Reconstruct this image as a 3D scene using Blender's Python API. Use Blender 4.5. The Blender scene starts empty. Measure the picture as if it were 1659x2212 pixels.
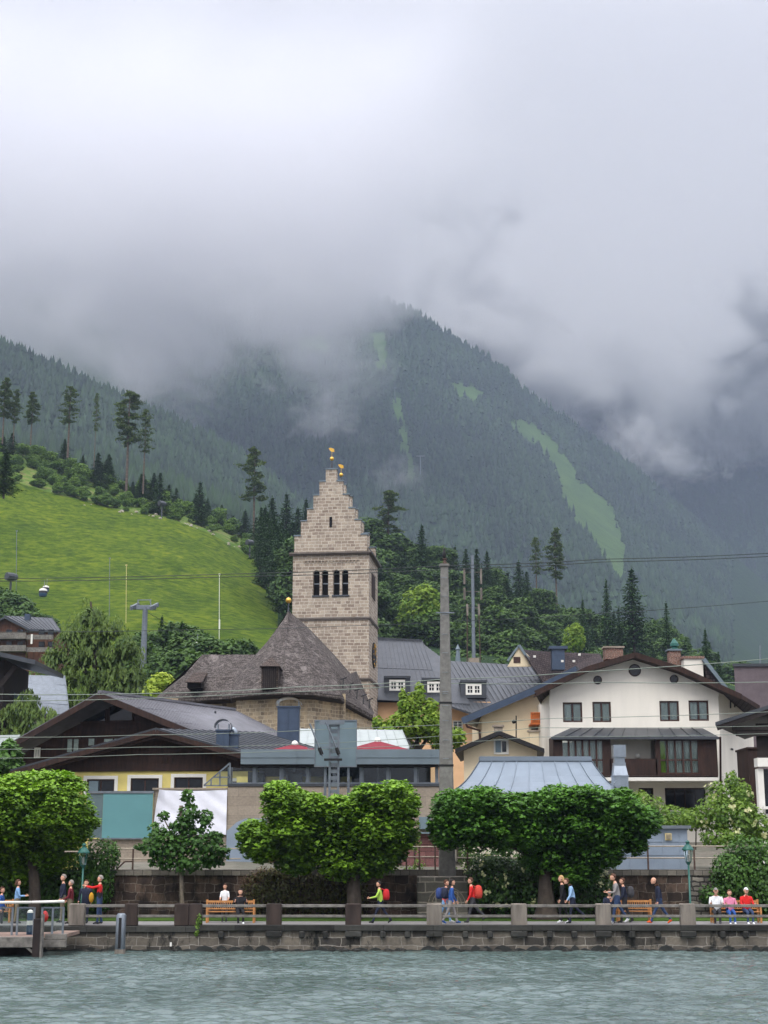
import bpy, bmesh, math, random
import numpy as np
from math import sin, cos, tan, atan, atan2, radians, pi, sqrt
from mathutils import Vector, Matrix

# ---------------------------------------------------------------- camera, sky, sun, exposure
SC = bpy.context.scene
COL = SC.collection
F, TH, CAMZ = 3195.0, radians(12.95), 3.7          # focal length in px of a 1659 x 2212 picture, pitch, eye height

cam_d = bpy.data.cameras.new('camera')
cam = bpy.data.objects.new('camera', cam_d); COL.objects.link(cam)
cam_d.sensor_fit = 'VERTICAL'; cam_d.sensor_height = 36.0; cam_d.lens = 36.0 * F / 2212.0
cam_d.clip_start = 1.0; cam_d.clip_end = 20000
cam.location = (0, 0, CAMZ); cam.rotation_euler = (pi / 2 + TH, 0, 0)
SC.camera = cam

SC.view_settings.view_transform = 'Standard'; SC.view_settings.look = 'None'
SC.view_settings.gamma = 1.0; SC.view_settings.exposure = 1.16
SC.view_settings.use_curve_mapping = False
SC.cycles.use_denoising = True
SC.cycles.max_bounces = 14; SC.cycles.diffuse_bounces = 2; SC.cycles.glossy_bounces = 2
SC.cycles.transmission_bounces = 3; SC.cycles.transparent_max_bounces = 14; SC.cycles.volume_bounces = 8
SC.cycles.volume_step_rate = 0.6; SC.cycles.volume_max_steps = 64
SC.cycles.use_adaptive_sampling = True; SC.cycles.adaptive_threshold = 0.02

SUN_EL, SUN_AZ = radians(54), radians(200)
world = bpy.data.worlds.new('World'); SC.world = world; world.use_nodes = True
wn = world.node_tree; wn.nodes.clear()
def WN(t, **k):
    n = wn.nodes.new(t)
    for a, b in k.items(): setattr(n, a, b)
    return n
w_out = WN('ShaderNodeOutputWorld'); w_bg = WN('ShaderNodeBackground')
w_sky = WN('ShaderNodeTexSky', sky_type='NISHITA', sun_disc=False, sun_elevation=SUN_EL, sun_rotation=SUN_AZ)
w_hsv = WN('ShaderNodeHueSaturation'); w_hsv.inputs['Saturation'].default_value = 0.12
w_hsv.inputs['Value'].default_value = 1.0
# an overcast layer: soft rolls of cloud brighter towards the zenith, over the desaturated sky
w_tc = WN('ShaderNodeTexCoord'); w_map = WN('ShaderNodeMapping')
w_map.inputs['Scale'].default_value = (1.0, 1.0, 2.6)
w_no = WN('ShaderNodeTexNoise'); w_no.inputs['Scale'].default_value = 1.9; w_no.inputs['Detail'].default_value = 4.0
w_no.inputs['Roughness'].default_value = 0.48; w_no.inputs['Distortion'].default_value = 0.5
w_cr = WN('ShaderNodeValToRGB')
w_cr.color_ramp.elements[0].position = 0.30; w_cr.color_ramp.elements[0].color = (13.6, 13.4, 14.0, 1)
w_cr.color_ramp.elements[1].position = 0.72; w_cr.color_ramp.elements[1].color = (20.5, 20.0, 20.8, 1)
w_mix = WN('ShaderNodeMix', data_type='RGBA'); w_mix.inputs[0].default_value = 0.9
L = wn.links.new
L(w_tc.outputs['Generated'], w_map.inputs['Vector']); L(w_map.outputs[0], w_no.inputs['Vector'])
L(w_no.outputs['Fac'], w_cr.inputs[0]); L(w_sky.outputs[0], w_hsv.inputs['Color'])
L(w_hsv.outputs[0], w_mix.inputs[6]); L(w_cr.outputs[0], w_mix.inputs[7])
w_sep = WN('ShaderNodeSeparateXYZ'); L(w_tc.outputs['Generated'], w_sep.inputs[0])
w_el = WN('ShaderNodeValToRGB'); L(w_sep.outputs[2], w_el.inputs[0]); w_er = w_el.color_ramp.elements; w_er.new(.12); w_er.new(.42)
for e_, (p_, g_) in zip(w_er, ((0, .10), (.14, .22), (.42, .56), (1.0, 1.0))): e_.position = p_; e_.color = (g_, g_, g_, 1)
w_bg.inputs['Strength'].default_value = 0.1   # the ramp is scaled to 1 at the zenith
w_mul = WN('ShaderNodeMix', data_type='RGBA', blend_type='MULTIPLY'); w_mul.inputs[0].default_value = 1.0     # an overcast sky is brightest overhead
L(w_mix.outputs[2], w_mul.inputs[6]); L(w_el.outputs[0], w_mul.inputs[7])
L(w_mul.outputs[2], w_bg.inputs['Color']); L(w_bg.outputs[0], w_out.inputs[0])
w_bg.inputs['Strength'].default_value = 0.1

sun_d = bpy.data.lights.new('sun', 'SUN'); sun_d.energy = 1.5; sun_d.angle = radians(30); sun_d.color = (1, .965, .91)
sun = bpy.data.objects.new('sun', sun_d); COL.objects.link(sun)
sun.rotation_euler = (pi / 2 - SUN_EL, 0, radians(-20) )   # high, from behind the camera and a little to its left

# ---------------------------------------------------------------- helpers
rng = np.random.default_rng(7); random.seed(7)
def _t(v, D):
    yy = (1106 - v) / F
    return D / (cos(TH) - yy * sin(TH)), yy
def P(u, v, D):
    """the point of the plane y = D that the pixel (u, v) of the photograph shows"""
    t, yy = _t(v, D)
    return Vector(((u - 829.5) / F * t, D, CAMZ + t * (sin(TH) + yy * cos(TH))))
def Z(v, D): return P(0, v, D).z
def X(u, v, D): return P(u, v, D).x
def XZ(u, z, D):
    yy = tan(atan((z - CAMZ) / D) - TH)
    return (u - 829.5) / F * D / (cos(TH) - yy * sin(TH))
def interp(x, pts): return float(np.interp(x, [p[0] for p in pts], [p[1] for p in pts]))

def tag(o, label=None, cat=None, group=None, kind=None):
    if label: o['label'] = label
    if cat: o['category'] = cat
    if group: o['group'] = group
    if kind: o['kind'] = kind
    return o
def thing(name, loc, label, cat, group=None, rz=0):
    o = bpy.data.objects.new(name, None); COL.objects.link(o); o.empty_display_size = .3
    o.location = loc; o.rotation_euler = (0, 0, rz)
    return tag(o, label, cat, group)
def root_org(o):
    while o.parent: o = o.parent
    return Vector(o.location)
def copy_tree(o, parent=None):
    c = o.copy(); COL.objects.link(c); c.parent = parent
    for ch in KIDS.get(o.name, []):
        copy_tree(ch, c)
    return c
KIDS = {}
def link(o, parent):
    COL.objects.link(o)
    if parent is not None:
        o.parent = parent; KIDS.setdefault(parent.name, []).append(o)
    return o

class MB:
    def __init__(self, xf=None): self.v = []; self.f = []; self.m = []; self.xf = xf
    def add(self, vs, fs, m=0):
        n = len(self.v)
        if self.xf is not None: vs = [self.xf @ Vector(p) for p in vs]
        self.v += [tuple(p) for p in vs]; self.f += [tuple(i + n for i in f) for f in fs]; self.m += [m] * len(fs)
        return self
    def box(s, x0, x1, y0, y1, z0, z1, m=0):
        return s.add([(x0,y0,z0),(x1,y0,z0),(x1,y1,z0),(x0,y1,z0),(x0,y0,z1),(x1,y0,z1),(x1,y1,z1),(x0,y1,z1)],
            [(3,2,1,0),(4,5,6,7),(0,1,5,4),(1,2,6,5),(2,3,7,6),(3,0,4,7)], m)
    def poly(s, pts, m=0): return s.add(pts, [tuple(range(len(pts)))], m)
    def slab(s, pts, off, m=0):
        """a polygon given thickness along the vector off"""
        n = len(pts); off = Vector(off); a = [Vector(p) for p in pts]; b = [p + off for p in a]
        fs = [tuple(range(n)), tuple(range(2*n-1, n-1, -1))] + [((i+1) % n, i, n+i, n+(i+1) % n) for i in range(n)]
        return s.add(a + b, fs, m)
    def prism(s, xz, y0, y1, m=0):
        """outline in x,z (seen from -y, anticlockwise) between y0 and y1"""
        return s.slab([(x, y0, z) for x, z in xz], (0, y1 - y0, 0), m)
    def tube(s, path, r, n=6, m=0, cap=True):
        path = [Vector(p) for p in path]; rs = r if isinstance(r, (list, tuple)) else [r] * len(path)
        vs = []; up = Vector((0, 0, 1))
        for i, p in enumerate(path):
            d = (path[min(i+1, len(path)-1)] - path[max(i-1, 0)]).normalized()
            a = d.cross(up if abs(d.z) < .95 else Vector((1, 0, 0))).normalized(); b = d.cross(a)
            vs += [p + (a * cos(2*pi*k/n) + b * sin(2*pi*k/n)) * rs[i] for k in range(n)]
        fs = []
        for i in range(len(path)-1):
            for k in range(n):
                fs.append((i*n+k, i*n+(k+1) % n, (i+1)*n+(k+1) % n, (i+1)*n+k))
        if cap: fs += [tuple(range(n-1, -1, -1)), tuple(range((len(path)-1)*n, len(path)*n))]
        return s.add(vs, fs, m)
    def bar(s, a, b, w, h=None, m=0):
        """a square bar from a to b"""
        a, b = Vector(a), Vector(b); d = (b - a).normalized(); h = h or w
        e = d.cross(Vector((0, 0, 1)) if abs(d.z) < .95 else Vector((0, 1, 0))).normalized() * w / 2; g = d.cross(e).normalized() * h / 2
        return s.slab([a - e - g, a + e - g, a + e + g, a - e + g], b - a, m)
    def lathe(s, c, prof, n=12, m=0):
        c = Vector(c); vs = []; fs = []
        for r, z in prof: vs += [c + Vector((r*cos(2*pi*k/n), r*sin(2*pi*k/n), z)) for k in range(n)]
        for i in range(len(prof)-1):
            for k in range(n): fs.append((i*n+k, i*n+(k+1) % n, (i+1)*n+(k+1) % n, (i+1)*n+k))
        fs += [tuple(range(n-1, -1, -1)), tuple(range((len(prof)-1)*n, len(prof)*n))]
        return s.add(vs, fs, m)
    def ball(s, c, r, n=10, m=0, sz=1.0):
        return s.lathe(c, [(max(r*sin(pi*i/n), r*.02), -r*sz*cos(pi*i/n)) for i in range(n+1)], n+2, m)
    def build(s, name, mats, parent=None, smooth=False, fixn=True, bevel=0):
        mats = mats if isinstance(mats, (list, tuple)) else [mats]
        V = np.array(s.v, dtype=float)
        if parent is None: org = Vector(((V[:,0].min()+V[:,0].max())/2, (V[:,1].min()+V[:,1].max())/2, V[:,2].min()))
        else: org = root_org(parent)
        me = bpy.data.meshes.new(name)
        me.from_pydata([tuple(p) for p in (V - np.array(org))], [], s.f)
        me.polygons.foreach_set('material_index', s.m)
        for x in mats: me.materials.append(x)
        if fixn:
            bm = bmesh.new(); bm.from_mesh(me); bmesh.ops.recalc_face_normals(bm, faces=bm.faces[:]); bm.to_mesh(me); bm.free()
        uv_metric(me, org)
        if smooth: me.polygons.foreach_set('use_smooth', [True] * len(me.polygons))
        me.update()
        o = bpy.data.objects.new(name, me)
        if parent is None: o.location = org
        link(o, parent)
        if bevel:
            b = o.modifiers.new('bevel', 'BEVEL'); b.width = bevel; b.segments = 1; b.limit_method = 'ANGLE'
        return o

def uv_metric(me, org=(0, 0, 0)):
    """texture coordinates in metres, laid along each face's own horizontal and slope directions"""
    uvl = me.uv_layers.new(name='UVMap'); org = Vector(org)
    out = np.zeros(len(me.loops) * 2)
    vs = [v.co + org for v in me.vertices]
    for p in me.polygons:
        n = p.normal
        if abs(n.z) > .985: h, q = Vector((1,0,0)), Vector((0,1,0))
        else:
            h = Vector((-n.y, n.x, 0)).normalized(); q = n.cross(h)
            if q.z < 0: q = -q
        for li in p.loop_indices:
            c = vs[me.loops[li].vertex_index]
            out[2*li] = c.dot(h); out[2*li+1] = c.dot(q)
    uvl.data.foreach_set('uv', out)

# ---------------------------------------------------------------- materials
def srgb(*c):
    return tuple((x/255/12.92 if x/255 <= .04045 else ((x/255+.055)/1.055)**2.4) for x in c) + (1,)
class NT:
    def __init__(self, name):
        self.mat = bpy.data.materials.new(name); self.mat.use_nodes = True
        self.t = self.mat.node_tree; self.t.nodes.clear()
        self.out = self.n('ShaderNodeOutputMaterial')
    def n(self, typ, **k):
        x = self.t.nodes.new(typ)
        for a, b in k.items():
            if a.startswith('i_'): x.inputs[a[2:].replace('_', ' ')].default_value = b
            else: setattr(x, a, b)
        return x
    def l(self, a, b): self.t.links.new(a, b)
    def ramp(self, fac, stops):
        r = self.n('ShaderNodeValToRGB'); e = r.color_ramp.elements
        while len(e) < len(stops): e.new(.5)
        for x, (p, c) in zip(e, stops): x.position = p; x.color = c if len(c) == 4 else tuple(c) + (1,)
        self.l(fac, r.inputs[0]); return r.outputs[0]
    def mix(self, f, a, b, mode='MIX'):
        m = self.n('ShaderNodeMix', data_type='RGBA', blend_type=mode)
        for s, x in ((m.inputs[0], f), (m.inputs[6], a), (m.inputs[7], b)):
            if isinstance(x, (int, float)): s.default_value = x
            elif isinstance(x, tuple): s.default_value = x
            else: self.l(x, s)
        return m.outputs[2]
    def vec(self, kind='UV', scale=(1,1,1), rot=(0,0,0), loc=(0,0,0)):
        tc = self.n('ShaderNodeTexCoord'); mp = self.n('ShaderNodeMapping')
        mp.inputs['Scale'].default_value = scale; mp.inputs['Rotation'].default_value = rot; mp.inputs['Location'].default_value = loc
        self.l(tc.outputs[kind], mp.inputs[0]); return mp.outputs[0]
    def noise(self, vec, scale, detail=4, rough=.55, dist=0):
        x = self.n('ShaderNodeTexNoise', i_Scale=scale, i_Detail=detail, i_Roughness=rough, i_Distortion=dist)
        self.l(vec, x.inputs['Vector']); return x.outputs['Fac']
    def bump(self, h, strength=.4, dist=.02, prev=None):
        b = self.n('ShaderNodeBump', i_Strength=strength, i_Distance=dist); self.l(h, b.inputs['Height'])
        if prev is not None: self.l(prev, b.inputs['Normal'])
        return b.outputs[0]
    def done(self, col, rough=.8, metal=0.0, bump=None, spec=.35, **k):
        b = self.n('ShaderNodeBsdfPrincipled')
        for s, x in ((b.inputs['Base Color'], col), (b.inputs['Roughness'], rough), (b.inputs['Metallic'], metal)):
            if isinstance(x, (int, float, tuple)): s.default_value = x
            else: self.l(x, s)
        b.inputs['Specular IOR Level'].default_value = spec
        if bump is not None: self.l(bump, b.inputs['Normal'])
        self.l(b.outputs[0], self.out.inputs[0]); return self.mat

def plain(name, c, rough=.75, metal=0, var=.18, scale=3.0, bump=.15, spec=.35, streak=False):
    """a colour broken up by two scales of noise (weathering), optionally streaked downwards"""
    t = NT(name); v = t.vec('UV', (1, .18 if streak else 1, 1))
    a = t.noise(v, scale, 5, .6); b = t.noise(v, scale * .23, 3, .5)
    c4 = tuple(c[:3])
    dark = tuple(x * (1 - var * 1.6) for x in c4) + (1,); light = tuple(min(1, x * (1 + var)) for x in c4) + (1,)
    ca = t.ramp(a, [(.28, dark), (.72, light)]); cb = t.ramp(b, [(.3, (1-var, 1-var, 1-var, 1)), (.7, (1, 1, 1, 1))])
    return t.done(t.mix(1.0, ca, cb, 'MULTIPLY'), rough, metal, t.bump(a, bump, .02) if bump else None, spec)

def masonry(name, c1, c2, mortar, bw, bh, ms=.03, var=.5, rough=.9, bump=.6, squash=.7, dirt=None, dirt_f=(.45,.7), wob=.12, offs=.5):
    """blocks in courses of uneven stones, wobbly joints and stains"""
    t = NT(name); v = t.vec('UV')
    nz = t.n('ShaderNodeTexNoise', i_Scale=1.7, i_Detail=3.0); t.l(v, nz.inputs['Vector'])
    wv = t.n('ShaderNodeMix', data_type='VECTOR'); wv.inputs[0].default_value = wob
    add = t.n('ShaderNodeVectorMath', operation='MULTIPLY_ADD'); t.l(nz.outputs['Color'], add.inputs[0])
    add.inputs[1].default_value = (wob, wob, 0); t.l(v, add.inputs[2])
    br = t.n('ShaderNodeTexBrick', offset=offs, squash=squash, squash_frequency=3, offset_frequency=2)
    br.inputs['Color1'].default_value = c1; br.inputs['Color2'].default_value = c2; br.inputs['Mortar'].default_value = mortar
    br.inputs['Scale'].default_value = 1.0; br.inputs['Mortar Size'].default_value = ms; br.inputs['Mortar Smooth'].default_value = .3
    br.inputs['Brick Width'].default_value = bw; br.inputs['Row Height'].default_value = bh
    t.l(add.outputs[0], br.inputs['Vector'])
    a = t.noise(v, 1.1, 6, .65); b = t.noise(v, 9, 4, .6)
    g = t.ramp(a, [(.3, (1-var*.6,)*3), (.7, (1.0,)*3)]); g2 = t.ramp(b, [(.3, (.8, .8, .8)), (.7, (1.05, 1.05, 1.05))])
    c = t.mix(1.0, t.mix(1.0, br.outputs['Color'], g, 'MULTIPLY'), g2, 'MULTIPLY')
    if dirt:
        d = t.ramp(t.noise(t.vec('UV', (1, .45, 1)), .9, 6, .7), [(dirt_f[0], (0, 0, 0)), (dirt_f[1], (1, 1, 1))])
        c = t.mix(d, c, dirt)
    h = t.mix(.35, br.outputs['Fac'], b)
    inv = t.n('ShaderNodeInvert'); t.l(h, inv.inputs['Color'])
    return t.done(c, rough, 0, t.bump(inv.outputs[0], bump, .04), .2)

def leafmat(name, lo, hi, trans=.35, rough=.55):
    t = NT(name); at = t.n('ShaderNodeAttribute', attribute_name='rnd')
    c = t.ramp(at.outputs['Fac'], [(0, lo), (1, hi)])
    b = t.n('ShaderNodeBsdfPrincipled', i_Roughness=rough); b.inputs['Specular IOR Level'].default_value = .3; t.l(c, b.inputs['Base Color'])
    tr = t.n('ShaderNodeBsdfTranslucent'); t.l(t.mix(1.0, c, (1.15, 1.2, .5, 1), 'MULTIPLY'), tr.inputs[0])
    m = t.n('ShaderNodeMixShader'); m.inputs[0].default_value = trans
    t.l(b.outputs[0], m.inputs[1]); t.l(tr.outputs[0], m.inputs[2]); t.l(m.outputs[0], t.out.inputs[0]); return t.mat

M = {}
M['tower'] = masonry('ashlar_tower', srgb(190,176,158), srgb(146,130,116), srgb(208,200,186), .64, .31, .03, .4, dirt=srgb(112,104,98), dirt_f=(.56,.85), wob=.14)
M['apse'] = masonry('rubble_apse', srgb(172,158,134), srgb(122,110,96), srgb(186,174,152), .62, .3, .035, .3, dirt=srgb(190,170,138), dirt_f=(.45,.7), wob=.2)
M['quay'] = masonry('quay_stone', srgb(132,124,112), srgb(72,69,65), srgb(158,152,142), .78, .31, .018, .75, dirt=srgb(34,35,33), dirt_f=(.54,.62), wob=.2)
M['coping'] = masonry('coping_stone', srgb(76,76,72), srgb(50,50,48), srgb(28,28,28), 1.9, .5, .012, .9, dirt=srgb(150,148,142), dirt_f=(.66,.7), wob=.03)
M['retaining'] = masonry('retaining_stone', srgb(118,98,86), srgb(64,54,50), srgb(138,126,116), .62, .36, .018, .6, dirt=srgb(40,36,34), dirt_f=(.45,.6), wob=.3)
M['retaining_cap'] = masonry('retaining_cap', srgb(140,134,124), srgb(96,92,86), srgb(70,66,62), .55, .3, .012, .5, wob=.12)
M['plinth'] = masonry('plinth_stone', srgb(122,118,108), srgb(84,82,76), srgb(160,152,140), .9, .42, .03, .5, wob=.1)
M['rough_wall'] = masonry('rubble_wall', srgb(150,144,134), srgb(104,100,96), srgb(60,58,56), .5, .2, .035, .5, wob=.3)
M['shingle'] = masonry('shingle_roof', srgb(122,114,110), srgb(70,63,60), srgb(42,38,36), .34, .17, .022, .5, bump=.9, dirt=srgb(158,150,146), dirt_f=(.55,.85), wob=.06)
M['shingle_old'] = masonry('shingle_grey', srgb(112,98,90), srgb(60,50,46), srgb(36,31,29), .3, .16, .022, .5, bump=.9, wob=.05)
M['brick'] = masonry('brick', srgb(140,92,76), srgb(96,62,54), srgb(170,158,146), .26, .085, .014, .4, wob=.01)
M['pink_block'] = masonry('pink_block', srgb(146,104,100), srgb(124,86,84), srgb(96,72,70), .6, .34, .015, .3, wob=.02)
M['tile'] = masonry('roof_tile', srgb(82,72,72), srgb(62,54,56), srgb(34,30,30), .3, .3, .03, .4, wob=.02)
M['concrete'] = masonry('board_concrete', srgb(168,156,140), srgb(152,141,127), srgb(122,112,101), 2.1, .46, .006, .3, bump=.2, dirt=srgb(128,118,108), dirt_f=(.55,.9), wob=.02, squash=1)
M['pole_concrete'] = plain('pole_concrete', srgb(122,120,116), .85, 0, .2, 5, .3)
M['post'] = plain('post_concrete', srgb(140,132,122), .9, 0, .42, 2.2, .4, streak=True)
M['post_dark'] = plain('post_stained', srgb(66,55,50), .9, 0, .45, 2.2, .4, streak=True)
M['cream'] = plain('cream_plaster', srgb(214,206,188), .9, 0, .09, 1.2, .08)
M['white_plaster'] = plain('white_plaster', srgb(229,224,212), .9, 0, .07, .7, .08, streak=True)
M['warm_white'] = plain('warm_plaster', srgb(224,208,176), .9, 0, .06, 1.0, .08)
M['yellow'] = plain('yellow_plaster', srgb(218,202,124), .9, 0, .1, 1.4, .08)
M['peach'] = plain('peach_plaster', srgb(226,184,142), .9, 0, .05, 1.0, .06)
M['trim'] = plain('white_trim', srgb(226,224,216), .7, 0, .05, 2, .05)
M['wood_dark'] = plain('dark_boards', srgb(56,36,28), .75, 0, .4, 6, .35, streak=True)
M['wood_black'] = plain('tarred_boards', srgb(38,30,28), .75, 0, .35, 6, .3, streak=True)
M['wood_mid'] = plain('brown_frame', srgb(66,40,32), .6, 0, .3, 8, .15)
M['wood_bench'] = plain('bench_wood', srgb(192,134,80), .6, 0, .2, 9, .15)
M['wood_grey'] = plain('weathered_rail', srgb(126,122,116), .85, 0, .35, 4, .3)
M['wood_chalet'] = plain('chalet_wood', srgb(110,74,54), .8, 0, .35, 3, .2, streak=True)
M['deck'] = plain('pier_boards', srgb(150,128,116), .8, 0, .25, 3, .2)
M['metal_roof'] = plain('seamed_roof', srgb(112,112,118), .5, .2, .2, 1.3, .1, .5)
M['metal_dark'] = plain('dark_seamed_roof', srgb(70,74,80), .45, .35, .18, .8, .1, .5)
M['zinc'] = plain('zinc_sheet', srgb(124,136,148), .38, .35, .08, .7, .05, .5)
M['pale_roof'] = plain('pale_seamed_roof', srgb(168,176,174), .45, .2, .08, .9, .05, .5)
M['fascia'] = plain('bluegrey_sheet', srgb(108,122,130), .5, .2, .08, .9, .05, .5)
M['shed'] = plain('shed_sheet', srgb(140,154,170), .45, .25, .1, .8, .05, .5)
M['signback'] = plain('sign_back', srgb(112,130,138), .5, .2, .08, 1, .04)
M['red_canvas'] = plain('red_canvas', srgb(128,44,56), .85, 0, .12, 3, .1)
M['teal'] = plain('teal_panel', srgb(94,142,146), .35, 0, .05, .8, 0, .5)
M['grey_panel'] = plain('grey_glass_panel', srgb(96,112,116), .2, 0, .1, .8, 0, .5)
M['white_sheet'] = plain('white_sheeting', srgb(226,228,238), .7, 0, .03, 1.5, .15)
M['steel'] = plain('galvanised_steel', srgb(122,130,138), .45, .55, .15, 3, .1, .5)
M['steel_shiny'] = plain('bright_duct', srgb(156,166,176), .3, .75, .1, 3, .05, .5)
M['duct_dark'] = plain('dark_flue', srgb(66,80,100), .45, .4, .12, 2, .05, .5)
M['rust'] = plain('rusty_rail', srgb(96,78,70), .8, .2, .3, 6, .2)
M['rail_pale'] = plain('pale_rail', srgb(168,158,142), .6, .3, .2, 6, .1)
M['black'] = plain('black_paint', srgb(26,26,28), .6, 0, .2, 5, .05)
M['inside_shade'] = plain('dark_inside', srgb(18,17,18), .95, 0, .1, 3, 0)  # near-black colour stands in for the shade inside rooms and openings
M['gold'] = plain('gilding', srgb(226,180,84), .28, .85, .05, 3, 0, .5)
M['lamp_green'] = plain('green_enamel', srgb(30,92,82), .4, .1, .15, 6, .05, .5)
M['orange_wood'] = plain('orange_balcony', srgb(196,104,44), .6, 0, .2, 6, .1)
M['curtain'] = plain('curtain', srgb(226,232,228), .9, 0, .15, 9, .2)
M['curtain_green'] = plain('green_curtain', srgb(140,170,60), .9, 0, .15, 9, .2)
M['plaque'] = plain('cream_plaque', srgb(206,190,140), .7, 0, .1, 6, .05)
M['blue_band'] = plain('blue_band', srgb(50,76,100), .5, 0, .1, 6, .05)
M['bark'] = plain('bark', srgb(86,76,66), .95, 0, .4, 5, .8, streak=True)
M['bark_pale'] = plain('plane_bark', srgb(128,118,104), .95, 0, .35, 2.5, .5)
M['bark_pine'] = plain('pine_bark', srgb(104,92,84), .95, 0, .3, 1.5, .5)
M['asphalt'] = plain('path_asphalt', srgb(132,130,128), .95, 0, .12, 6, .2)
M['stonebits'] = plain('limestone', srgb(176,168,152), .9, 0, .25, 3, .3)
M['wire'] = plain('wire', srgb(58,66,64), .6, .3, .1, 2, 0)
M['wire_pale'] = plain('contact_wire', srgb(132,142,132), .6, .3, .1, 2, 0)
M['glass_dark'] = NT('dark_glass').done(srgb(20,24,28), .06, 0, None, .6)
def clear_glass():
    t = NT('clear_glass'); a = t.n('ShaderNodeBsdfTransparent'); a.inputs[0].default_value = (.92, .96, .95, 1)
    g = t.n('ShaderNodeBsdfGlossy', i_Roughness=.05); g.inputs[0].default_value = (.9, .95, 1, 1)
    fr = t.n('ShaderNodeFresnel', i_IOR=1.5); m = t.n('ShaderNodeMixShader')
    t.l(fr.outputs[0], m.inputs[0]); t.l(a.outputs[0], m.inputs[1]); t.l(g.outputs[0], m.inputs[2]); t.l(m.outputs[0], t.out.inputs[0]); return t.mat
M['glass'] = clear_glass()
# ---------------------------------------------------------------- the setting: ground, hills, mountains, water
def terrain_mat(name, stops, scale, bump=.5, dist=.3, rough=.95, stretch=(1,1,1), lo=(.72,.78,.72)):
    t = NT(name); v = t.vec('Object', stretch)
    a = t.noise(v, scale, 8, .68); b = t.noise(v, scale * .12, 4, .6)
    c = t.mix(1.0, t.ramp(a, stops), t.ramp(b, [(.35, lo), (.65, (1.08, 1.05, 1.0))]), 'MULTIPLY')
    return t.done(c, rough, 0, t.bump(a, bump, dist), .1)
M['meadow'] = terrain_mat('meadow_grass', [(.3, srgb(40,60,8)), (.5, srgb(74,94,14)), (.72, srgb(112,118,32))], .5, 1.0, .6, stretch=(1, .8, 1.6), lo=(.56, .68, .62))
M['scrub_floor'] = terrain_mat('scrub_ground', [(.32, srgb(56,84,34)), (.5, srgb(92,116,50)), (.62, srgb(118,112,78)), (.7, srgb(84,120,48))], .35, .8, .5)
M['forest_floor'] = terrain_mat('forest_ground', [(.35, srgb(26,44,26)), (.65, srgb(44,66,36))], .1, .6, 1)
M['piste'] = terrain_mat('mown_piste', [(.3, srgb(56,80,44)), (.7, srgb(82,106,60))], .02, .5, 2)
M['town_ground'] = terrain_mat('town_gravel', [(.3, srgb(96,92,86)), (.7, srgb(128,124,116))], 2, .4, .05)
M['lawn'] = terrain_mat('lawn', [(.3, srgb(44,70,24)), (.7, srgb(80,106,42))], 5, .8, .04)

UC = list(range(-900, 2601, 20))
def fbm(x, y, seed=0, octv=5, base=1.0):
    r = np.random.default_rng(seed); out = np.zeros_like(x); amp = 1.0; fr = base
    for _ in range(octv):
        for k in range(4):
            a = r.uniform(0, 2*pi); ph = r.uniform(0, 2*pi)
            out += amp * np.sin((x*cos(a) + y*sin(a)) * fr + ph + 1.7*np.sin((x*sin(a*1.3) - y*cos(a*1.3)) * fr * .6 + ph*2)) / 4
        amp *= .55; fr *= 1.9
    return out
def sheet(name, rows, mats, sub=6, cols=UC, amp=0.0, base=.01, kind='structure', seed=1):
    """terrain lofted through curves (D, [(u, v)...] or ('z', height), material) from near to far"""
    R = []
    for D, c, mi in rows:
        pts = []
        for u in cols:
            if isinstance(c, tuple): z = c[1]; pts.append((XZ(u, z, D), D, z))
            else:
                p = P(u, interp(u, c), D); pts.append(tuple(p))
        R.append((np.array(pts), mi))
    out, mis = [], []
    for i in range(len(R) - 1):
        n = sub
        for k in range(n):
            f = k / n; out.append(R[i][0] * (1-f) + R[i+1][0] * f); mis.append(R[i][1])
    out.append(R[-1][0]); G = np.array(out)
    if amp:
        dz = fbm(G[:,:,0], G[:,:,1], seed, 5, base) * amp
        G[:,:,2] += dz
    nr, nc = G.shape[:2]
    idx = np.arange(nr*nc).reshape(nr, nc)
    q = np.stack([idx[:-1,:-1], idx[:-1,1:], idx[1:,1:], idx[1:,:-1]], -1).reshape(-1, 4)
    me = bpy.data.meshes.new(name); me.from_pydata(G.reshape(-1, 3).tolist(), [], q.tolist())
    for m in mats: me.materials.append(m)
    me.polygons.foreach_set('material_index', np.repeat(mis, nc-1)); me.polygons.foreach_set('use_smooth', [True]*len(me.polygons))
    me.update(); o = bpy.data.objects.new(name, me); COL.objects.link(o); tag(o, kind=kind)
    return o, G
def ground_z(G, x, y):
    """height of a lofted sheet under (x, y)"""
    r = np.abs(G[:,:,1].mean(1) - y); i = int(np.searchsorted(G[:,0,1], y)); i = min(max(i, 1), G.shape[0]-1)
    y0, y1 = G[i-1,0,1], G[i,0,1]; f = (y-y0)/max(y1-y0, 1e-6)
    z0 = np.interp(x, G[i-1,:,0], G[i-1,:,2]); z1 = np.interp(x, G[i,:,0], G[i,:,2]); return float(z0*(1-f)+z1*f)

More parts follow.
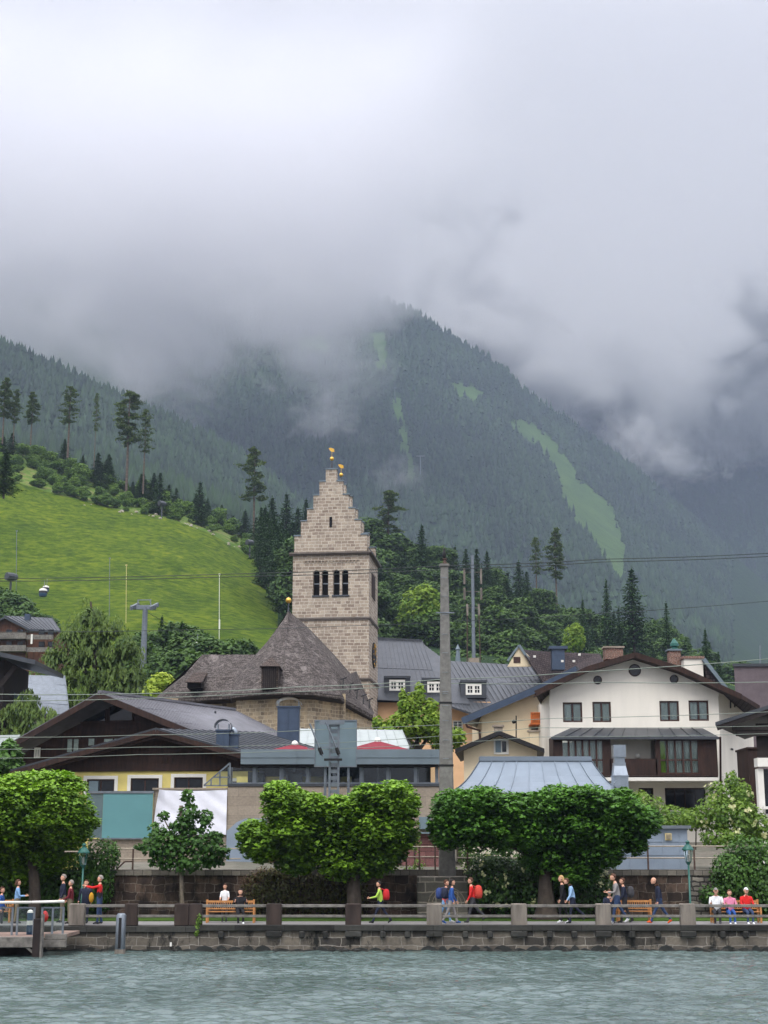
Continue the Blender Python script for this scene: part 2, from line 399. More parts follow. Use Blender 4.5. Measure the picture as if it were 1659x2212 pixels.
R400 = [(-900,980),(0,1030),(30,1037),(100,1060),(250,1100),(350,1118),(450,1152),(545,1208),(600,1245),(640,1250),(800,1262),(900,1270),(1000,1310),(1150,1340),(1250,1400),(1480,1450),(1659,1500),(2600,1560)]
R445 = [(-900,900),(0,962),(130,1005),(250,1050),(330,1076),(430,1116),(520,1158),(600,1195),(700,1205),(830,1240),(1000,1300),(1150,1330),(1250,1390),(1370,1400),(1480,1440),(1659,1495),(2600,1550)]
def plus(c, d): return [(u, v+d) for u, v in c]
rows = [(66.6, ('z', 2.86), 0), (84, ('z', 3.0), 0), (112, ('z', 5.0), 0), (150, ('z', 8.5), 1),
        (230, [(-900,1430),(600,1420),(700,1450),(1659,1520),(2600,1560)], 1),
        (320, [(-900,1215),(0,1222),(300,1245),(500,1288),(640,1350),(800,1360),(1000,1385),(1250,1440),(1659,1500),(2600,1560)], 1),
        (400, R400, 2), (445, R445, 2), (520, plus(R445, 70), 3),
        (800, [(-900,960),(0,1020),(560,1190),(900,1420),(2600,1560)], 3),
        (1250, [(-900,880),(0,948),(100,962),(200,985),(330,1018),(450,1070),(560,1112),(700,1200),(900,1340),(1659,1540),(2600,1600)], 3),
        (1500, [(-900,980),(0,1040),(560,1180),(900,1400),(2600,1620)], 3)]
ground, GG = sheet('ground', rows, [M['town_ground'], M['meadow'], M['scrub_floor'], M['forest_floor']], sub=7, amp=.55, base=.05)
for p in ground.data.polygons:
    if p.material_index == 1 and (p.center.x > (600-829.5)/3195*p.center.y*1.02 or p.center.y < 160) : p.material_index = 3
def gz(x, y): return ground_z(GG, x, y)

RB = [(-900,600),(0,745),(90,772),(200,818),(300,868),(400,915),(500,975),(570,1020),(650,1085),(760,1160),(900,1260),(1100,1380),(2600,1700)]
hill_l, GB = sheet('hill_ridge', [(1050, plus(RB, 300), 0), (1280, plus(RB, 160), 0), (1580, plus(RB, 12), 0), (1750, plus(RB, 90), 0)], [M['forest_floor']], sub=8, amp=3, base=.02, seed=3)
RA = [(-900,560),(200,640),(400,600),(600,590),(720,606),(820,650),(900,690),(1000,742),(1080,790),(1150,860),(1220,903),(1290,950),(1370,1015),(1460,1095),(1560,1180),(1659,1265),(2600,1600)]
mtn_a, GA = sheet('mountain_slope', [(1350, [(-900,1500),(2600,1500)], 0), (1700, [(-900,1300),(600,1290),(900,1240),(1340,1300),(1500,1390),(1659,1460),(2600,1660)], 0),
        (2400, [(-900,900),(400,880),(700,880),(900,930),(1080,960),(1200,1050),(1300,1130),(1450,1240),(1659,1390),(2600,1640)], 0), (2900, RA, 0), (3100, plus(RA, 90), 0)],
        [M['forest_floor'], M['piste']], sub=12, amp=9, base=.008, seed=5)
mtn_c, GC = sheet('mountain', [(2500, [(-900,1600),(2600,1480)], 0), (3200, [(-900,1300),(1000,1260),(1350,1230),(1659,1300),(2600,1200)], 0),
        (3800, [(-900,700),(800,640),(1000,620),(1200,680),(1400,760),(1659,800),(2600,600)], 0), (4300, [(-900,500),(700,520),(900,500),(1090,470),(1250,520),(1380,500),(1480,430),(1600,460),(2600,300)], 0), (4500, [(-900,600),(2600,600)], 0)],
        [M['forest_floor'], M['piste']], sub=10, amp=14, base=.006, seed=8)

# ski runs: strips of mown grass between the woods, given as outlines seen on the slope
def inside(u, v, poly):
    c = False; n = len(poly)
    for i in range(n):
        (x1, y1), (x2, y2) = poly[i], poly[(i+1) % n]
        if (y1 > v) != (y2 > v) and u < (x2-x1)*(v-y1)/(y2-y1)+x1: c = not c
    return c
RUNS_A = [[(1085,912),(1140,904),(1200,955),(1262,1045),(1318,1085),(1348,1165),(1356,1230),(1338,1270),(1302,1205),(1246,1135),(1210,1060),(1192,1000),(1140,948)],
          [(975,828),(1010,826),(1045,850),(1030,872),(990,858)],
          [(846,860),(864,860),(884,960),(905,1040),(890,1060),(868,980)],
          [(800,720),(832,718),(838,800),(812,796)], [(640,735),(700,722),(712,760),(650,768)]]
RUNS_C = [[(1540,1320),(1575,1335),(1615,1390),(1610,1440),(1570,1430)], [(1300,1060),(1316,1060),(1316,1110),(1300,1105)]]
def to_uv(p):
    d = Vector(p) - Vector((0, 0, CAMZ)); fwd = d.y*cos(TH) + d.z*sin(TH); up = d.z*cos(TH) - d.y*sin(TH)
    return 829.5 + F*d.x/fwd, 1106 - F*up/fwd
def paint_runs(o, runs):
    me = o.data
    for p in me.polygons:
        u, v = to_uv(p.center)
        if any(inside(u, v, r) for r in runs): p.material_index = 1
# finer cells where the runs lie
for o, runs in ((mtn_a, RUNS_A), (mtn_c, RUNS_C)):
    bm = bmesh.new(); bm.from_mesh(o.data)
    lo_u = min(x for r in runs for x, _ in r) - 30; hi_u = max(x for r in runs for x, _ in r) + 30
    es = set()
    for f in bm.faces:
        u, v = to_uv(f.calc_center_median())
        if any(min(a for a,_ in r)-25 < u < max(a for a,_ in r)+25 and min(b for _,b in r)-25 < v < max(b for _,b in r)+25 for r in runs): es.update(f.edges)
    bmesh.ops.subdivide_edges(bm, edges=list(es), cuts=3, use_grid_fill=True); bm.to_mesh(o.data); bm.free()
    paint_runs(o, runs)

def far_wood(name, G, n, h, runs=(), rowlim=(0, 1), seed=1, mat=None, ulim=(-300, 1950), keep=None, wid=.26):
    """thousands of small spruces standing on a slope: one mass nobody could count"""
    r = np.random.default_rng(seed); nr, nc = G.shape[:2]
    P0 = G[:-1,:-1]; e1 = G[:-1,1:]-P0; e2 = G[1:,:-1]-P0; ar = np.linalg.norm(np.cross(e1, e2), axis=2)
    i0, i1 = int(rowlim[0]*(nr-1)), int(rowlim[1]*(nr-1)); ar[:i0] = 0; ar[i1:] = 0
    uu = np.array([to_uv(p)[0] for p in P0[nr//2]]); ar[:, (uu < ulim[0]) | (uu > ulim[1])] = 0
    pr = (ar/ar.sum()).ravel(); ix = r.choice(len(pr), n, p=pr); a = r.random(n); b = r.random(n)
    I, J = ix // (nc-1), ix % (nc-1)
    pts = P0[I,J] + e1[I,J]*a[:,None] + e2[I,J]*b[:,None]
    ok = []
    cl = fbm(pts[:,0], pts[:,1], 17, 3, .02)
    for k, p in enumerate(pts):
        u, v = to_uv(p); ju, jv = r.normal(0, 5), r.normal(0, 6)
        if any(inside(u+ju, v+jv, q) or inside(u+ju, v+jv-5, q) for q in runs): continue
        if keep and not keep(u, v, r): continue
        ok.append(k)
    pts = pts[ok]; cl = cl[ok]; n = len(pts)
    rnd_ = r.random(n) < .18; hh = h * r.uniform(.4, 1.35, n) * (1 + .2*cl) * np.where(rnd_, .7, 1); rad = hh * wid * r.uniform(.7, 1.25, n) * np.where(rnd_, 1.7, 1)
    V = []; Fc = []; K = 6
    ang = r.random(n) * 6.28
    vs = np.zeros((n, 2*(K+1), 3)); col = np.zeros((n, 2*(K+1)))
    for t, (z0, z1, rr) in enumerate(((0.0, .72, 1.0), (.38, 1.0, .66))):
        for k in range(K):
            an = ang + 2*pi*k/K; jr = rr * r.uniform(.65, 1.2, n)
            vs[:, t*(K+1)+k] = pts + np.stack([np.cos(an)*rad*jr, np.sin(an)*rad*jr, hh*(z0 + r.uniform(0, .07, n))], 1)
        vs[:, t*(K+1)+K] = pts + np.stack([0*hh, 0*hh, hh*z1], 1)
    fs = []
    for t in (0, 1):
        for k in range(K): fs.append([t*(K+1)+k, t*(K+1)+(k+1) % K, t*(K+1)+K])
    fs = np.array(fs)[None] + (np.arange(n) * 2*(K+1))[:,None,None]
    me = bpy.data.meshes.new(name)
    nv = n*2*(K+1); nf = n*2*K
    me.vertices.add(nv); me.vertices.foreach_set('co', vs.reshape(-1)); me.loops.add(nf*3); me.loops.foreach_set('vertex_index', fs.reshape(-1).astype(np.int32))
    me.polygons.add(nf); me.polygons.foreach_set('loop_start', np.arange(nf, dtype=np.int32)*3); me.polygons.foreach_set('loop_total', np.full(nf, 3, dtype=np.int32))
    me.update(calc_edges=True)
    at = me.attributes.new('rnd', 'FLOAT', 'POINT'); at.data.foreach_set('value', np.repeat(np.clip(r.random(n)*.5 + .15 + .3*cl + np.where(rnd_, .35, 0), 0, 1), 2*(K+1)))
    me.materials.append(mat); o = bpy.data.objects.new(name, me); COL.objects.link(o)
    return tag(o, kind='stuff')
M['far_spruce'] = leafmat('far_spruce', srgb(18,34,28), srgb(48,70,42), 0.0, .9)
o = far_wood('mountain_forest', GA, 26000, 17, RUNS_A, (.12, .97), 11, M['far_spruce'], (250, 1560), keep=lambda u, v, r: v > 520)
tag(o, 'dense spruce forest on the misty slope behind the church tower, cut by green ski runs', 'forest')
o = far_wood('far_forest', GC, 16000, 20, RUNS_C, (.2, .95), 12, M['far_spruce'], (850, 1800))
tag(o, 'blue grey forest on the farthest slope at the right under the cloud bank', 'forest')
o = far_wood('ridge_forest', GB, 12000, 14, (), (.1, .97), 13, M['far_spruce'], (-200, 900))
tag(o, 'hazy spruce forest on the ridge falling from the left edge behind the tall pines', 'forest')
o = far_wood('hill_forest', GG, 5200, 17, (), (9/11, 11/11), 14, M['far_spruce'], (-200, 1000))
tag(o, 'dark spruce wood on the slope behind the scrub and the meadow', 'forest')

# water: one sheet with modelled ripples near the quay
def make_water():
    xs = np.concatenate([np.linspace(-2500, -26, 14), np.linspace(-24, 24, 440), np.linspace(26, 2500, 14)])
    ys = np.concatenate([np.linspace(-1500, 20, 10), np.linspace(22, 60.5, 520)])
    Xg, Yg = np.meshgrid(xs, ys); r = np.random.default_rng(4)
    Zg = np.zeros_like(Xg)
    for k in range(46):
        wl = .22*5.5**r.random(); a = r.normal(pi/2, .6); kx, ky = cos(a)*2*pi/wl, sin(a)*2*pi/wl
        ph = r.uniform(0, 6.28); s = np.sin(Xg*kx + Yg*ky + ph + 1.3*np.sin(Xg*.31*r.uniform(.5,1.5) + ph) + 1.1*np.sin(Yg*.27 + ph*3))
        Zg += .0062 * wl * (s + .35*np.cos(2*(Xg*kx+Yg*ky)+ph))
    f = np.clip((26 - np.abs(Xg))/3, 0, 1) * np.clip((Yg-20)/4, 0, 1); Zg *= f
    me = bpy.data.meshes.new('water'); nr, nc = Xg.shape
    idx = np.arange(nr*nc).reshape(nr, nc); q = np.stack([idx[:-1,:-1], idx[:-1,1:], idx[1:,1:], idx[1:,:-1]], -1).reshape(-1, 4)
    me.from_pydata(np.stack([Xg, Yg, Zg], -1).reshape(-1, 3).tolist(), [], q.tolist())
    me.polygons.foreach_set('use_smooth', [True]*len(me.polygons)); me.update()
    t = NT('lake_water'); v = t.vec('Object', (1, 1.6, 1))
    a = t.noise(v, 2.6, 5, .6, .6); b = t.noise(v, .12, 3, .5)
    c = t.ramp(b, [(.35, srgb(60,78,74)), (.65, srgb(92,108,106))])
    me.materials.append(t.done(c, .035, 0, t.bump(a, .8, .09), .5))
    me.materials[0].node_tree.nodes['Principled BSDF'].inputs['IOR'].default_value = 1.45
    o = bpy.data.objects.new('water', me); COL.objects.link(o); tag(o, kind='structure')
make_water()

# promenade
b = MB().box(-60, 60, 59.35, 62.6, -1, .95); tag(b.build('promenade_path', M['asphalt']), kind='structure')
b = MB().box(-60, 60, 62.6, 66.0, -1, .985); tag(b.build('lawn', M['lawn']), kind='structure')

# ---------------------------------------------------------------- haze and low cloud
def volmat(name):
    t = NT(name); t.mat.cycles.volume_sampling = 'MULTIPLE_IMPORTANCE'; return t
t = volmat('air_haze'); pv = t.n('ShaderNodeVolumePrincipled')
pv.inputs['Color'].default_value = (.38, .45, .60, 1); pv.inputs['Density'].default_value = .000165; pv.inputs['Anisotropy'].default_value = .1
t.l(pv.outputs[0], t.out.inputs['Volume'])
hz = MB().box(-3400, 3400, -1700, 4700, -1.5, 2400).build('haze', t.mat); tag(hz, kind='stuff')

def cloud(name, x0, x1, y0, y1, z0, z1, base, D, dens, scale, amp, soft, seed, gaps=(), ysoft=150, col=(1, 1, 1), top=None):
    """a bank of low cloud: ragged underside following the curve base (u, v at distance D), noise wisps inside"""
    t = volmat(name + '_vapour'); tc = t.n('ShaderNodeTexCoord'); sp = t.n('ShaderNodeSeparateXYZ'); t.l(tc.outputs['Object'], sp.inputs[0])
    def ma(op, a, b=None, c=None, clamp=False):
        n = t.n('ShaderNodeMath', operation=op, use_clamp=clamp)
        for s, x in zip(n.inputs, (a, b, c)):
            if x is None: continue
            if isinstance(x, (int, float)): s.default_value = x
            else: t.l(x, s)
        return n.outputs[0]
    mp = t.n('ShaderNodeMapping'); mp.inputs['Location'].default_value = (seed*131, seed*57, seed*91); mp.inputs['Scale'].default_value = (1, 1, 1.25)
    t.l(tc.outputs['Object'], mp.inputs[0])
    fc = t.n('ShaderNodeFloatCurve'); cv = fc.mapping.curves[0]
    pts = sorted([(P(u, v, D).x, P(u, v, D).z) for u, v in base])
    H = z1 - z0
    for i, (px, pz) in enumerate(pts):
        cx, cy = min(max((px-x0)/(x1-x0), 0), 1), min(max((pz-z0)/H, 0), 1)
        if i < 2: cv.points[i].location = (cx, cy)
        else: cv.points.new(cx, cy)
    fc.mapping.update()
    t.l(ma('DIVIDE', ma('SUBTRACT', sp.outputs[0], x0), x1-x0), fc.inputs['Value'])
    bz = ma('MULTIPLY_ADD', fc.outputs[0], H, z0)
    n1 = t.n('ShaderNodeTexNoise', i_Scale=1/scale, i_Detail=7.0, i_Roughness=.64, i_Distortion=.4); t.l(mp.outputs[0], n1.inputs['Vector'])
    above = ma('SUBTRACT', sp.outputs[2], bz)
    f = ma('DIVIDE', ma('MULTIPLY_ADD', ma('SUBTRACT', n1.outputs[0], .5), amp*2, above), soft, clamp=False)
    for (gu, gv, gr, gs) in gaps:      # thin places where the mountain behind shows through
        c = P(gu, gv, D); rr = gr / F * D
        d = t.n('ShaderNodeVectorMath', operation='DISTANCE')
        mm = t.n('ShaderNodeVectorMath', operation='MULTIPLY'); t.l(tc.outputs['Object'], mm.inputs[0]); mm.inputs[1].default_value = (1, 0, 1.5)
        t.l(mm.outputs[0], d.inputs[0]); d.inputs[1].default_value = (c.x, 0, c.z*1.5)
        g = ma('SUBTRACT', 1, ma('DIVIDE', d.outputs['Value'], rr), clamp=True)
        f = ma('SUBTRACT', f, ma('MULTIPLY', g, gs))
    f = ma('MINIMUM', ma('MAXIMUM', f, 0), 1)
    # thins out towards the bank's own near and far side
    e = ma('MULTIPLY', ma('DIVIDE', ma('SUBTRACT', sp.outputs[1], y0), ysoft, clamp=True), ma('DIVIDE', ma('SUBTRACT', y1, sp.outputs[1]), ysoft, clamp=True))
    if top:     # thins out upwards between two heights
        e = ma('MULTIPLY', e, ma('DIVIDE', ma('SUBTRACT', top[1], ma('MULTIPLY_ADD', ma('SUBTRACT', n1.outputs[0], .5), 500, sp.outputs[2])), top[1]-top[0], clamp=True))
    dn = ma('MULTIPLY', ma('MULTIPLY', f, e), dens)
    pv = t.n('ShaderNodeVolumePrincipled'); pv.inputs['Color'].default_value = tuple(col) + (1,); t.l(dn, pv.inputs['Density']); pv.inputs['Anisotropy'].default_value = 0
    t.l(pv.outputs[0], t.out.inputs['Volume'])
    o = MB().box(x0, x1, y0, y1, z0, z1).build(name, t.mat)
    # keep texture space in world metres
    me = o.data; off = Vector(o.location)
    for vv in me.vertices: vv.co += off
    o.location = (0, 0, 0)
    return tag(o, kind='stuff')
BASE_BACK = [(-900,500),(600,600),(780,640),(850,720),(950,770),(1050,820),(1120,870),(1180,910),(1260,930),(1330,900),(1400,990),(1470,930),(1560,880),(1659,850),(2600,700)]
BASE_FRONT = [(-900,660),(-100,700),(0,740),(120,780),(240,830),(330,820),(430,780),(540,760),(620,780),(720,770),(790,710),(845,640),(900,540),(970,400),(1080,240),(1250,120),(2600,0)]
CL_A = cloud('cloud_bank', -2300, 2300, 3000, 3650, 300, 2350, BASE_BACK, 3300, .013, 240, 640, 120, 1,
             gaps=[(1110,530,110,1.6),(1480,490,90,1.5),(1640,760,70,1.8)])
CL_B = cloud('cloud_front', -1500, 1600, 1660, 2260, 200, 2000, BASE_FRONT, 1950, .009, 190, 430, 150, 2, top=(Z(480, 1950), Z(20, 1950)), col=(.94, .94, .955))
tag(CL_A, 'bright cloud bank hanging behind the forested shoulder at the right', 'cloud')
tag(CL_B, 'grey mist lying over the top of the mountain at the left and centre', 'cloud')
def puff(name, u, v, D, rx, rz, dens, seed, label, ry=120):
    c = P(u, v, D); sx, sz = rx/F*D, rz/F*D
    t = volmat(name + '_vapour'); tc = t.n('ShaderNodeTexCoord')
    no = t.n('ShaderNodeTexNoise', i_Scale=2.2, i_Detail=5.0, i_Roughness=.6, i_Distortion=.8)
    mp = t.n('ShaderNodeMapping'); mp.inputs['Location'].default_value = (seed*3.1, seed, 0); mp.inputs['Scale'].default_value = (1/sx, 1/ry, 1/sz)
    t.l(tc.outputs['Object'], mp.inputs[0]); t.l(mp.outputs[0], no.inputs['Vector'])
    mp2 = t.n('ShaderNodeMapping'); mp2.inputs['Scale'].default_value = (1/sx, 1/ry, 1/sz); t.l(tc.outputs['Object'], mp2.inputs[0])
    ln = t.n('ShaderNodeVectorMath', operation='LENGTH'); t.l(mp2.outputs[0], ln.inputs[0])
    a = t.n('ShaderNodeMath', operation='MULTIPLY_ADD'); t.l(no.outputs[0], a.inputs[0]); a.inputs[1].default_value = 2.6
    b = t.n('ShaderNodeMath', operation='SUBTRACT'); b.inputs[0].default_value = -.55; t.l(ln.outputs['Value'], b.inputs[1]); t.l(b.outputs[0], a.inputs[2])
    m = t.n('ShaderNodeMath', operation='MAXIMUM'); t.l(a.outputs[0], m.inputs[0]); m.inputs[1].default_value = 0
    d = t.n('ShaderNodeMath', operation='MULTIPLY'); t.l(m.outputs[0], d.inputs[0]); d.inputs[1].default_value = dens
    pv = t.n('ShaderNodeVolumePrincipled'); pv.inputs['Color'].default_value = (1, 1, 1, 1); t.l(d.outputs[0], pv.inputs['Density']); t.l(pv.outputs[0], t.out.inputs['Volume'])
    o = MB().box(-sx, sx, -ry, ry, -sz, sz).build(name, t.mat, fixn=True); me = o.data
    for vv in me.vertices: vv.co.z += o.location.z
    o.location = c
    return tag(o, label, 'cloud', kind='stuff')
puff('mist_wisp', 700, 900, 2150, 120, 85, .006, 3, 'torn wisp of mist hanging before the dark slope above the church tower')
puff('mist_wisp', 860, 1040, 2000, 95, 75, .0035, 5, 'faint wisp of mist at the foot of the slope right of the tower top')
puff('mist_wisp', 1395, 950, 2900, 110, 100, .006, 9, 'white tongue of mist hanging down from the cloud bank at the right')
# ---------------------------------------------------------------- buildings
def walls_holes(b, x0, x1, z0, z1, y, holes, depth=.22, m=0, thick=.3):
    """a wall plate facing -y with real openings (x0,x1,z0,z1) and their reveals"""
    xs = sorted({x0, x1, *[h[0] for h in holes], *[h[1] for h in holes]}); zs = sorted({z0, z1, *[h[2] for h in holes], *[h[3] for h in holes]})
    xs = [x for x in xs if x0 <= x <= x1]; zs = [z for z in zs if z0 <= z <= z1]
    for i in range(len(xs)-1):
        for j in range(len(zs)-1):
            cx, cz = (xs[i]+xs[i+1])/2, (zs[j]+zs[j+1])/2
            if any(h[0] < cx < h[1] and h[2] < cz < h[3] for h in holes): continue
            b.poly([(xs[i],y,zs[j]),(xs[i+1],y,zs[j]),(xs[i+1],y,zs[j+1]),(xs[i],y,zs[j+1])], m)
    for a, c, d, e in holes:
        b.poly([(a,y,d),(a,y+depth,d),(a,y+depth,e),(a,y,e)], m); b.poly([(c,y,d),(c,y,e),(c,y+depth,e),(c,y+depth,d)], m)
        b.poly([(a,y,d),(c,y,d),(c,y+depth,d),(a,y+depth,d)], m); b.poly([(a,y,e),(a,y+depth,e),(c,y+depth,e),(c,y,e)], m)
def rect(u0, v0, u1, v1, D):
    """pixel box to (x0, x1, z0, z1) on the plane y = D"""
    vm = (v0+v1)/2; return (X(u0, vm, D), X(u1, vm, D), Z(v1, D), Z(v0, D))
def window(root, h, y, depth=.16, cols=2, rows=1, fw=.07, frame='wood_mid', glass='glass_dark', surround=None, curtain=None, back=True, sill=None, sw=.1):
    x0, x1, z0, z1 = h; b = MB(); yy = y + depth
    b.box(x0, x0+fw, yy-.05, yy, z0, z1); b.box(x1-fw, x1, yy-.05, yy, z0, z1); b.box(x0+fw, x1-fw, yy-.05, yy, z0, z0+fw); b.box(x0+fw, x1-fw, yy-.05, yy, z1-fw, z1)
    for i in range(1, cols):
        c = x0+(x1-x0)*i/cols; w = fw*.8 if cols == 2 or i % 2 == 0 or cols == 3 else fw*.5; b.box(c-w/2, c+w/2, yy-.046, yy-.004, z0+fw, z1-fw)
    for j in range(1, rows):
        c = z0+(z1-z0)*j/rows; b.box(x0+fw, x1-fw, yy-.042, yy-.008, c-fw*.25, c+fw*.25)
    w = b.build('window', M[frame], root)
    MB().box(x0+fw*.5, x1-fw*.5, yy-.028, yy-.02, z0+fw*.5, z1-fw*.5).build('pane', M['glass' if curtain else glass], w)
    if curtain:
        n = 26; W = x1-x0-2*fw; pts = []
        for a0, a1 in curtain if isinstance(curtain, list) else [(0, .42), (.58, 1)]:
            c = MB(); vs = []
            for i in range(n+1):
                f = a0 + (a1-a0)*i/n; xx = x0+fw+W*f; o = .03*sin(i*1.9)+.02*sin(i*.7)
                vs += [(xx, yy+.10+o, z0+fw), (xx, yy+.10+o, z1-fw*.5)]
            c.add(vs, [(2*i, 2*i+2, 2*i+3, 2*i+1) for i in range(n)]); c.build('curtain', M['curtain'], w)
        bb = MB(); bb.box(x0-.02, x1+.02, yy+.3, yy+.34, z0-.02, z1+.02); bb.build('room_back', M['inside_shade'], w)
    if surround:
        s = MB(); q = .03
        s.box(x0-sw, x0, y-q, y+.02, z0-(.02 if not sill else 0), z1+sw); s.box(x1, x1+sw, y-q, y+.02, z0-(.02 if not sill else 0), z1+sw); s.box(x0, x1, y-q, y+.02, z1, z1+sw)
        s.build('surround', M[surround], w)
    if sill:
        MB().box(x0-.08, x1+.08, y-.09, y+.02, z0-.08, z0).build('sill', M[sill], w)
    return w
def roof_plane(b, pts, th=.18, seams=0, m=0, h=.045, w=.05, cross=0):
    """pts: eave-left, eave-right, ridge-right, ridge-left; thickness downwards; standing seams run from eave to ridge"""
    a, c, d, e = [Vector(p) for p in pts]; b.slab([a, c, d, e], (0, 0, -th), m)
    n = (c-a).cross(e-a).normalized(); n = n if n.z > 0 else -n
    for i in range(seams+1):
        f = i/max(seams, 1); p, q = a+(c-a)*f, e+(d-e)*f
        if seams and (q-p).length > .05: b.bar(p+n*h*.4, q+n*h*.4, w, h, m)
    for j in range(1, cross+1):
        f = j/(cross+1); b.bar(a+(e-a)*f+n*.012, c+(d-c)*f+n*.012, .05, .03, m)

# --- church ----------------------------------------------------------
church = thing('church', (-6, 130, 6), 'stone church with a tall stepped-gable tower and a steep brown shingle roof', 'church')
# tower, turned a little so that its right side shows
TD = 140.0; ang = radians(-6.6)
zc = lambda v: Z(v, TD)
corner = P(797, 1260, TD); XF = Matrix.Translation((corner.x, TD, 0)) @ Matrix.Rotation(ang, 4, 'Z')
mpp = _t(1230, TD)[0] / F
TW = 165.5*mpp/cos(ang); TDp = 7.0
tw = MB(XF)
def arch_hole(cx, z0, z1, w, n=8):
    r = w/2; return [(cx-r, z0)] + [(cx-r, z1-r)] + [(cx-r*cos(pi*k/n), z1-r+r*sin(pi*k/n)) for k in range(1, n)] + [(cx+r, z1-r), (cx+r, z0)]
def xl(u): return -(797-u)*mpp/cos(ang)
bz0, bz1 = zc(1284), zc(1229)
lights = [(xl(683), 14.2*mpp), (xl(701.8), 14*mpp), (xl(726.6), 14.2*mpp), (xl(745.4), 14*mpp)]
zt = zc(1194); z_b = 4.0; z_s1, z_s2 = zc(1334), zc(1466)
tw.poly([(-TW-.05,0,z_b),(.05,0,z_b),(.05,0,z_s2),(-TW-.05,0,z_s2)]); tw.poly([(.05,0,z_b),(.05,TDp,z_b),(.05,TDp,z_s2),(.05,0,z_s2)])
tw.poly([(-TW,0,z_s2),(0,0,z_s2),(0,0,bz0),(-TW,0,bz0)]); tw.poly([(-TW,0,bz1+.25),(0,0,bz1+.25),(0,0,zt),(-TW,0,zt)])
# belfry storey with four arched lights cut through
edges = [-TW] + [q for cx, w in lights for q in (cx-w/2, cx+w/2)] + [0]
for i in range(0, len(edges), 2): tw.poly([(edges[i],0,bz0),(edges[i+1],0,bz0),(edges[i+1],0,bz1+.25),(edges[i],0,bz1+.25)])
for cx, w in lights:
    o = arch_hole(cx, bz0, bz1, w)[1:-1]
    top = bz1+.25
    for k in range(len(o)-1): tw.poly([(o[k][0],0,o[k][1]),(o[k+1][0],0,o[k+1][1]),(o[k+1][0],0,top),(o[k][0],0,top)])
    full = [(cx-w/2, bz0)] + o + [(cx+w/2, bz0)]
    for k in range(len(full)-1): tw.poly([(full[k][0],0,full[k][1]),(full[k][0],.55,full[k][1]),(full[k+1][0],.55,full[k+1][1]),(full[k+1][0],0,full[k+1][1])])
    tw.poly([(cx-w/2,0,bz0),(cx+w/2,0,bz0),(cx+w/2,.55,bz0),(cx-w/2,.55,bz0)])
# right side, back, left side
tw.poly([(0,0,z_s2),(0,TDp,z_s2),(0,TDp,zt),(0,0,zt)]); tw.poly([(-TW,TDp,z_b),(0,TDp,z_b),(0,TDp,zt),(-TW,TDp,zt)]); tw.poly([(-TW,0,z_b),(-TW,TDp,z_b),(-TW,TDp,zt),(-TW,0,zt)])
tower = tw.build('tower', M['tower'], church, fixn=False)
MB(XF).box(-TW+.3, -.3, .7, .8, bz0-.5, bz1+.5).build('belfry_dark', M['inside_shade'], tower)
# stepped gables front and back with a slate-grey cap on every step
gx = xl(713.5); steps = [(12,1012),(26,1038),(39,1067.5),(52.6,1097),(66,1123),(80,1155)]
for yy, th in ((-.06, .75), (TDp-.69, .75)):
    g = MB(XF); caps = MB(XF); prev = 1192
    for i in range(len(steps)-1, -1, -1):
        hw, v = steps[i]; hw *= mpp; z0, z1 = zc(prev), zc(v); slit = (yy < 0 and i in (3,))
        if slit:
            s0, s1 = zc(1136), zc(1115)
        g.box(gx-hw, gx+hw, yy, yy+th, z0, z1)
        inner = steps[i-1][0]*mpp if i else 0
        for sx in ((-1, 1) if i else (1,)):
            a, c = (inner-.02, hw+.07) if i else (-hw-.07, hw+.07)
            x0, x1 = sorted((gx+sx*a, gx+sx*c)); caps = MB(XF); caps.box(x0, x1, yy-.08, yy+th+.08, z1, z1+.10)
            caps.box(x0+.02, x1-.02, yy+.15, yy+th-.15, z1+.10, z1+.17); caps.build('step_cap', M['fascia'], tower)
        prev = v
    g.build('stepped_gable', M['tower'], tower)
MB(XF).box(gx-.13, gx+.13, -.12, -.05, zc(1137), zc(1115)).build('slit_window', M['inside_shade'], tower)
r = MB(XF); zr = zc(1050)
for s in (-1, 1): r.slab([(gx, .6, zr),(gx, TDp-.6, zr),(gx+s*TW*.5, TDp-.6, zt+.1),(gx+s*TW*.5, .6, zt+.1)], (0,0,-.15))
r.build('saddle_roof', M['shingle'], tower)
M['cornice'] = plain('cornice_stone', srgb(112,104,98), .85, 0, .2, 3, .2)
def string_course(z, out=.16, h=.22, mat='metal_dark', skip_left=0):
    b = MB(XF); b.box(-TW-out+skip_left, out, -out, 0.0, z-h/2, z+h/2); b.box(0.0, out, 0.0, TDp+out, z-h/2, z+h/2); b.box(-TW-out+skip_left, 0.0, -out*.6, 0.0, z-h/2-.12, z-h/2); b.box(0, out*.6, 0, TDp, z-h/2-.12, z-h/2); return b
string_course(zt+.05, .34, .16).build('cornice', M['cornice'], tower)
b = MB(XF); b.slab([(.34,-.34,zt-.02),(.34,TDp+.3,zt-.02),(0,TDp+.3,zt+.55),(0,-.34,zt+.55)], (-.04,0,-.1)); b.build('eave_board', M['metal_dark'], tower)
string_course(z_s1, .14, .16).build('string_course', M['cornice'], tower); string_course(z_s2, .2, .16, skip_left=TW*.6).build('string_course', M['cornice'], tower)
b = MB(XF)
for i in range(16):
    f0 = xl(655)+(xl(775)-xl(655))*i/16; w = (xl(775)-xl(655))/16; zz = zt-.62
    b.box(f0, f0+w*.35, -.1, 0, zz-.28, zz); b.box(f0+w*.35, f0+w, -.1, 0, zz-.08, zz)
b.build('arch_frieze', M['tower'], tower)
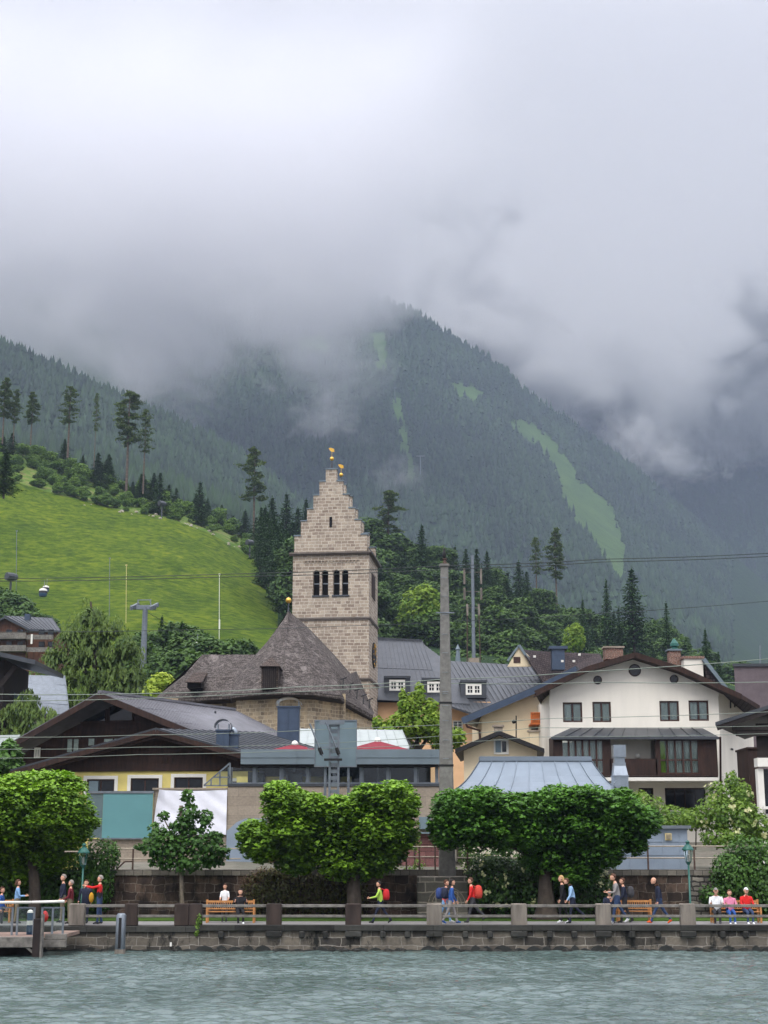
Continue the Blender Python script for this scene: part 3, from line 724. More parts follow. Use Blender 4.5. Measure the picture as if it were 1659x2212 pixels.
for k in (0, 2):
    (c1, w1), (c2, w2) = lights[k], lights[k+1]; cx = (c1+w1/2+c2-w2/2)/2
    col = MB(XF); col.lathe((cx, .2, 0), [(.17, bz0),(.17, bz0+.14),(.1, bz0+.2),(.095, bz1-.62),(.16, bz1-.5),(.19, bz1-.36)], 10)
    col.build('belfry_column', M['pole_concrete'], tower, smooth=True)
    fr = MB(XF)
    for c, w in (lights[k], lights[k+1]): q = MB(XF); q.box(c-w/2, c+w/2, .38, .46, (bz0+bz1)/2-.1, (bz0+bz1)/2); q.build('transom', M['steel'], tower)
    fr.box(c1-w1/2-.1, c2+w2/2+.1, -.1, .1, bz0-.16, bz0); fr.build('belfry_sill', M['metal_dark'], tower)
# side openings and the clock on the right face
sb = MB(XF); sb.box(.0, .06, TDp*.28, TDp*.66, bz0+.1, bz1); sb.build('side_opening', M['wood_dark'], tower)
ck = MB(XF); zck = zc(1405); n = 28
ck.slab([(.01, TDp*.52+1.25*cos(2*pi*k/n), zck+1.25*sin(2*pi*k/n)) for k in range(n)], (.12, 0, 0)); clock = ck.build('clock', M['black'], tower)
for k in range(12):
    a = 2*pi*k/12; MB(XF).bar((.16, TDp*.52+.95*cos(a), zck+.95*sin(a)), (.16, TDp*.52+1.15*cos(a), zck+1.15*sin(a)), .07).build('hour_mark', M['gold'], clock)
b = MB(XF); b.bar((.17, TDp*.52, zck), (.17, TDp*.52+.5, zck+.5), .09); b.build('clock_hand', M['gold'], clock); b = MB(XF); b.bar((.17, TDp*.52, zck), (.17, TDp*.52-.2, zck+.9), .07); b.build('clock_hand', M['gold'], clock)
def finial(u, vb, vball, vt, yy):
    z0, zb, z1 = zc(vb), zc(vball), zc(vt); x = xl(u)
    b = MB(XF); b.lathe((x, yy, 0), [(.15, z0-.1),(.07, z0+.9),(.045, zb-.2)], 8); rod = b.build('finial_rod', M['metal_dark'], tower)
    MB(XF).ball((x, yy, zb), .21).build('gilded_ball', M['gold'], rod, smooth=True)
    b = MB(XF); b.tube([(x, yy, zb), (x, yy, z1+.1)], .022); b.slab([(x-.33, yy, z1+.2),(x-.12, yy, z1+.25),(x+.12, yy, z1+.16),(x+.22, yy, z1+.1),(x+.24, yy, z1-.2),(x-.05, yy, z1-.17),(x-.2, yy, z1-.02)], (0, .03, 0)); b.build('weather_vane', M['gold'], rod)
finial(713.5, 1010, 987, 968, .3); finial(713.5, 1010, 987, 968, TDp-.3)
# choir: polygonal rubble wall and the steep bell-cast roof
def PZd(u, v, D): return P(u, v, D)
eave = [(345,1512,121),(420,1507,119.5),(497,1501,118.5),(500,1500,116.2),(545,1494,114.2),(610,1491,113.2),(680,1494,113.8),(736,1502,116),(744,1510,117.5),(775,1528,120.5),(806,1546,124)]
ringpts = [(395,1462,123),(448,1462,121.5),(510,1462,121),(530,1450,119.5),(560,1440,118),(614,1432,117.2),(672,1436,118),(716,1445,120),(728,1452,121),(752,1478,123),(775,1500,126)]
apx = [(437,1414,126),(500,1414,126),(560,1414,126),(600,1360,126.5),(615,1335,127),(623,1319,127),(630,1325,127.3),(655,1346,128),(672,1362,128.3),(720,1412,129),(757,1455,130)]
rf = MB()
E = [P(*e) for e in eave]; R_ = [P(*e) for e in ringpts]; A_ = [P(*e) for e in apx]
for i in range(len(E)-1):
    rf.poly([E[i], E[i+1], R_[i+1], R_[i]]); rf.poly([R_[i], R_[i+1], A_[i+1], A_[i]])
# right-hand far slope down to the side aisle and the left hip
rf.poly([E[-1], P(808,1540,136), P(770,1450,138), A_[-1], R_[-1]])
rf.poly([E[0], R_[0], A_[0], P(420,1440,132), P(330,1512,132)])
# the back of the roof, down to the far eave
BE = [P(330,1512,136), P(500,1505,144), P(600,1505,146), P(700,1505,146), P(808,1540,140)]
rf.poly([A_[0], A_[2], BE[1], BE[0]]); rf.poly([A_[2], A_[5], BE[2], BE[1]]); rf.poly([A_[5], A_[8], BE[3], BE[2]]); rf.poly([A_[8], A_[10], BE[4], BE[3]])
for f in [(E[i], E[i+1]) for i in range(len(E)-1)]:
    rf.slab([f[0], f[1], f[1]+Vector((0,0,-.3)), f[0]+Vector((0,0,-.3))], (0, .25, 0))
roof = rf.build('roof', M['shingle'], church, fixn=False)
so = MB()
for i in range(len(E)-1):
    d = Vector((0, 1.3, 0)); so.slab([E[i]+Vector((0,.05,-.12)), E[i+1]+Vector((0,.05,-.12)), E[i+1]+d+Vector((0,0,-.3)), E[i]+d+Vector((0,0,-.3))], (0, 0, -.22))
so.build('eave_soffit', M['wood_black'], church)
wl = [(508,116.6),(540,115.6),(610,114.4),(680,115.0),(732,117.4),(737,118.8),(770,121.2),(803,124.5)]
w = MB(); base = [(XZ(u, 12, D), D) for u, D in wl]
for i in range(len(base)-1):
    (xa, ya), (xb, yb) = base[i], base[i+1]
    za, zb_ = Z(1494, ya) - .1, Z(1494, yb) - .1
    if wl[i][0] >= 737: za, zb_ = Z(1512+(wl[i][0]-737)*.45, ya), Z(1512+(wl[i+1][0]-737)*.45, yb)
    w.poly([(xa,ya,5),(xb,yb,5),(xb,yb,zb_),(xa,ya,za)])
w.poly([(base[0][0],base[0][1],5),(base[0][0]-.4,132,5),(base[0][0]-.4,132,Z(1500,120)),(base[0][0],base[0][1],Z(1494,base[0][1])-.1)])
w.poly([(base[-1][0],base[-1][1],5),(base[-1][0]+.4,140,5),(base[-1][0]+.4,140,Z(1550,124)),(base[-1][0],base[-1][1],Z(1542,124.5))])
w.build('choir_wall', M['apse'], church, fixn=False)
w = MB(); w.box(X(350,1520,120), base[0][0], 120.2, 131, 5, Z(1508,120)); w.build('nave_wall', M['apse'], church)
bq = MB(); bq.bar((XZ(737, 8, 118.2), 117.9, 5), (XZ(737, 16, 118.2), 117.9, Z(1500,118)), .7); bq.build('buttress', M['apse'], church)
# dormer with a shingled pyramid roof
d = MB(); h = rect(565, 1438, 601, 1490, 113.6); d.box(h[0], h[1], 113.4, 118.6, h[2], h[3]); dorm = d.build('dormer', M['shingle_old'], church)
b = MB()
for k in range(7): b.box(h[0]+.12+(h[1]-h[0]-.24)*k/7+.01, h[0]+.12+(h[1]-h[0]-.24)*(k+1)/7-.01, 113.32, 113.4, h[2]+.05, h[3]-.02)
b.build('hatch', M['wood_black'], dorm)
hr = rect(561, 1410, 606, 1438, 113.3); b = MB(); top = Vector(((h[0]+h[1])/2, 115.6, hr[3])); q = [(hr[0],113.1,h[3]-.1),(hr[1],113.1,h[3]-.1),(hr[1],119.6,h[3]-.1),(hr[0],119.6,h[3]-.1)]
for i in range(4): b.poly([q[i], q[(i+1) % 4], tuple(top)])
b.poly(q[::-1]); b.build('dormer_roof', M['shingle_old'], dorm)
h = rect(405, 1474, 436, 1486, 119); b = MB(); b.box(h[0], h[1], 118.8, 123, h[2], h[3]); dd = b.build('dormer', M['inside_shade'], church)
b = MB(); b.slab([(h[0]-.12,118.5,h[3]),(h[1]+.12,118.5,h[3]),(h[1],122.4,h[3]+1.2),(h[0],122.4,h[3]+1.2)], (0,0,-.1)); b.build('dormer_roof', M['shingle_old'], dd)
p = P(623,1321,127); b = MB(); b.lathe((p.x, p.y, 0), [(.14, p.z-.5),(.06, p.z+.3),(.05, Z(1303,127))], 8); rod = b.build('finial_rod', M['metal_dark'], roof)
MB().ball((p.x, p.y, Z(1297,127)), .26).build('gilded_ball', M['gold'], rod, smooth=True)
# snow guards on the right slope
g = MB()
for (u, v, D) in ((742,1466,119.5),(757,1478,120.3),(772,1490,121),(786,1502,121.8),(799,1511,122.6)):
    c = P(u, v, D); g.bar(c, c+Vector((-.05,-.2,-.75)), .1); g.bar(c+Vector((-.25,-.1,-.1)), c+Vector((.25,.1,.1)), .09)
g.build('snow_guard', M['black'], roof)

# --- brown gabled inn at the left ------------------------------------
inn = thing('inn', (-17, 86, 3), 'yellow walled inn with dark boarded gables and a grey seamed metal roof', 'house')
ax, rg = P(215,1496,86), P(506,1534,96.7); eR, eRb = P(541,1628,84.5), P(682,1622,94.5); eL = P(-60,1652,89); eLb = eL + (rg-ax)
b = MB(); roof_plane(b, [eR, eRb, rg, ax], .22, 30, cross=3); roof_plane(b, [eL, eLb, rg, ax], .22, 20)
b.bar(ax+Vector((0,0,.06)), rg+Vector((0,0,.06)), .3, .14)
rf1 = b.build('roof', M['metal_roof'], inn)
b = MB()    # upper gable wall set back under the eaves
f = .45; dd = (rg-ax).normalized()*1.3
g0, g1, g2 = eL+dd+Vector((0,0,-.35)), eR+dd+Vector((0,0,-.35)), ax+dd+Vector((0,0,-.3))
g2.y = g0.y+(g1.y-g0.y)*(g2.x-g0.x)/(g1.x-g0.x); g2.z -= .15
lo = 7.4
b.poly([(g0.x, g0.y, lo), (g1.x, g1.y, lo), g1, g2, g0]); b.build('gable_wall', M['wood_dark'], inn, fixn=False)
b = MB()
for p, q in ((eL, ax), (ax, eR)): b.bar(p+Vector((0,-.03,-.2)), q+Vector((0,-.03,-.2)), .06, .34); 
b.build('bargeboard', M['wood_dark'], inn)
# windows in the upper gable lie on its own sloping-away plane
def on_gable(u, v):
    n = (g1-g0).cross(Vector((0,0,1))); o = Vector((0,0,CAMZ)); d = P(u, v, 86)-o; t = (g0-o).dot(n)/d.dot(n); return o+d*t
M['old_pane'] = plain('curtained_pane', srgb(150,166,158), .3, 0, .25, 4, .1)
def gable_window(u0, v0, u1, v1, frame, curtain=True, cols=2):
    a, c = on_gable(u0, v1), on_gable(u1, v0); e = (g1-g0); e.z = 0; e.normalize(); nn = Vector((e.y, -e.x, 0)); nn = nn if nn.y < 0 else -nn
    w = (c-a).dot(e); h = c.z-a.z; A = a+nn*.06
    def q(x, z, o=0): return A+e*x+Vector((0,0,z))+nn*o
    fr = MB(); t = .09
    for x0, x1, z0, z1 in ((0,t,0,h),(w-t,w,0,h),(t,w-t,0,t),(t,w-t,h-t,h)) + tuple((w*k/cols-t/2, w*k/cols+t/2, t, h-t) for k in range(1, cols)):
        fr.slab([q(x0,z0), q(x1,z0), q(x1,z1), q(x0,z1)], -nn*.1)
    W = fr.build('window', M[frame], inn); MB().slab([q(t,t,-.04), q(w-t,t,-.04), q(w-t,h-t,-.04), q(t,h-t,-.04)], -nn*.02).build('pane', M['old_pane' if curtain else 'glass_dark'], W)
gable_window(142, 1593, 174, 1628, 'wood_dark'); gable_window(188, 1592, 208, 1614, 'wood_dark', True, 1); gable_window(222, 1592, 270, 1606, 'wood_dark', True, 2)
gable_window(174, 1520, 232, 1562, 'wood_dark', False, 1); gable_window(234, 1518, 290, 1560, 'wood_dark', False, 1); gable_window(74, 1615, 88, 1638, 'trim', True, 2)
# lower gable and the yellow wall below it
a2, l2, r2 = P(337,1573.5,80.5), P(22,1664,80.5), P(524,1626,80.5); back = Vector((5.0, 7.0, .35))
b = MB(); roof_plane(b, [r2, r2+back, a2+back, a2], .16, 14); roof_plane(b, [l2, l2+back, a2+back, a2], .16, 14); b.build('porch_roof', M['metal_dark'], inn)
b = MB()
for p, q in ((l2, a2), (a2, r2)): b.bar(p+Vector((0,-.03,-.2)), q+Vector((0,-.03,-.2)), .06, .26); b.bar(p+Vector((0,.2,-.42)), q+Vector((0,.2,-.42)), .12, .16)
b.build('bargeboard', M['wood_dark'], inn)
WY = 81.6; h0 = P(88,1668,WY); h1 = P(522,1664,WY); b = MB()
b.prism([(X(118,1668,WY), Z(1668,WY)), (X(521,1664,WY), Z(1664,WY)), (X(518,1634,WY), Z(1634,WY)), (X(337,1582,WY), Z(1582,WY)), (X(100,1648,WY), Z(1648,WY))], WY-.12, WY+.1)
for k in range(3): u = 347+11*k; b.box(X(u,1650,WY), X(u+4,1650,WY), WY-.2, WY-.12, Z(1648,WY), Z(1634,WY))
b.build('gable_boards', M['wood_dark'], inn)
hs = [rect(187,1683,247,1716,WY), rect(282,1681,343,1714,WY), rect(376,1679,438,1711,WY), rect(500,1688,524,1708,WY)]
b = MB(); x0, x1 = X(120,1690,WY), X(560,1690,WY); walls_holes(b, x0, x1, 3, Z(1666,WY), WY, hs); b.poly([(x0,WY,3),(x0,WY+10,3),(x0,WY+10,Z(1666,WY)),(x0,WY,Z(1666,WY))]); b.build('wall', M['yellow'], inn, fixn=False)
for i, h in enumerate(hs): window(inn, h, WY, frame='wood_mid', surround='trim', sw=.18, glass='glass_dark' if i else 'glass_dark')
MB().box(hs[0][0]+.12, hs[0][0]+.62, WY+.05, WY+.1, hs[0][2]+.1, hs[0][3]-.1).build('open_shutter', M['signback'], inn)
# flues on the inn's roof
def flue(u0, u1, v0, v1, D, mat, cap=True, name='flue', label=None):
    x0, x1, z0, z1 = rect(u0, v0, u1, v1, D); dp = (x1-x0)*.8; b = MB(); b.box(x0, x1, D, D+dp, z0-.3, z1)
    for k in range(3): xx = x0+(x1-x0)*(.04+.46*k); b.box(xx-.02, xx+.02, D-.025, D, z0, z1)
    b.box(x0-.06, x1+.06, D-.06, D+dp+.06, z1, z1+.08)
    f = b.build(name, M[mat], inn)
    if cap:
        c = MB(); n = 10; w = (x1-x0)/2+.12; cx = (x0+x1)/2; vs = []
        for k in range(n+1):
            a = pi*k/n; vs += [(cx-w*cos(a), D-.12, z1+.22+.42*sin(a)), (cx-w*cos(a), D+dp+.12, z1+.22+.42*sin(a))]
        c.add(vs, [(2*k, 2*k+1, 2*k+3, 2*k+2) for k in range(n)]); c.add([(p[0], p[1], p[2]-.04) for p in vs], [(2*k+2, 2*k+3, 2*k+1, 2*k) for k in range(n)])
        for sx in (x0+.05, x1-.05):
            for sy in (D+.05, D+dp-.05): c.bar((sx, sy, z1+.05), (sx, sy, z1+.4), .04)
        c.build('cowl', M['steel_shiny'], f, fixn=False)
    return f
flue(599, 646, 1528, 1592, 90.5, 'duct_dark'); flue(467, 495, 1579, 1612, 80.9, 'duct_dark'); flue(496, 515, 1588, 1616, 81.2, 'duct_dark', False)
b = MB(); b.tube([P(508,1588,81.4)+Vector((0,0,-.1)), P(508,1581,81.4), P(505,1576,81.4), P(499,1575,81.4)], .14, 10); b.build('elbow_pipe', M['steel_shiny'], inn, smooth=True)
b = MB(); b.tube([P(520,1594,85.5), P(563,1609,86.5)], .13, 8); b.build('roof_pipe', M['metal_dark'], inn)
b = MB(); b.box(*[X(463,1540,93), X(467,1540,93)], 93, 93.15, Z(1556,93), Z(1536,93)); b.build('vent_stub', M['metal_dark'], inn)

# --- restaurant terrace: concrete base, window band, sheet fascia -----
rest = thing('restaurant', (-3, 76, 3), 'long terrace restaurant with a blue grey fascia above a band of windows on concrete', 'restaurant')
RY = 76.0
b = MB(); x0, x1 = X(490,1760,RY), X(952,1760,RY)
b.box(x0, x1, RY, RY+.4, Z(1800,RY), Z(1699,RY)); b.box(x0, x1, RY+.4, RY+9, Z(1720,RY), Z(1712,RY)); b.box(x1-.3, x1, RY+.4, RY+9, 3, Z(1699,RY)); b.build('wall', M['concrete'], rest)
MB().box(x0, x1, RY+.05, RY+.4, 2.9, Z(1800,RY)).build('base_wall', M['pink_block'], rest)
MB().box(x0, x1-.01, RY-.06, RY+.5, Z(1698.5,RY), Z(1693,RY)).build('coping', M['metal_dark'], rest)
fz0, fz1 = Z(1652,RY), Z(1620,RY); b = MB(); b.box(X(522,1635,RY), X(950,1635,RY), RY-.5, RY-.3, fz0, fz1); b.box(X(522,1635,RY), X(950,1635,RY), RY-.53, RY-.5, Z(1637,RY)-.02, Z(1637,RY)+.03)
b.box(X(522,1635,RY), X(950,1635,RY), RY-.3, RY+9, fz1-.15, fz1-.02)
for u in (643, 930): b.box(X(u,1635,RY), X(u,1635,RY)+.03, RY-.53, RY-.5, fz0, fz1)
b.build('fascia', M['fascia'], rest)
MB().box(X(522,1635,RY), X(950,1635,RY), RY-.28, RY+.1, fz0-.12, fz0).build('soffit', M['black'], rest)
b = MB(); us = [495, 549, 607, 664, 722, 780, 838, 898, 944]; zt1 = fz0-.12; zb1 = Z(1693,RY)
for u in us: xx = X(u,1675,RY); b.box(xx-.09, xx+.09, RY+.1, RY+.28, zb1, zt1)
for u in us: xx = X(u,1675,RY); b.box(xx+.11, xx+.15, RY+.12, RY+.24, zb1, zt1)
b.box(x0, x1-.01, RY+.08, RY+.3, zb1, zb1+.07); mull = b.build('mullion', M['steel'], rest)
for i in range(len(us)-1):
    a, c = X(us[i],1675,RY)+.16, X(us[i+1],1675,RY)-.1; MB().box(a, c, RY+.19, RY+.2, zb1+.07, zt1-.02).build('pane', M['glass'], rest)
MB().box(x0+1.2, x1-.3, RY+6.0, RY+6.1, zb1-.6, fz1-.1).build('back_wall', M['inside_shade'], rest); MB().box(X(522,1635,RY)+.1, x1-.1, RY+.4, RY+8.8, fz1-.4, fz1-.2).build('ceiling', M['inside_shade'], rest)
MB().box(x0+.1, x0+6.2, RY+3.6, RY+3.7, zb1-.3, zt1-.3).build('inner_wall', M['yellow'], rest)
for k in range(3): h = (x0+.7+2*k, x0+1.6+2*k, zb1-.1, zb1+.8); MB().box(h[0], h[1], RY+3.5, RY+3.58, h[2], h[3]).build('inner_window', M['glass_dark'], rest)
# pointed corner glazing at the left end
b = MB(); pa, pb, pc = P(440,1697,RY), P(497,1648,RY), P(497,1697,RY)
for p, q in ((pa, pb), (pb, pc), (pa, pc), (P(456,1697,RY), P(456,1684,RY)), (P(475,1697,RY), P(475,1668,RY)), (P(462,1679,RY), P(497,1679,RY))): b.bar(p, q, .07)
sp = b.build('wind_screen', M['steel'], rest); MB().slab([pa, pc, pb], (0, .02, 0)).build('screen_glass', M['glass'], sp)
# lower boards: teal panel, grey panels, white sheeting, stepped bluish sheet
b = MB(); b.box(X(187,1760,RY), X(222,1760,RY), RY-.1, RY-.04, Z(1810,RY), Z(1715,RY)); b.build('grey_panel', M['grey_panel'], rest)
b = MB(); b.box(X(222,1760,RY)+.01, X(330,1760,RY), RY-.12, RY-.05, Z(1810,RY), Z(1714,RY)); b.build('teal_panel', M['teal'], rest)
b = MB(); b.box(X(184,1760,RY), X(332,1760,RY), RY-.16, RY-.02, Z(1714,RY), Z(1709,RY)); b.box(X(218,1760,RY), X(330,1760,RY), RY-.16, RY-.02, Z(1813,RY), Z(1810,RY)); b.build('panel_rail', M['steel'], rest)
b = MB(); b.box(X(330,1760,RY), X(490,1760,RY), RY+.02, RY+.4, 2.9, Z(1706,RY)); b.box(X(186,1830,RY), X(330,1830,RY), RY+.02, RY+.4, 2.9, Z(1812,RY)); b.box(X(330,1705,RY), X(490,1705,RY), RY-.1, RY+.42, Z(1706,RY), Z(1702,RY)); b.build('side_wall', M['concrete'], rest)
# sheeting, slightly crumpled with a loose top-left corner
n, m_ = 26, 20; x0s, x1s, z0s, z1s = rect(334, 1706, 490, 1803, RY); vs = []
for j in range(m_+1):
    for i in range(n+1):
        fx, fz = i/n, j/m_; o = .03*sin(fx*9+fz*4)*cos(fz*7-fx*3)+.02*sin(fx*23+fz*17)
        cr = max(0, 1-fx*7)*max(0, fz*1.0)
        vs.append((x0s+(x1s-x0s)*fx+cr*.25*fz, RY-.09+o-cr*.25, z0s+(z1s-z0s)*fz-.06*sin(fx*pi)*fz))
b = MB(); b.add(vs, [(j*(n+1)+i, j*(n+1)+i+1, (j+1)*(n+1)+i+1, (j+1)*(n+1)+i) for j in range(m_) for i in range(n)]); tag(b.build('white_sheeting', M['white_sheet'], None, smooth=True, fixn=False), 'white sheeting stretched over the concrete terrace wall, one top corner torn loose', 'sheeting')
RX = RY-.12
b = MB(); b.prism([(X(488,1870,RX), 2.9), (X(576,1870,RX), 2.9), (X(576,1800,RX), Z(1768,RX)), (X(530,1770,RX), Z(1768,RX)), (X(512,1775,RX), Z(1776,RX)), (X(490,1790,RX), Z(1795,RX))], RX-.05, RX+.1)
b.build('sheet_cladding', M['shed'], rest)
b = MB(); b.box(X(905,1770,RY), X(930,1770,RY), RY-.45, RY-.02, Z(1791,RY), Z(1765,RY)); b.box(X(902,1770,RY), X(958,1770,RY), RY-.5, RY-.01, Z(1801,RY), Z(1798,RY)); b.build('cooling_unit', M['signback'], rest)
# big red parasols standing on the terrace behind the fascia
def parasol(u, v0, v1, hw, D, label):
    c = P(u, v0, D); e = Z(v1, D); r_ = hw/F*D*1.03; g = thing('parasol', (c.x, D, 7.2), label, 'parasol', 'red parasols on the restaurant terrace')
    b = MB(); q = [(c.x-r_, D-r_*.6, e), (c.x+r_, D-r_*.6, e), (c.x+r_, D+r_*1.0, e), (c.x-r_, D+r_*1.0, e)]
    for i in range(4): b.poly([q[i], q[(i+1) % 4], (c.x, D, c.z)])
    for i in range(4): p, s = Vector(q[i]), Vector(q[(i+1) % 4]); b.slab([p, s, s+Vector((0,0,-.22)), p+Vector((0,0,-.22))], (0,.02,0)) if i in (0,2) else b.slab([p, s, s+Vector((0,0,-.22)), p+Vector((0,0,-.22))], (.02,0,0))
    b.build('canopy', M['red_canvas'], g, fixn=False); MB().tube([(c.x, D, 7.2), (c.x, D, c.z)], .05).build('pole', M['steel'], g)
    MB().ball((c.x, D, c.z), .18).build('cap', M['trim'], g)
parasol(637, 1607, 1626, 62, 80, 'red parasol beside the roof of the inn, left of the blank board')
parasol(816, 1600, 1622, 66, 80, 'red parasol showing above the fascia right of the blank board')

# --- low pale roof between inn and church
lr = thing('outbuilding', (-2, 99, 5), 'low building with a pale seamed metal roof below the church choir', 'building')
b = MB(); roof_plane(b, [P(640,1618,95), P(884,1616,95), P(868,1577,101), P(648,1574,101)], .15, 12); b.build('roof', M['pale_roof'], lr)
b = MB(); q = [P(868,1577,101), P(886,1614,95.2), P(892,1612,104)]; b.slab(q, (.1,0,-.1)); b.build('gable_end', M['black'], lr)
MB().box(X(655,1625,97), X(875,1625,97), 97, 104, 5, Z(1622,97)).build('wall', M['warm_white'], lr)

# --- parsonage right of the tower ------------------------------------
pars = thing('parsonage', (12, 152, 8), 'peach house with a long dark seamed roof and white dormers right of the tower', 'house')
PD = 146.0
b = MB()
roof_plane(b, [P(817,1512,PD), P(1015,1520,PD), P(962,1427,155), P(905,1384,160)], .2, 0)
roof_plane(b, [P(790,1511,PD), P(960,1518,PD), P(912,1384,159), P(790,1379,159)], .2, 15, cross=1)
roof_plane(b, [P(1035,1545,PD-2), P(1190,1500,PD+2), P(1148,1438,157), P(962,1427,157)], .2, 17, cross=1); roof_plane(b, [P(948,1517,PD), P(1035,1545,PD-2), P(962,1427,157), P(905,1384,160)], .2, 9, cross=1)
b.bar(P(790,1379,159), P(912,1385,159), .5, .3); b.poly([P(790,1379,159), P(905,1384,160), P(905,1500,172), P(790,1500,172)]); b.poly([P(905,1384,160), P(962,1427,157), P(1150,1438,157), P(1150,1530,170), P(905,1510,172)])
b.build('roof', M['metal_dark'], pars, fixn=False)
b = MB(); hs = [rect(978,1556,1000,1582,PD+1), rect(875,1600,905,1625,PD+1), rect(830,1562,850,1588,PD+1)]
walls_holes(b, X(800,1560,PD+1), X(1060,1560,PD+1), 6, Z(1516,PD+1), PD+1, hs); b.build('wall', M['peach'], pars, fixn=False)
for h in hs: window(pars, h, PD+1, frame='trim', rows=2, fw=.12)
for u, v in ((858,1480), (940,1484), (1023,1489)):
    DD = 147.5; h = rect(u-17, v-11.5, u+17, v+12, DD); b = MB(); b.box(h[0]-.5, h[0], DD, DD+6, h[2]-.3, h[3]+.15); b.box(h[1], h[1]+.5, DD, DD+6, h[2]-.3, h[3]+.15); b.box(h[0]-.55, h[1]+.55, DD-.15, DD+6, h[3]+.15, h[3]+.38); b.box(h[0], h[1], DD, DD+.5, h[2]-.3, h[2])
    dm = b.build('dormer', M['metal_dark'], pars); b = MB(); fw = .2
    b.box(h[0], h[0]+fw, DD-.06, DD, h[2], h[3]); b.box(h[1]-fw, h[1], DD-.06, DD, h[2], h[3]); b.box(h[0]+fw, h[1]-fw, DD-.06, DD, h[2], h[2]+fw); b.box(h[0]+fw, h[1]-fw, DD-.06, DD, h[3]-fw, h[3]); cx = (h[0]+h[1])/2; b.box(cx-.13, cx+.13, DD-.05, DD, h[2]+fw, h[3]-fw)
    for k in (0, 1):
        xa = h[0]+fw if k == 0 else cx+.13; xb = cx-.13 if k == 0 else h[1]-fw
        b.box((xa+xb)/2-.03, (xa+xb)/2+.03, DD-.04, DD, h[2]+fw, h[3]-fw); zc_ = (h[2]+h[3])/2; b.box(xa, xb, DD-.03, DD, zc_-.03, zc_+.03)
    b.build('dormer_window', M['trim'], dm); MB().box(h[0]+.1, h[1]-.1, DD+.01, DD+.06, h[2]+.1, h[3]-.1).build('dormer_pane', M['glass_dark'], dm)
# spirelet and small chimney on the parsonage ridge
b = MB(); b.lathe((X(989,1410,165), 165, 0), [(.3, Z(1430,165)),(.2, Z(1405,165)),(.28, Z(1403,165)),(.03, Z(1392,165))], 8); b.build('ridge_spike', M['fascia'], pars)
b = MB(); x = X(1024,1428,158); b.box(x-.55, x+.55, 158, 159, Z(1440,158), Z(1421,158)); b.build('chimney', M['concrete'], pars)

# --- houses right of the parsonage -----------------------------------
gh = thing('gabled_house', (20, 150, 8), 'ochre gable with a brown tiled roof peeping out above the parsonage roof', 'house')
GDp = 152
b = MB(); b.prism([(X(1096,1440,GDp), Z(1440,GDp)), (X(1165,1440,GDp), Z(1440,GDp)), (X(1122,1396,GDp), Z(1396,GDp))], GDp, GDp+.3); b.build('gable_wall', M['warm_white'], gh)
MB().box(X(1109,1420,GDp), X(1124,1420,GDp), GDp-.05, GDp, Z(1432,GDp), Z(1419,GDp)).build('window', M['wood_mid'], gh)
b = MB(); b.bar(P(1121,1394,GDp), P(1170,1470,GDp), .6, .25); b.bar(P(1121,1394,GDp), P(1096,1428,GDp), .3, .2); b.build('gable_trim', M['fascia'], gh)
b = MB(); b.slab([P(1127,1403,GDp), P(1175,1475,GDp-2), P(1330,1475,GDp-2), P(1295,1412,GDp+6), P(1190,1408,GDp+6)], (0,0,-.2)); b.build('roof', M['tile'], gh)
b = MB(); h = rect(1186,1402,1226,1425,150); b.box(h[0]+.3, h[1]-.3, 150, 151.2, h[2]-1, h[3]); b.box(h[0], h[1], 149.8, 151.4, h[3], h[3]+.3); b.build('chimney', M['duct_dark'], gh)
b = MB()
for u, v in ((1155,1420),(1252,1416),(1240,1430),(1215,1430)):
    c = P(u, v, 148); b.box(c.x-.12, c.x+.12, 148, 148.2, c.z, c.z+.2)
b.build('roof_hook', M['trim'], gh)

ch = thing('eaves_house', (14, 112, 5), 'cream house with a broad dark overhanging eave between the concrete pole and the white house', 'house')
ED = 112.0
b = MB(); e0, e1, e2 = P(998,1549,108), P(1165,1478,108), P(1245,1437,108); bk = Vector((2.5, 12, .2))
for p, q in ((e0, e1), (e1, e2)): b.slab([p, q, q+bk, p+bk], (0, 0, -.35))
roof_c = b.build('roof', M['metal_dark'], ch)
b = MB(); b.bar(e0+Vector((0,-.05,-.3)), e1+Vector((0,-.05,-.3)), .1, .45); b.bar(e1+Vector((0,-.05,-.3)), e2+Vector((0,-.05,-.3)), .1, .45); b.build('bargeboard', M['duct_dark'], ch)
b = MB(); b.prism([(X(1040,1620,ED-3), 5), (X(1200,1620,ED-3), 5), (X(1200,1480,ED-3), Z(1475,ED-3)), (X(1040,1520,ED-3), Z(1537,ED-3))], ED-3, ED+9); b.build('wall', M['warm_white'], ch)
b = MB(); b.tube([P(1003,1556,108), P(1010,1570,108), P(1036,1578,108.6), P(1038,1620,108.8)], .09); b.build('downpipe', M['wood_mid'], ch)
b = MB(); h = rect(1146,1539,1175,1562,ED-4.6)
b.box(h[0], h[1], ED-4.7, ED-3, h[2]-.1, h[2]); b.box(h[0], h[1], ED-4.75, ED-4.65, h[3]-.08, h[3])
for k in range(8): xx = h[0]+(h[1]-h[0]-.1)*k/7; b.box(xx, xx+.16, ED-4.7, ED-4.66, h[2], h[3]-.08)
b.build('balcony', M['orange_wood'], ch)
MB().box(h[0]+.2, h[1], ED-3.08, ED-3, h[2]-2.2, h[2]-.2).build('door', M['wood_dark'], ch)
b = MB(); b.tube([P(1115,1610,104), P(1115,1546,104)], .05); b.ball(P(1110,1559,104), .14); b.build('aerial', M['black'], ch)
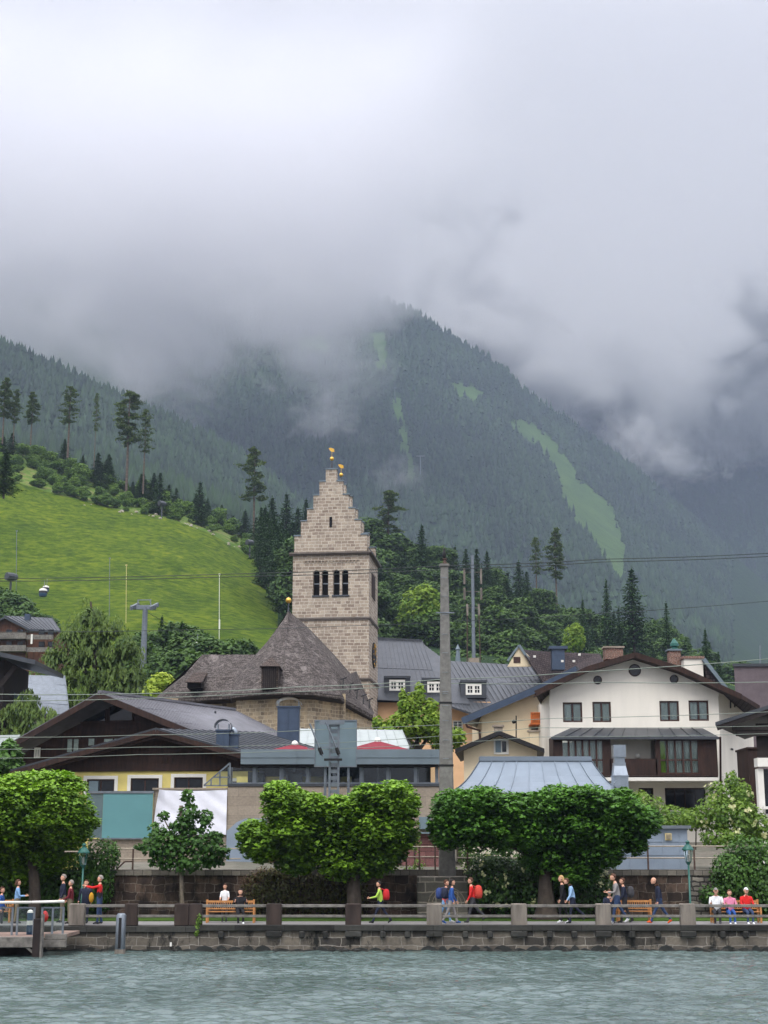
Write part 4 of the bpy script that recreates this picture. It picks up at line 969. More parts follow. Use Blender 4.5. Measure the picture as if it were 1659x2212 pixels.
def chimney(u0, u1, v0, v1, D, mat, root, capmat='concrete'):
    h = rect(u0, v0, u1, v1, D); b = MB(); b.box(h[0], h[1], D, D+(h[1]-h[0])*.8, h[2], h[3]-.12); c = b.build('chimney', M[mat], root)
    b = MB(); b.box(h[0]-.1, h[1]+.1, D-.1, D+(h[1]-h[0])*.8+.1, h[3]-.12, h[3]); b.build('chimney_cap', M[capmat], c); return c
chimney(1144, 1164, 1577, 1612, 103, 'warm_white', ch)

sh = thing('small_house', (7, 92, 4), 'small pale yellow gabled house behind the zinc roof', 'house')
SD = 92.0
b = MB(); a_, l_, r_ = P(1078,1578,SD), P(983,1618,SD), P(1176,1617,SD); bk = Vector((.8, 9, 0))
roof_plane(b, [l_, l_+bk, a_+bk, a_], .25); roof_plane(b, [r_, r_+bk, a_+bk, a_], .25); b.build('roof', M['black'], sh)
hs = [rect(1070,1600,1095,1626,SD+1)]
b = MB(); walls_holes(b, X(1002,1640,SD+1), X(1160,1640,SD+1), 4, Z(1632,SD+1), SD+1, [rect(1070,1632.1,1095,1632.2,SD+1)][:0]); b.prism([(X(1002,1632,SD+1), Z(1632,SD+1)), (X(1160,1632,SD+1), Z(1632,SD+1)), (X(1160,1616,SD+1), Z(1618,SD+1)), (X(1078,1585,SD+1), Z(1585,SD+1)), (X(1002,1616,SD+1), Z(1618,SD+1))], SD+1, SD+1.2); b.build('wall', M['warm_white'], sh)
sh.children
b = MB(); h = hs[0]; b.box(h[0]-.1, h[1]+.1, SD+.9, SD+1.0, h[2]-.1, h[3]+.1); w_ = b.build('window', M['trim'], sh); MB().box((h[0]+h[1])/2+.05, h[1]-.05, SD+.86, SD+.9, h[2]+.05, h[3]-.05).build('pane', M['glass_dark'], w_); MB().box(h[0], (h[0]+h[1])/2-.02, SD+.85, SD+.9, h[2]+.02, h[3]-.02).build('shutter', M['signback'], w_)
chimney(1068, 1086, 1566, 1590, SD+4, 'concrete', sh)

# --- zinc pavilion with the flared roof -------------------------------
pv_ = thing('pavilion', (5, 79, 3), 'pavilion with a flared light zinc seamed roof in front of the white house', 'pavilion')
ZD = 78.0
def flare(f): return f*(1-.25*(1-f)) 
top_l, top_r = P(1037,1643,ZD+3), P(1277,1643,ZD+3); bot_l, bot_r = P(972,1712,ZD), P(1352,1716,ZD); low = Vector((0,0,-.8))
b = MB(); n = 6; bl, br = P(955,1722,ZD+7), P(1372,1722,ZD+7); tl2, tr2 = top_l+Vector((.2,.8,0)), top_r+Vector((-.2,.8,0))
def quadstrip(a0, a1, c0, c1, seams):
    for k in range(n):
        f0, f1 = k/n, (k+1)/n; sag = lambda f: Vector((0, 0, -.28*sin(pi*f)))
        p0, p1 = a0.lerp(c0, f0)+sag(f0), a1.lerp(c1, f0)+sag(f0); q0, q1 = a0.lerp(c0, f1)+sag(f1), a1.lerp(c1, f1)+sag(f1)
        b.poly([p0, p1, q1, q0])
        for s in range(seams+1):
            g = s/seams; b.bar(p0.lerp(p1, g)+Vector((0,-.02,.02)), q0.lerp(q1, g)+Vector((0,-.02,.02)), .035, .05)
quadstrip(top_l, top_r, bot_l, bot_r, 9); quadstrip(tl2, top_l, bl, bot_l, 6); quadstrip(top_r, tr2, bot_r, br, 6); quadstrip(tr2, tl2, br, bl, 9)
b.build('roof', M['zinc'], pv_, fixn=False)
b = MB(); b.box(top_l.x-.02, top_r.x+.02, ZD+2.9, ZD+3.9, top_l.z-.02, Z(1634,ZD+3)); b.build('ridge_cap', M['zinc'], pv_)
MB().box(bot_l.x+.6, bot_r.x-.6, ZD+.6, ZD+6.5, 3, bot_l.z).build('wall', M['cream'], pv_)
# exhaust duct
dx0, dx1, dz0, dz1 = rect(1326, 1676, 1358, 1720, ZD-.5); b = MB(); cx = (dx0+dx1)/2
b.box(dx0, dx1, ZD-.5, ZD+.3, dz0, dz1); zt_ = Z(1654,ZD-.5); hw = .3
for (xa, xb, xc, xd) in ((dx0, dx1, cx+hw, cx-hw),): b.slab([(xa,ZD-.5,dz1),(xb,ZD-.5,dz1),(xc,ZD-.35,zt_),(xd,ZD-.35,zt_)], (0,.7,0))
b.box(cx-hw, cx+hw, ZD-.35, ZD+.25, zt_, Z(1648,ZD)); b.box(cx-hw+.04, cx+hw-.04, ZD-.3, ZD+.2, Z(1648,ZD), Z(1636,ZD)); b.box(cx-hw-.02, cx+hw+.02, ZD-.4, ZD+.3, Z(1636,ZD), Z(1610,ZD)); b.box(dx0-.03, dx1+.03, ZD-.53, ZD+.33, dz1-.03, dz1+.03)
b.bar(P(1327,1690,ZD-.6), P(1362,1722,ZD-.6), .35, .3)
tag(b.build('exhaust_duct', M['steel_shiny'], None), 'shiny square exhaust duct rising beside the zinc roof', 'duct')

# --- white house at the right ----------------------------------------
wh = thing('white_house', (20, 102, 4), 'big white gabled house with round attic windows and a brown glazed bay', 'house')
HD = 101.0; apex = P(1372,1410,HD-1.1); eLw = P(1156,1493,HD-1.1); eRw = P(1600,1500,HD-1.1); eR2 = P(1640,1524,HD+1); bk = Vector((2.2, 14, 0))
b = MB(); mid = P(1270,1440,HD-1.1); mid2 = P(1470,1441,HD-1.1)
for p, q in ((eLw, mid), (mid, apex), (apex, mid2), (mid2, eRw)): b.slab([p, q, q+bk, p+bk], (0,0,-.22))
b.slab([eRw, eR2, eR2+bk, eRw+bk], (0,0,-.2)); b.build('roof', M['tile'], wh)
b = MB()
for p, q in ((eLw, mid), (mid, apex), (apex, mid2), (mid2, eRw)): b.bar(p+Vector((0,-.04,-.15)), q+Vector((0,-.04,-.15)), .06, .36); b.slab([p+Vector((0,0,-.25)), q+Vector((0,0,-.25)), q+Vector((0,1.1,-.25)), p+Vector((0,1.1,-.25))], (0,0,-.08))
b.bar(eRw+Vector((0,-.04,-.15)), eR2+Vector((0,-.04,-.15)), .06, .3); b.build('bargeboard', M['wood_dark'], wh)
for s in (0, 1):
    c = eLw if s == 0 else P(1560,1488,HD-1.1); 
b = MB(); xl_, xr_ = X(1189,1600,HD), X(1556,1600,HD); zsp = Z(1506,HD)
hs = [rect(1216,1517,1258,1560,HD), rect(1280,1516,1320,1560,HD), rect(1425,1514,1467,1558,HD), rect(1488,1513,1531,1557,HD)]
lows = [rect(1437,1702,1525,1750,HD), rect(1380,1702,1412,1730,HD)]
walls_holes(b, xl_, xr_, 4, zsp, HD, hs+lows)
b.prism([(xl_, zsp), (xr_, zsp), (X(1556,1488,HD), Z(1489,HD)), (X(1472,1450,HD), Z(1450,HD)), (X(1372,1419,HD), Z(1419,HD)), (X(1272,1449,HD), Z(1449,HD)), (X(1189,1487,HD), Z(1487,HD))], HD, HD+.3)
xs_, ys_ = X(1628,1600,HD+9), HD+9
zz = Z(1500,HD); b.poly([(xr_,HD,4),(xs_,ys_,4),(xs_,ys_,Z(1530,ys_)),(xs_,ys_,Z(1523,ys_)),(xr_,HD,Z(1489,HD))]); b.poly([(xl_,HD,4),(xl_,HD+14,4),(xl_,HD+14,zz),(xl_,HD,zz)]); b.poly([(xs_,ys_,4),(xs_-1,HD+16,4),(xs_-1,HD+16,Z(1523,ys_)),(xs_,ys_,Z(1523,ys_))])
b.build('wall', M['white_plaster'], wh, fixn=False)
for h in hs: window(wh, h, HD, frame='wood_mid', fw=.11, curtain=True, depth=.14)
for i, h in enumerate(lows): window(wh, h, HD, frame='wood_dark', cols=4 if i == 0 else 2, fw=.09, depth=.2)
for u, v, r_ in ((1371,1448,11.5), (1291,1469,7.5), (1456,1467,7.5)):
    c = P(u, v, HD); rr = r_/F*HD; n = 24; b = MB(); b.slab([(c.x+rr*cos(2*pi*k/n), HD-.02, c.z+rr*sin(2*pi*k/n)) for k in range(n)], (0, .03, 0)); w_ = b.build('round_window', M['glass_dark'], wh)
    b = MB()
    for k in range(n):
        a0, a1 = 2*pi*k/n, 2*pi*(k+1)/n
        b.slab([(c.x+q*cos(a), HD-.05, c.z+q*sin(a)) for q, a in ((rr, a0), (rr+.06, a0), (rr+.06, a1), (rr, a1))], (0, .05, 0))
    b.build('ring', M['wood_dark'], w_)
# slits on the side wall
b = MB()
def on_side(u, v):
    p0, p1 = Vector((xr_, HD, 0)), Vector((xs_, ys_, 0)); n = (p1-p0).cross(Vector((0,0,1))); o = Vector((0,0,CAMZ)); d = P(u, v, 100)-o; return o+d*((p0-o).dot(n)/d.dot(n))
for u0, v0, u1, v1 in ((1576,1512,1579,1530), (1585,1519,1588,1528)): q = [on_side(u0,v1), on_side(u1,v1), on_side(u1,v0), on_side(u0,v0)]; b.slab([p+Vector((.02,-.03,0)) for p in q], (0,.02,0))
for u, v in ((1578,1620), (1590,1625)): q = [on_side(u,v), on_side(u+5,v+1), on_side(u+5,v-3), on_side(u,v-4)]; b.slab([p+Vector((.02,-.06,0)) for p in q], (0,.05,0))
b.build('wall_slit', M['black'], wh)
b = MB(); b.tube([P(1556,1592,HD-3.2), P(1557,1745,HD-.2)], .07); b.build('downpipe', M['wood_mid'], wh)
b = MB(); b.box(xl_+8, xr_+.1, HD-.12, HD, Z(1684,HD), Z(1676,HD)); b.build('string_course', M['trim'], wh)
# glazed bay
BY = HD-2.6; bay_w = MB(); b = MB(); z0, z1 = Z(1676,BY), Z(1590,BY); bx0, bx1 = X(1196,1640,BY), X(1550,1640,BY)
r0, r1 = P(1190,1592,BY-.3), P(1553,1592,BY-.3); t0, t1 = P(1232,1573,HD-.1), P(1518,1573,HD-.1)
b = MB(); b.slab([r0, r1, t1, t0], (0,0,-.14)); b.slab([r0, t0, (t0.x, HD-.1, r0.z)], (0,0,-.1)); b.slab([r1, (t1.x, HD-.1, r1.z), t1], (0,0,-.1)); b.bar(r0+Vector((0,-.05,-.08)), r1+Vector((0,-.05,-.08)), .16, .16)
for k in range(1, 12): b.bar(r0.lerp(r1, k/12)+Vector((0,0,.03)), t0.lerp(t1, k/12)+Vector((0,0,.03)), .04, .05)
bay = b.build('bay_roof', M['metal_dark'], wh)
frames = [rect(1214,1600,1304,1672,BY), rect(1425,1600,1510,1672,BY)]; rec = rect(1320,1596,1416,1672,BY)
b = MB(); walls_holes(b, bx0, bx1, z0, z1, BY, frames+[rec], depth=.12); b.box(bx0, bx0+.1, BY+.12, HD, z0, z1); b.box(bx1-.1, bx1, BY+.12, HD, z0, z1); b.box(rec[0]-.1, rec[1]+.1, BY+.0, BY+.1, rec[2], rec[2]+1.0); b.box(bx0, bx1, BY+.1, HD, z0-.1, z0); b.build('bay_wall', M['wood_dark'], wh, fixn=False)
MB().box(rec[0], rec[1], BY+1.6, BY+1.7, z0, z1).build('loggia_wall', M['white_plaster'], wh)
MB().box(bx0+.01, bx1-.01, BY-.08, HD-.01, z0-.32, z0-.1).build('bay_sill', M['trim'], wh)
for i, h in enumerate(frames):
    b = MB(); n = 6 if i == 0 else 5; w_ = h[1]-h[0]
    for k in range(n+1): xx = h[0]+w_*k/n; b.box(xx-.06, xx+.06, BY+.02, BY+.12, h[2], h[3])
    b.box(h[0], h[1], BY+.03, BY+.11, h[2], h[2]+.1); zm = h[2]+(h[3]-h[2])*.42; b.box(h[0], h[1], BY+.04, BY+.1, zm-.05, zm+.05); W = b.build('bay_window', M['wood_mid'], wh)
    MB().box(h[0], h[1], BY+.08, BY+.085, h[2], h[3]).build('pane', M['glass'], W)
    vs = []; N = 120
    for k in range(N+1): xx = h[0]+w_*k/N; o = .05*sin(k*.9)+.03*sin(k*.37); vs += [(xx, BY+.35+o, h[2]), (xx, BY+.35+o, h[3]-.1)]
    MB().add(vs, [(2*k, 2*k+2, 2*k+3, 2*k+1) for k in range(N)]).build('curtain', M['curtain'], W)
MB().box(frames[1][0]-.02, frames[1][0]+.42, BY+.2, BY+.26, z0, z1-.3).build('green_curtain', M['curtain_green'], wh)
MB().ball(P(1378,1633,BY+1.4), .17).build('globe_lamp', M['trim'], wh)
chimney(1307, 1346, 1396, 1424, HD+6, 'brick', wh); c = chimney(1445, 1471, 1402, 1442, HD+4, 'brick', wh, 'fascia')
p = P(1457,1402,HD+5); MB().lathe((p.x, HD+5, p.z), [(.3,0),(.18,.15),(.32,.2),(.3,.4),(.06,.75)], 10).build('chimney_pot', M['lamp_green'], c)
b = MB(); h = rect(1478,1420,1519,1468,HD+3); b.box(h[0], h[1], HD+3, HD+6, h[2]-.5, h[3]-.1); d_ = b.build('roof_box', M['white_plaster'], wh); MB().box(h[0]-.1, h[1]+.1, HD+2.9, HD+6.1, h[3]-.1, h[3]+.08).build('chimney_cap', M['brick'], d_)
b = MB(); b.slab([P(1519,1426,HD+3), P(1566,1487,HD+3), P(1530,1487,HD+3)], (0,2,0)); b.build('parapet', M['tile'], wh); MB().bar(P(1519,1424,HD+2.9), P(1568,1488,HD+2.9), .5, .25).build('parapet_trim', M['fascia'], wh)

# --- far right buildings ----------------------------------------------
bb = thing('blank_wall_house', (27, 125, 6), 'tall house with a blank mauve brown end wall behind the white house', 'house')
h = rect(1588,1440,1800,1535,124); MB().slab([(h[0],124,5),(h[1],124,5),(h[1],124,h[3]),(h[0],124,h[3])], (4,10,0)).build('wall', plain('mauve_render', srgb(104,94,98), .9, 0, .12, 1.2, .1), bb)
MB().slab([(h[0]-.15,123.85,h[3]),(h[1],123.85,h[3]),(h[1],123.85,h[3]+.25),(h[0]-.15,123.85,h[3]+.25)], (4,10.2,0)).build('coping', M['metal_dark'], bb)
c = P(1642,1440,124); b = MB(); b.tube([c, P(1642,1394,124)], .06); b.box(c.x-.2, c.x+.2, 123.9, 124.2, c.z, c.z+.25); b.build('aerial', M['steel'], bb)
dc = thing('dark_chalet', (21, 82, 3), 'dark timber chalet with a wide snow-guard eave cut off by the right edge', 'house')
CD = 82.0
b = MB(); p0, p1 = P(1545,1560,CD), P(1800,1478,CD); b.slab([p0, p1, p1+Vector((4,10,0)), p0+Vector((4,10,0))], (0,0,-.2)); b.build('roof', M['metal_dark'], dc)
b = MB(); b.bar(p0+Vector((.1,.1,-.3)), p1+Vector((.1,.1,-.3)), .12, .3)
for v, u in ((1574,1583), (1584,1590)): b.bar(P(u, v, CD+.4), P(1800, v-2, CD+.4), .25, .3)
b.build('beam', M['wood_black'], dc)
b = MB(); xa_, xb_, za_, zb_2 = X(1636,1640,CD+.8), X(1800,1640,CD+.8), Z(1635,CD+.8), Z(1560,CD); b.slab([(xa_,CD+.8,za_),(xb_,CD+.8,za_),(xb_,CD+.8,zb_2),(xa_,CD+.8,zb_2)], (3.5,8,0)); b.build('timber_wall', M['wood_black'], dc)
b = MB(); b.box(X(1640,1700,CD), X(1653,1700,CD), CD+.2, CD+.7, 3, Z(1660,CD)); b.box(X(1636,1640,CD), X(1800,1640,CD), CD, CD+.8, Z(1656,CD), Z(1637,CD)); b.box(X(1653,1750,CD), X(1800,1750,CD), CD+.2, CD+.5, Z(1800,CD), Z(1758,CD)); b.build('wall', M['trim'], dc)
b = MB(); b.box(X(1653,1700,CD), X(1800,1700,CD), CD+.45, CD+.5, Z(1757,CD), Z(1660,CD)); b.build('window', M['glass_dark'], dc)
b = MB(); b.box(X(1649,1750,CD), X(1800,1750,CD), CD-.1, CD+.1, Z(1748,CD), Z(1742,CD)); b.build('window_ledge', M['trim'], dc)
b = MB(); b.box(X(1616,1640,96), X(1636,1640,96), 96, 99, 4, Z(1618,96)); b.box(X(1613,1618,96), X(1640,1618,96), 95.9, 99.2, Z(1618,96), Z(1614,96)); b.build('side_shed', M['wood_dark'], dc)

# --- far left roofs ---------------------------------------------------
lc = thing('hillside_chalet', (-52, 215, 26), 'dark wooden chalet with balconies and a slate roof on the hillside at the left edge', 'house')
LD = 215.0
b = MB(); roof_plane(b, [P(62,1358,LD), P(130,1362,LD), P(112,1335,LD+7), P(10,1330,LD+7)], .3, 10, h=.1); roof_plane(b, [P(-40,1366,LD), P(0,1370,LD+10), P(10,1330,LD+7), P(10,1330,LD+7)], .3); roof_plane(b, [P(10,1331,LD-1), P(62,1358,LD-1), P(62,1358,LD+9), P(10,1331,LD+9)], .3); roof_plane(b, [P(10,1331,LD-1), P(-50,1362,LD-1), P(-50,1362,LD+9), P(10,1331,LD+9)], .3); b.build('roof', M['metal_dark'], lc)
gzz = gz(-52, 215)-3
b = MB(); b.prism([(X(-40,1380,LD), gzz), (X(58,1380,LD), gzz), (X(58,1360,LD), Z(1360,LD)), (X(10,1336,LD), Z(1336,LD)), (X(-40,1360,LD), Z(1360,LD))], LD, LD+.4); b.box(X(58,1380,LD), X(122,1380,LD), LD+.3, LD+9, gzz, Z(1360,LD)); b.build('wall', M['wood_chalet'], lc)
b = MB()
for v in (1375, 1402): b.box(X(-40,v,LD), X(60,v,LD), LD-1.2, LD-1.1, Z(v+6,LD), Z(v-6,LD)); b.box(X(-40,v,LD), X(60,v,LD), LD-1.2, LD, Z(v+7,LD), Z(v+6,LD)); b.box(X(60,v,LD), X(118,v+4,LD), LD-.9, LD-.8, Z(v+8,LD), Z(v-2,LD))
b.build('balcony', M['wood_grey'], lc)
b = MB()
for u in (14, 38, 84, 104):
    for v in (1364, 1390): b.box(X(u,v,LD), X(u+12,v,LD), LD-.12, LD+.28, Z(v+7,LD), Z(v-4,LD))
b.build('window', M['glass_dark'], lc)
b = MB(); h = rect(53,1326,64,1340,LD+5); b.box(h[0], h[1], LD+5, LD+6, h[2], h[3]); b.build('chimney', M['duct_dark'], lc)
b = MB(); b.box(X(70,1378,LD), X(74,1378,LD), LD-1, LD-.95, Z(1393,LD), Z(1372,LD)); b.build('flag', M['trim'], lc)
er = thing('eave_house', (-28, 100, 4), 'dark roof eave reaching into the left edge above the grey shed roofs', 'house')
b = MB(); p0, p1 = P(-120,1380,99), P(76,1426,99); b.slab([p0, p1, p1+Vector((0,9,.1)), p0+Vector((0,9,.1))], (0,0,-.3)); b.build('roof', M['metal_dark'], er)
b = MB(); b.box(X(-120,1440,101), X(10,1440,101), 101, 108, 4, Z(1425,101)); b.build('wall', M['wood_black'], er); b = MB(); b.bar(P(0,1482,100), P(34,1440,100), .3); b.build('brace', M['wood_black'], er)
gs = thing('grey_shed', (-30, 112, 4), 'grey white shed roofs with skylights half hidden by the weeping tree at the left edge', 'shed')
b = MB(); roof_plane(b, [P(20,1535,108), P(150,1545,108), P(140,1460,114), P(-10,1457,114)], .2, 6, cross=3); b.build('roof', M['steel'], gs)
b = MB(); b.slab([P(-60,1450,104), P(0,1462,104), P(52,1520,104), P(52,1600,104), P(-60,1600,104)], (0,3,0)); b.build('gable_wall', M['signback'], gs)
MB().box(X(0,1560,109), X(140,1560,109), 109, 114, 4, Z(1545,109)).build('wall', M['white_plaster'], gs)
b = MB(); b.slab([P(-60,1590,98), P(44,1587,98), P(30,1612,94), P(-60,1612,94)], (0,0,-.2)); b.build('lean_to', M['pale_roof'], gs)

# --- metal shed behind the railing ------------------------------------
ms = thing('metal_shed', (13, 70, 2.9), 'blue grey sheet metal shed with a small cream vent behind the railing', 'shed')
h = rect(1322,1790,1486,1878,69); b = MB(); b.box(h[0], h[1], 69, 72, 2.9, h[3]); 
for k in range(5): xx = h[0]+(h[1]-h[0])*k/4.5; b.box(xx, xx+.03, 68.97, 69, 2.9, h[3])
for zz in (.36, .68): b.box(h[0], h[1], 68.975, 69, 2.9+(h[3]-2.9)*zz, 2.9+(h[3]-2.9)*zz+.03)
b.build('wall', M['shed'], ms); MB().box(h[0]-.1, h[1]+.15, 68.8, 72.2, h[3], h[3]+.14).build('roof', M['steel'], ms)
h2 = rect(1436,1800,1450,1815,69); b = MB(); b.box(h2[0], h2[1], 68.9, 68.97, h2[2], h2[3]); vv = b.build('vent', M['plaque'], ms); b = MB()
for k in range(4): zz = h2[2]+.05+.06*k; b.box(h2[0]+.04, h2[1]-.04, 68.87, 68.9, zz, zz+.03)
b.build('grille', M['rail_pale'], vv)
# ---------------------------------------------------------------- trees and plants
M['maple'] = leafmat('maple_leaf', srgb(28,62,18), srgb(132,174,42), .16)
M['maple_deep'] = leafmat('maple_leaf_deep', srgb(26,58,20), srgb(96,146,44), .16)
M['young'] = leafmat('young_tree_leaf', srgb(34,68,26), srgb(82,122,48), .25)
M['ivy'] = leafmat('ivy_leaf', srgb(34,62,22), srgb(84,124,42), .2)
M['creeper'] = leafmat('creeper_leaf', srgb(52,60,30), srgb(98,92,52), .2)
M['dry_vine'] = leafmat('dry_vine', srgb(82,64,50), srgb(120,96,74), .1)
M['hydrangea'] = leafmat('hydrangea_leaf', srgb(34,60,24), srgb(74,108,40), .2)
M['garden'] = leafmat('garden_leaf', srgb(56,92,30), srgb(132,160,60), .3)
M['flower'] = leafmat('cream_flower', srgb(176,182,130), srgb(216,214,168), .2)
M['birch'] = leafmat('weeping_leaf', srgb(50,76,34), srgb(112,134,62), .25)
M['spruce'] = leafmat('spruce_needles', srgb(26,50,28), srgb(62,94,46), .08, .8)
M['pine'] = leafmat('pine_needles', srgb(58,80,50), srgb(114,130,84), .2, .8)
M['decid'] = leafmat('hillside_leaf', srgb(38,64,30), srgb(90,120,50), .18, .7)
M['decid_lt'] = leafmat('light_leaf', srgb(80,116,34), srgb(150,170,60), .3, .7)
M['bushes'] = leafmat('bush_leaf', srgb(54,86,32), srgb(112,142,52), .2, .7)
M['yellowleaf'] = leafmat('yellow_leaf', srgb(110,140,36), srgb(170,184,70), .3, .7)

M['bark_shade'] = plain('grey_brown_bark', srgb(74,66,58), .95, 0, .35, 2.5, .5)
def leaf_mesh(name, pts, nrm, size, aspect, mat, rnd, tangent=None, seed=0, fold=.18):
    r = np.random.default_rng(seed); n = len(pts); nrm = nrm/np.linalg.norm(nrm, axis=1, keepdims=True)
    if tangent is None: tangent = r.normal(size=(n, 3))
    t = tangent - nrm*(tangent*nrm).sum(1, keepdims=True); t /= np.maximum(np.linalg.norm(t, axis=1, keepdims=True), 1e-6); b = np.cross(nrm, t)
    s = np.asarray(size).reshape(-1, 1) * np.ones((n, 1)); w = s*aspect*.5; l = s*.5
    V = np.stack([pts - t*l, pts + b*w + t*l*.1 - nrm*s*fold, pts + t*l, pts - b*w + t*l*.1 - nrm*s*fold], 1)
    me = bpy.data.meshes.new(name); me.vertices.add(4*n); me.vertices.foreach_set('co', V.reshape(-1))
    me.loops.add(4*n); me.loops.foreach_set('vertex_index', np.arange(4*n, dtype=np.int32)); me.polygons.add(n)
    me.polygons.foreach_set('loop_start', np.arange(n, dtype=np.int32)*4); me.polygons.foreach_set('loop_total', np.full(n, 4, dtype=np.int32)); me.update(calc_edges=True)
    a = me.attributes.new('rnd', 'FLOAT', 'POINT'); a.data.foreach_set('value', np.repeat(np.clip(rnd, 0, 1), 4)); me.materials.append(mat); return me
def lobes_pts(lobes, per_m2, r, shell=(.72, 1.05), inner=.12):
    """points over the skins of several ellipsoid lobes; returns pts, outward normals, height within crown 0..1"""
    PP, NN = [], []
    L_ = np.array(lobes, float)
    for k, (cx, cy, cz, rx, ry, rz) in enumerate(L_):
        n = int(per_m2 * 4*pi*((rx*ry)**1.6/3+(rx*rz)**1.6/3+(ry*rz)**1.6/3)**(1/1.6)); d = r.normal(size=(n, 3)); d /= np.linalg.norm(d, axis=1, keepdims=True)
        rad = r.uniform(shell[0], shell[1], n) + .09*np.sin(d[:,0]*7+k)*np.cos(d[:,1]*6+d[:,2]*8+k); m = r.random(n) < inner; rad[m] = r.uniform(.2, .8, m.sum())
        p = d*rad[:,None]*np.array([rx,ry,rz]) + np.array([cx,cy,cz]); keep = np.ones(n, bool)
        for j, q in enumerate(L_):
            if j != k: keep &= (((p-q[:3])/q[3:])**2).sum(1) > .42
        keep |= r.random(n) < .12
        PP.append(p[keep]); NN.append((d/np.array([rx,ry,rz]))[keep])
    p = np.concatenate(PP); nn = np.concatenate(NN); nn /= np.linalg.norm(nn, axis=1, keepdims=True)
    return p, nn
def obj_mesh(name, me, parent, loc=None):
    o = bpy.data.objects.new(name, me)
    if loc is not None: o.location = loc
    return link(o, parent)
def crown(name, parent, lobes, mat, per=70, size=.2, aspect=.85, up=.75, seed=1, droop=.5, shell=(.66, 1.06), tint_top=.5, inner=.25, org=None, sprigs=0):
    r = np.random.default_rng(seed); r2 = random.Random(seed); lobes = list(lobes)
    if sprigs:      # small shoots breaking the outline of every lobe, laid like eaves over one another
        for l in list(lobes):
            for _ in range(sprigs):
                a, e = r2.uniform(0, 6.28), r2.uniform(-.5, 1.2); q = r2.uniform(.16, .3)
                lobes.append((l[0]+l[3]*cos(a)*cos(e)*.9, l[1]+l[4]*sin(a)*cos(e)*.9, l[2]+l[5]*sin(e)*.92, l[3]*q*1.3, l[4]*q*1.2, l[5]*q*.8))
    p, n = lobes_pts(lobes, per, r, shell, inner)
    nn = n*(1-up) + np.array([0,0,up]) + r.normal(size=p.shape)*.28
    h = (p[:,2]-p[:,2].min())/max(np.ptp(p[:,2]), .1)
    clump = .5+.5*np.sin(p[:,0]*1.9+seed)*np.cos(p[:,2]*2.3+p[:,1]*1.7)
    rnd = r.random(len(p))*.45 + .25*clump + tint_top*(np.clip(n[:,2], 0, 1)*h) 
    tan = n*np.array([1,1,.2]) + np.array([0,0,-droop]) + r.normal(size=p.shape)*.35
    if org is None: org = root_org(parent) if parent else Vector((0,0,0))
    me = leaf_mesh(name, p-np.array(org), nn, size*r.uniform(.6, 1.25, len(p)), aspect, mat, rnd, tan, seed)
    return obj_mesh(name, me, parent)
def limb(b, pts, r0, r1, n=8):
    k = len(pts); b.tube(pts, [r0+(r1-r0)*i/(k-1) for i in range(k)], n)
def Lb(u, v, D, ru, rv, ry):
    c = P(u, v, D); m = D/F*1.0; return (c.x, c.y, c.z, ru*m, ry, rv*m)

# --- four clipped trees on the promenade ------------------------------
def promenade_tree(u, D, lobes, label, mat, trunkr, base_v, per=200, size=.2, seed=1, limbs=(), flare=1.0, group='clipped trees along the promenade', up=.8, barkm='bark_pale', trunk_top=None, tint=.5):
    barkm = 'bark_shade' if label.find('young') < 0 else barkm
    x = XZ(u, .97, D); t = thing('promenade_tree', (x, D, .97), label, 'tree', group)
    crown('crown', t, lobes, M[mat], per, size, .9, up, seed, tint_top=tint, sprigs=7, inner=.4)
    b = MB(); top = P(u, trunk_top or (base_v-105), D)
    limb(b, [(x, D, .9), (x+.01, D, 1.15), (x+.03, D, 1.6), (x-.02, D, 2.3), tuple(top)], trunkr*1.0, trunkr*.72, 12) if flare == 1 else b.tube([(x, D, .9), (x, D, 1.15), (x+.02, D, 1.6), (x, D, 2.2), tuple(top)], [trunkr*flare*1.3, trunkr*flare, trunkr*1.1, trunkr*.9, trunkr*.8], 14)
    for l in limbs:
        q = [P(a, c, D+dd) for a, c, dd in l]; limb(b, q, trunkr*.5, trunkr*.16, 8)
    b.build('trunk', M[barkm], t, smooth=True); return t
D1 = 63.2
promenade_tree(72, D1, [Lb(80,1755,D1,118,82,2.2), Lb(20,1760,D1,110,80,2.2), Lb(130,1780,D1,68,62,1.8), Lb(70,1712,D1,80,45,1.6), Lb(30,1830,D1+.7,66,50,1.4), Lb(105,1845,D1+.7,56,42,1.3), Lb(60,1880,D1+.8,48,34,1.0)],
    'clipped round topped tree at the left edge beside the pier', 'maple', .3, 1975, seed=11, limbs=[[(74,1880,0),(50,1840,.1),(20,1790,.3)],[(74,1880,0),(100,1840,0),(130,1790,-.2)],[(74,1885,0),(76,1820,.2),(80,1760,0)]])
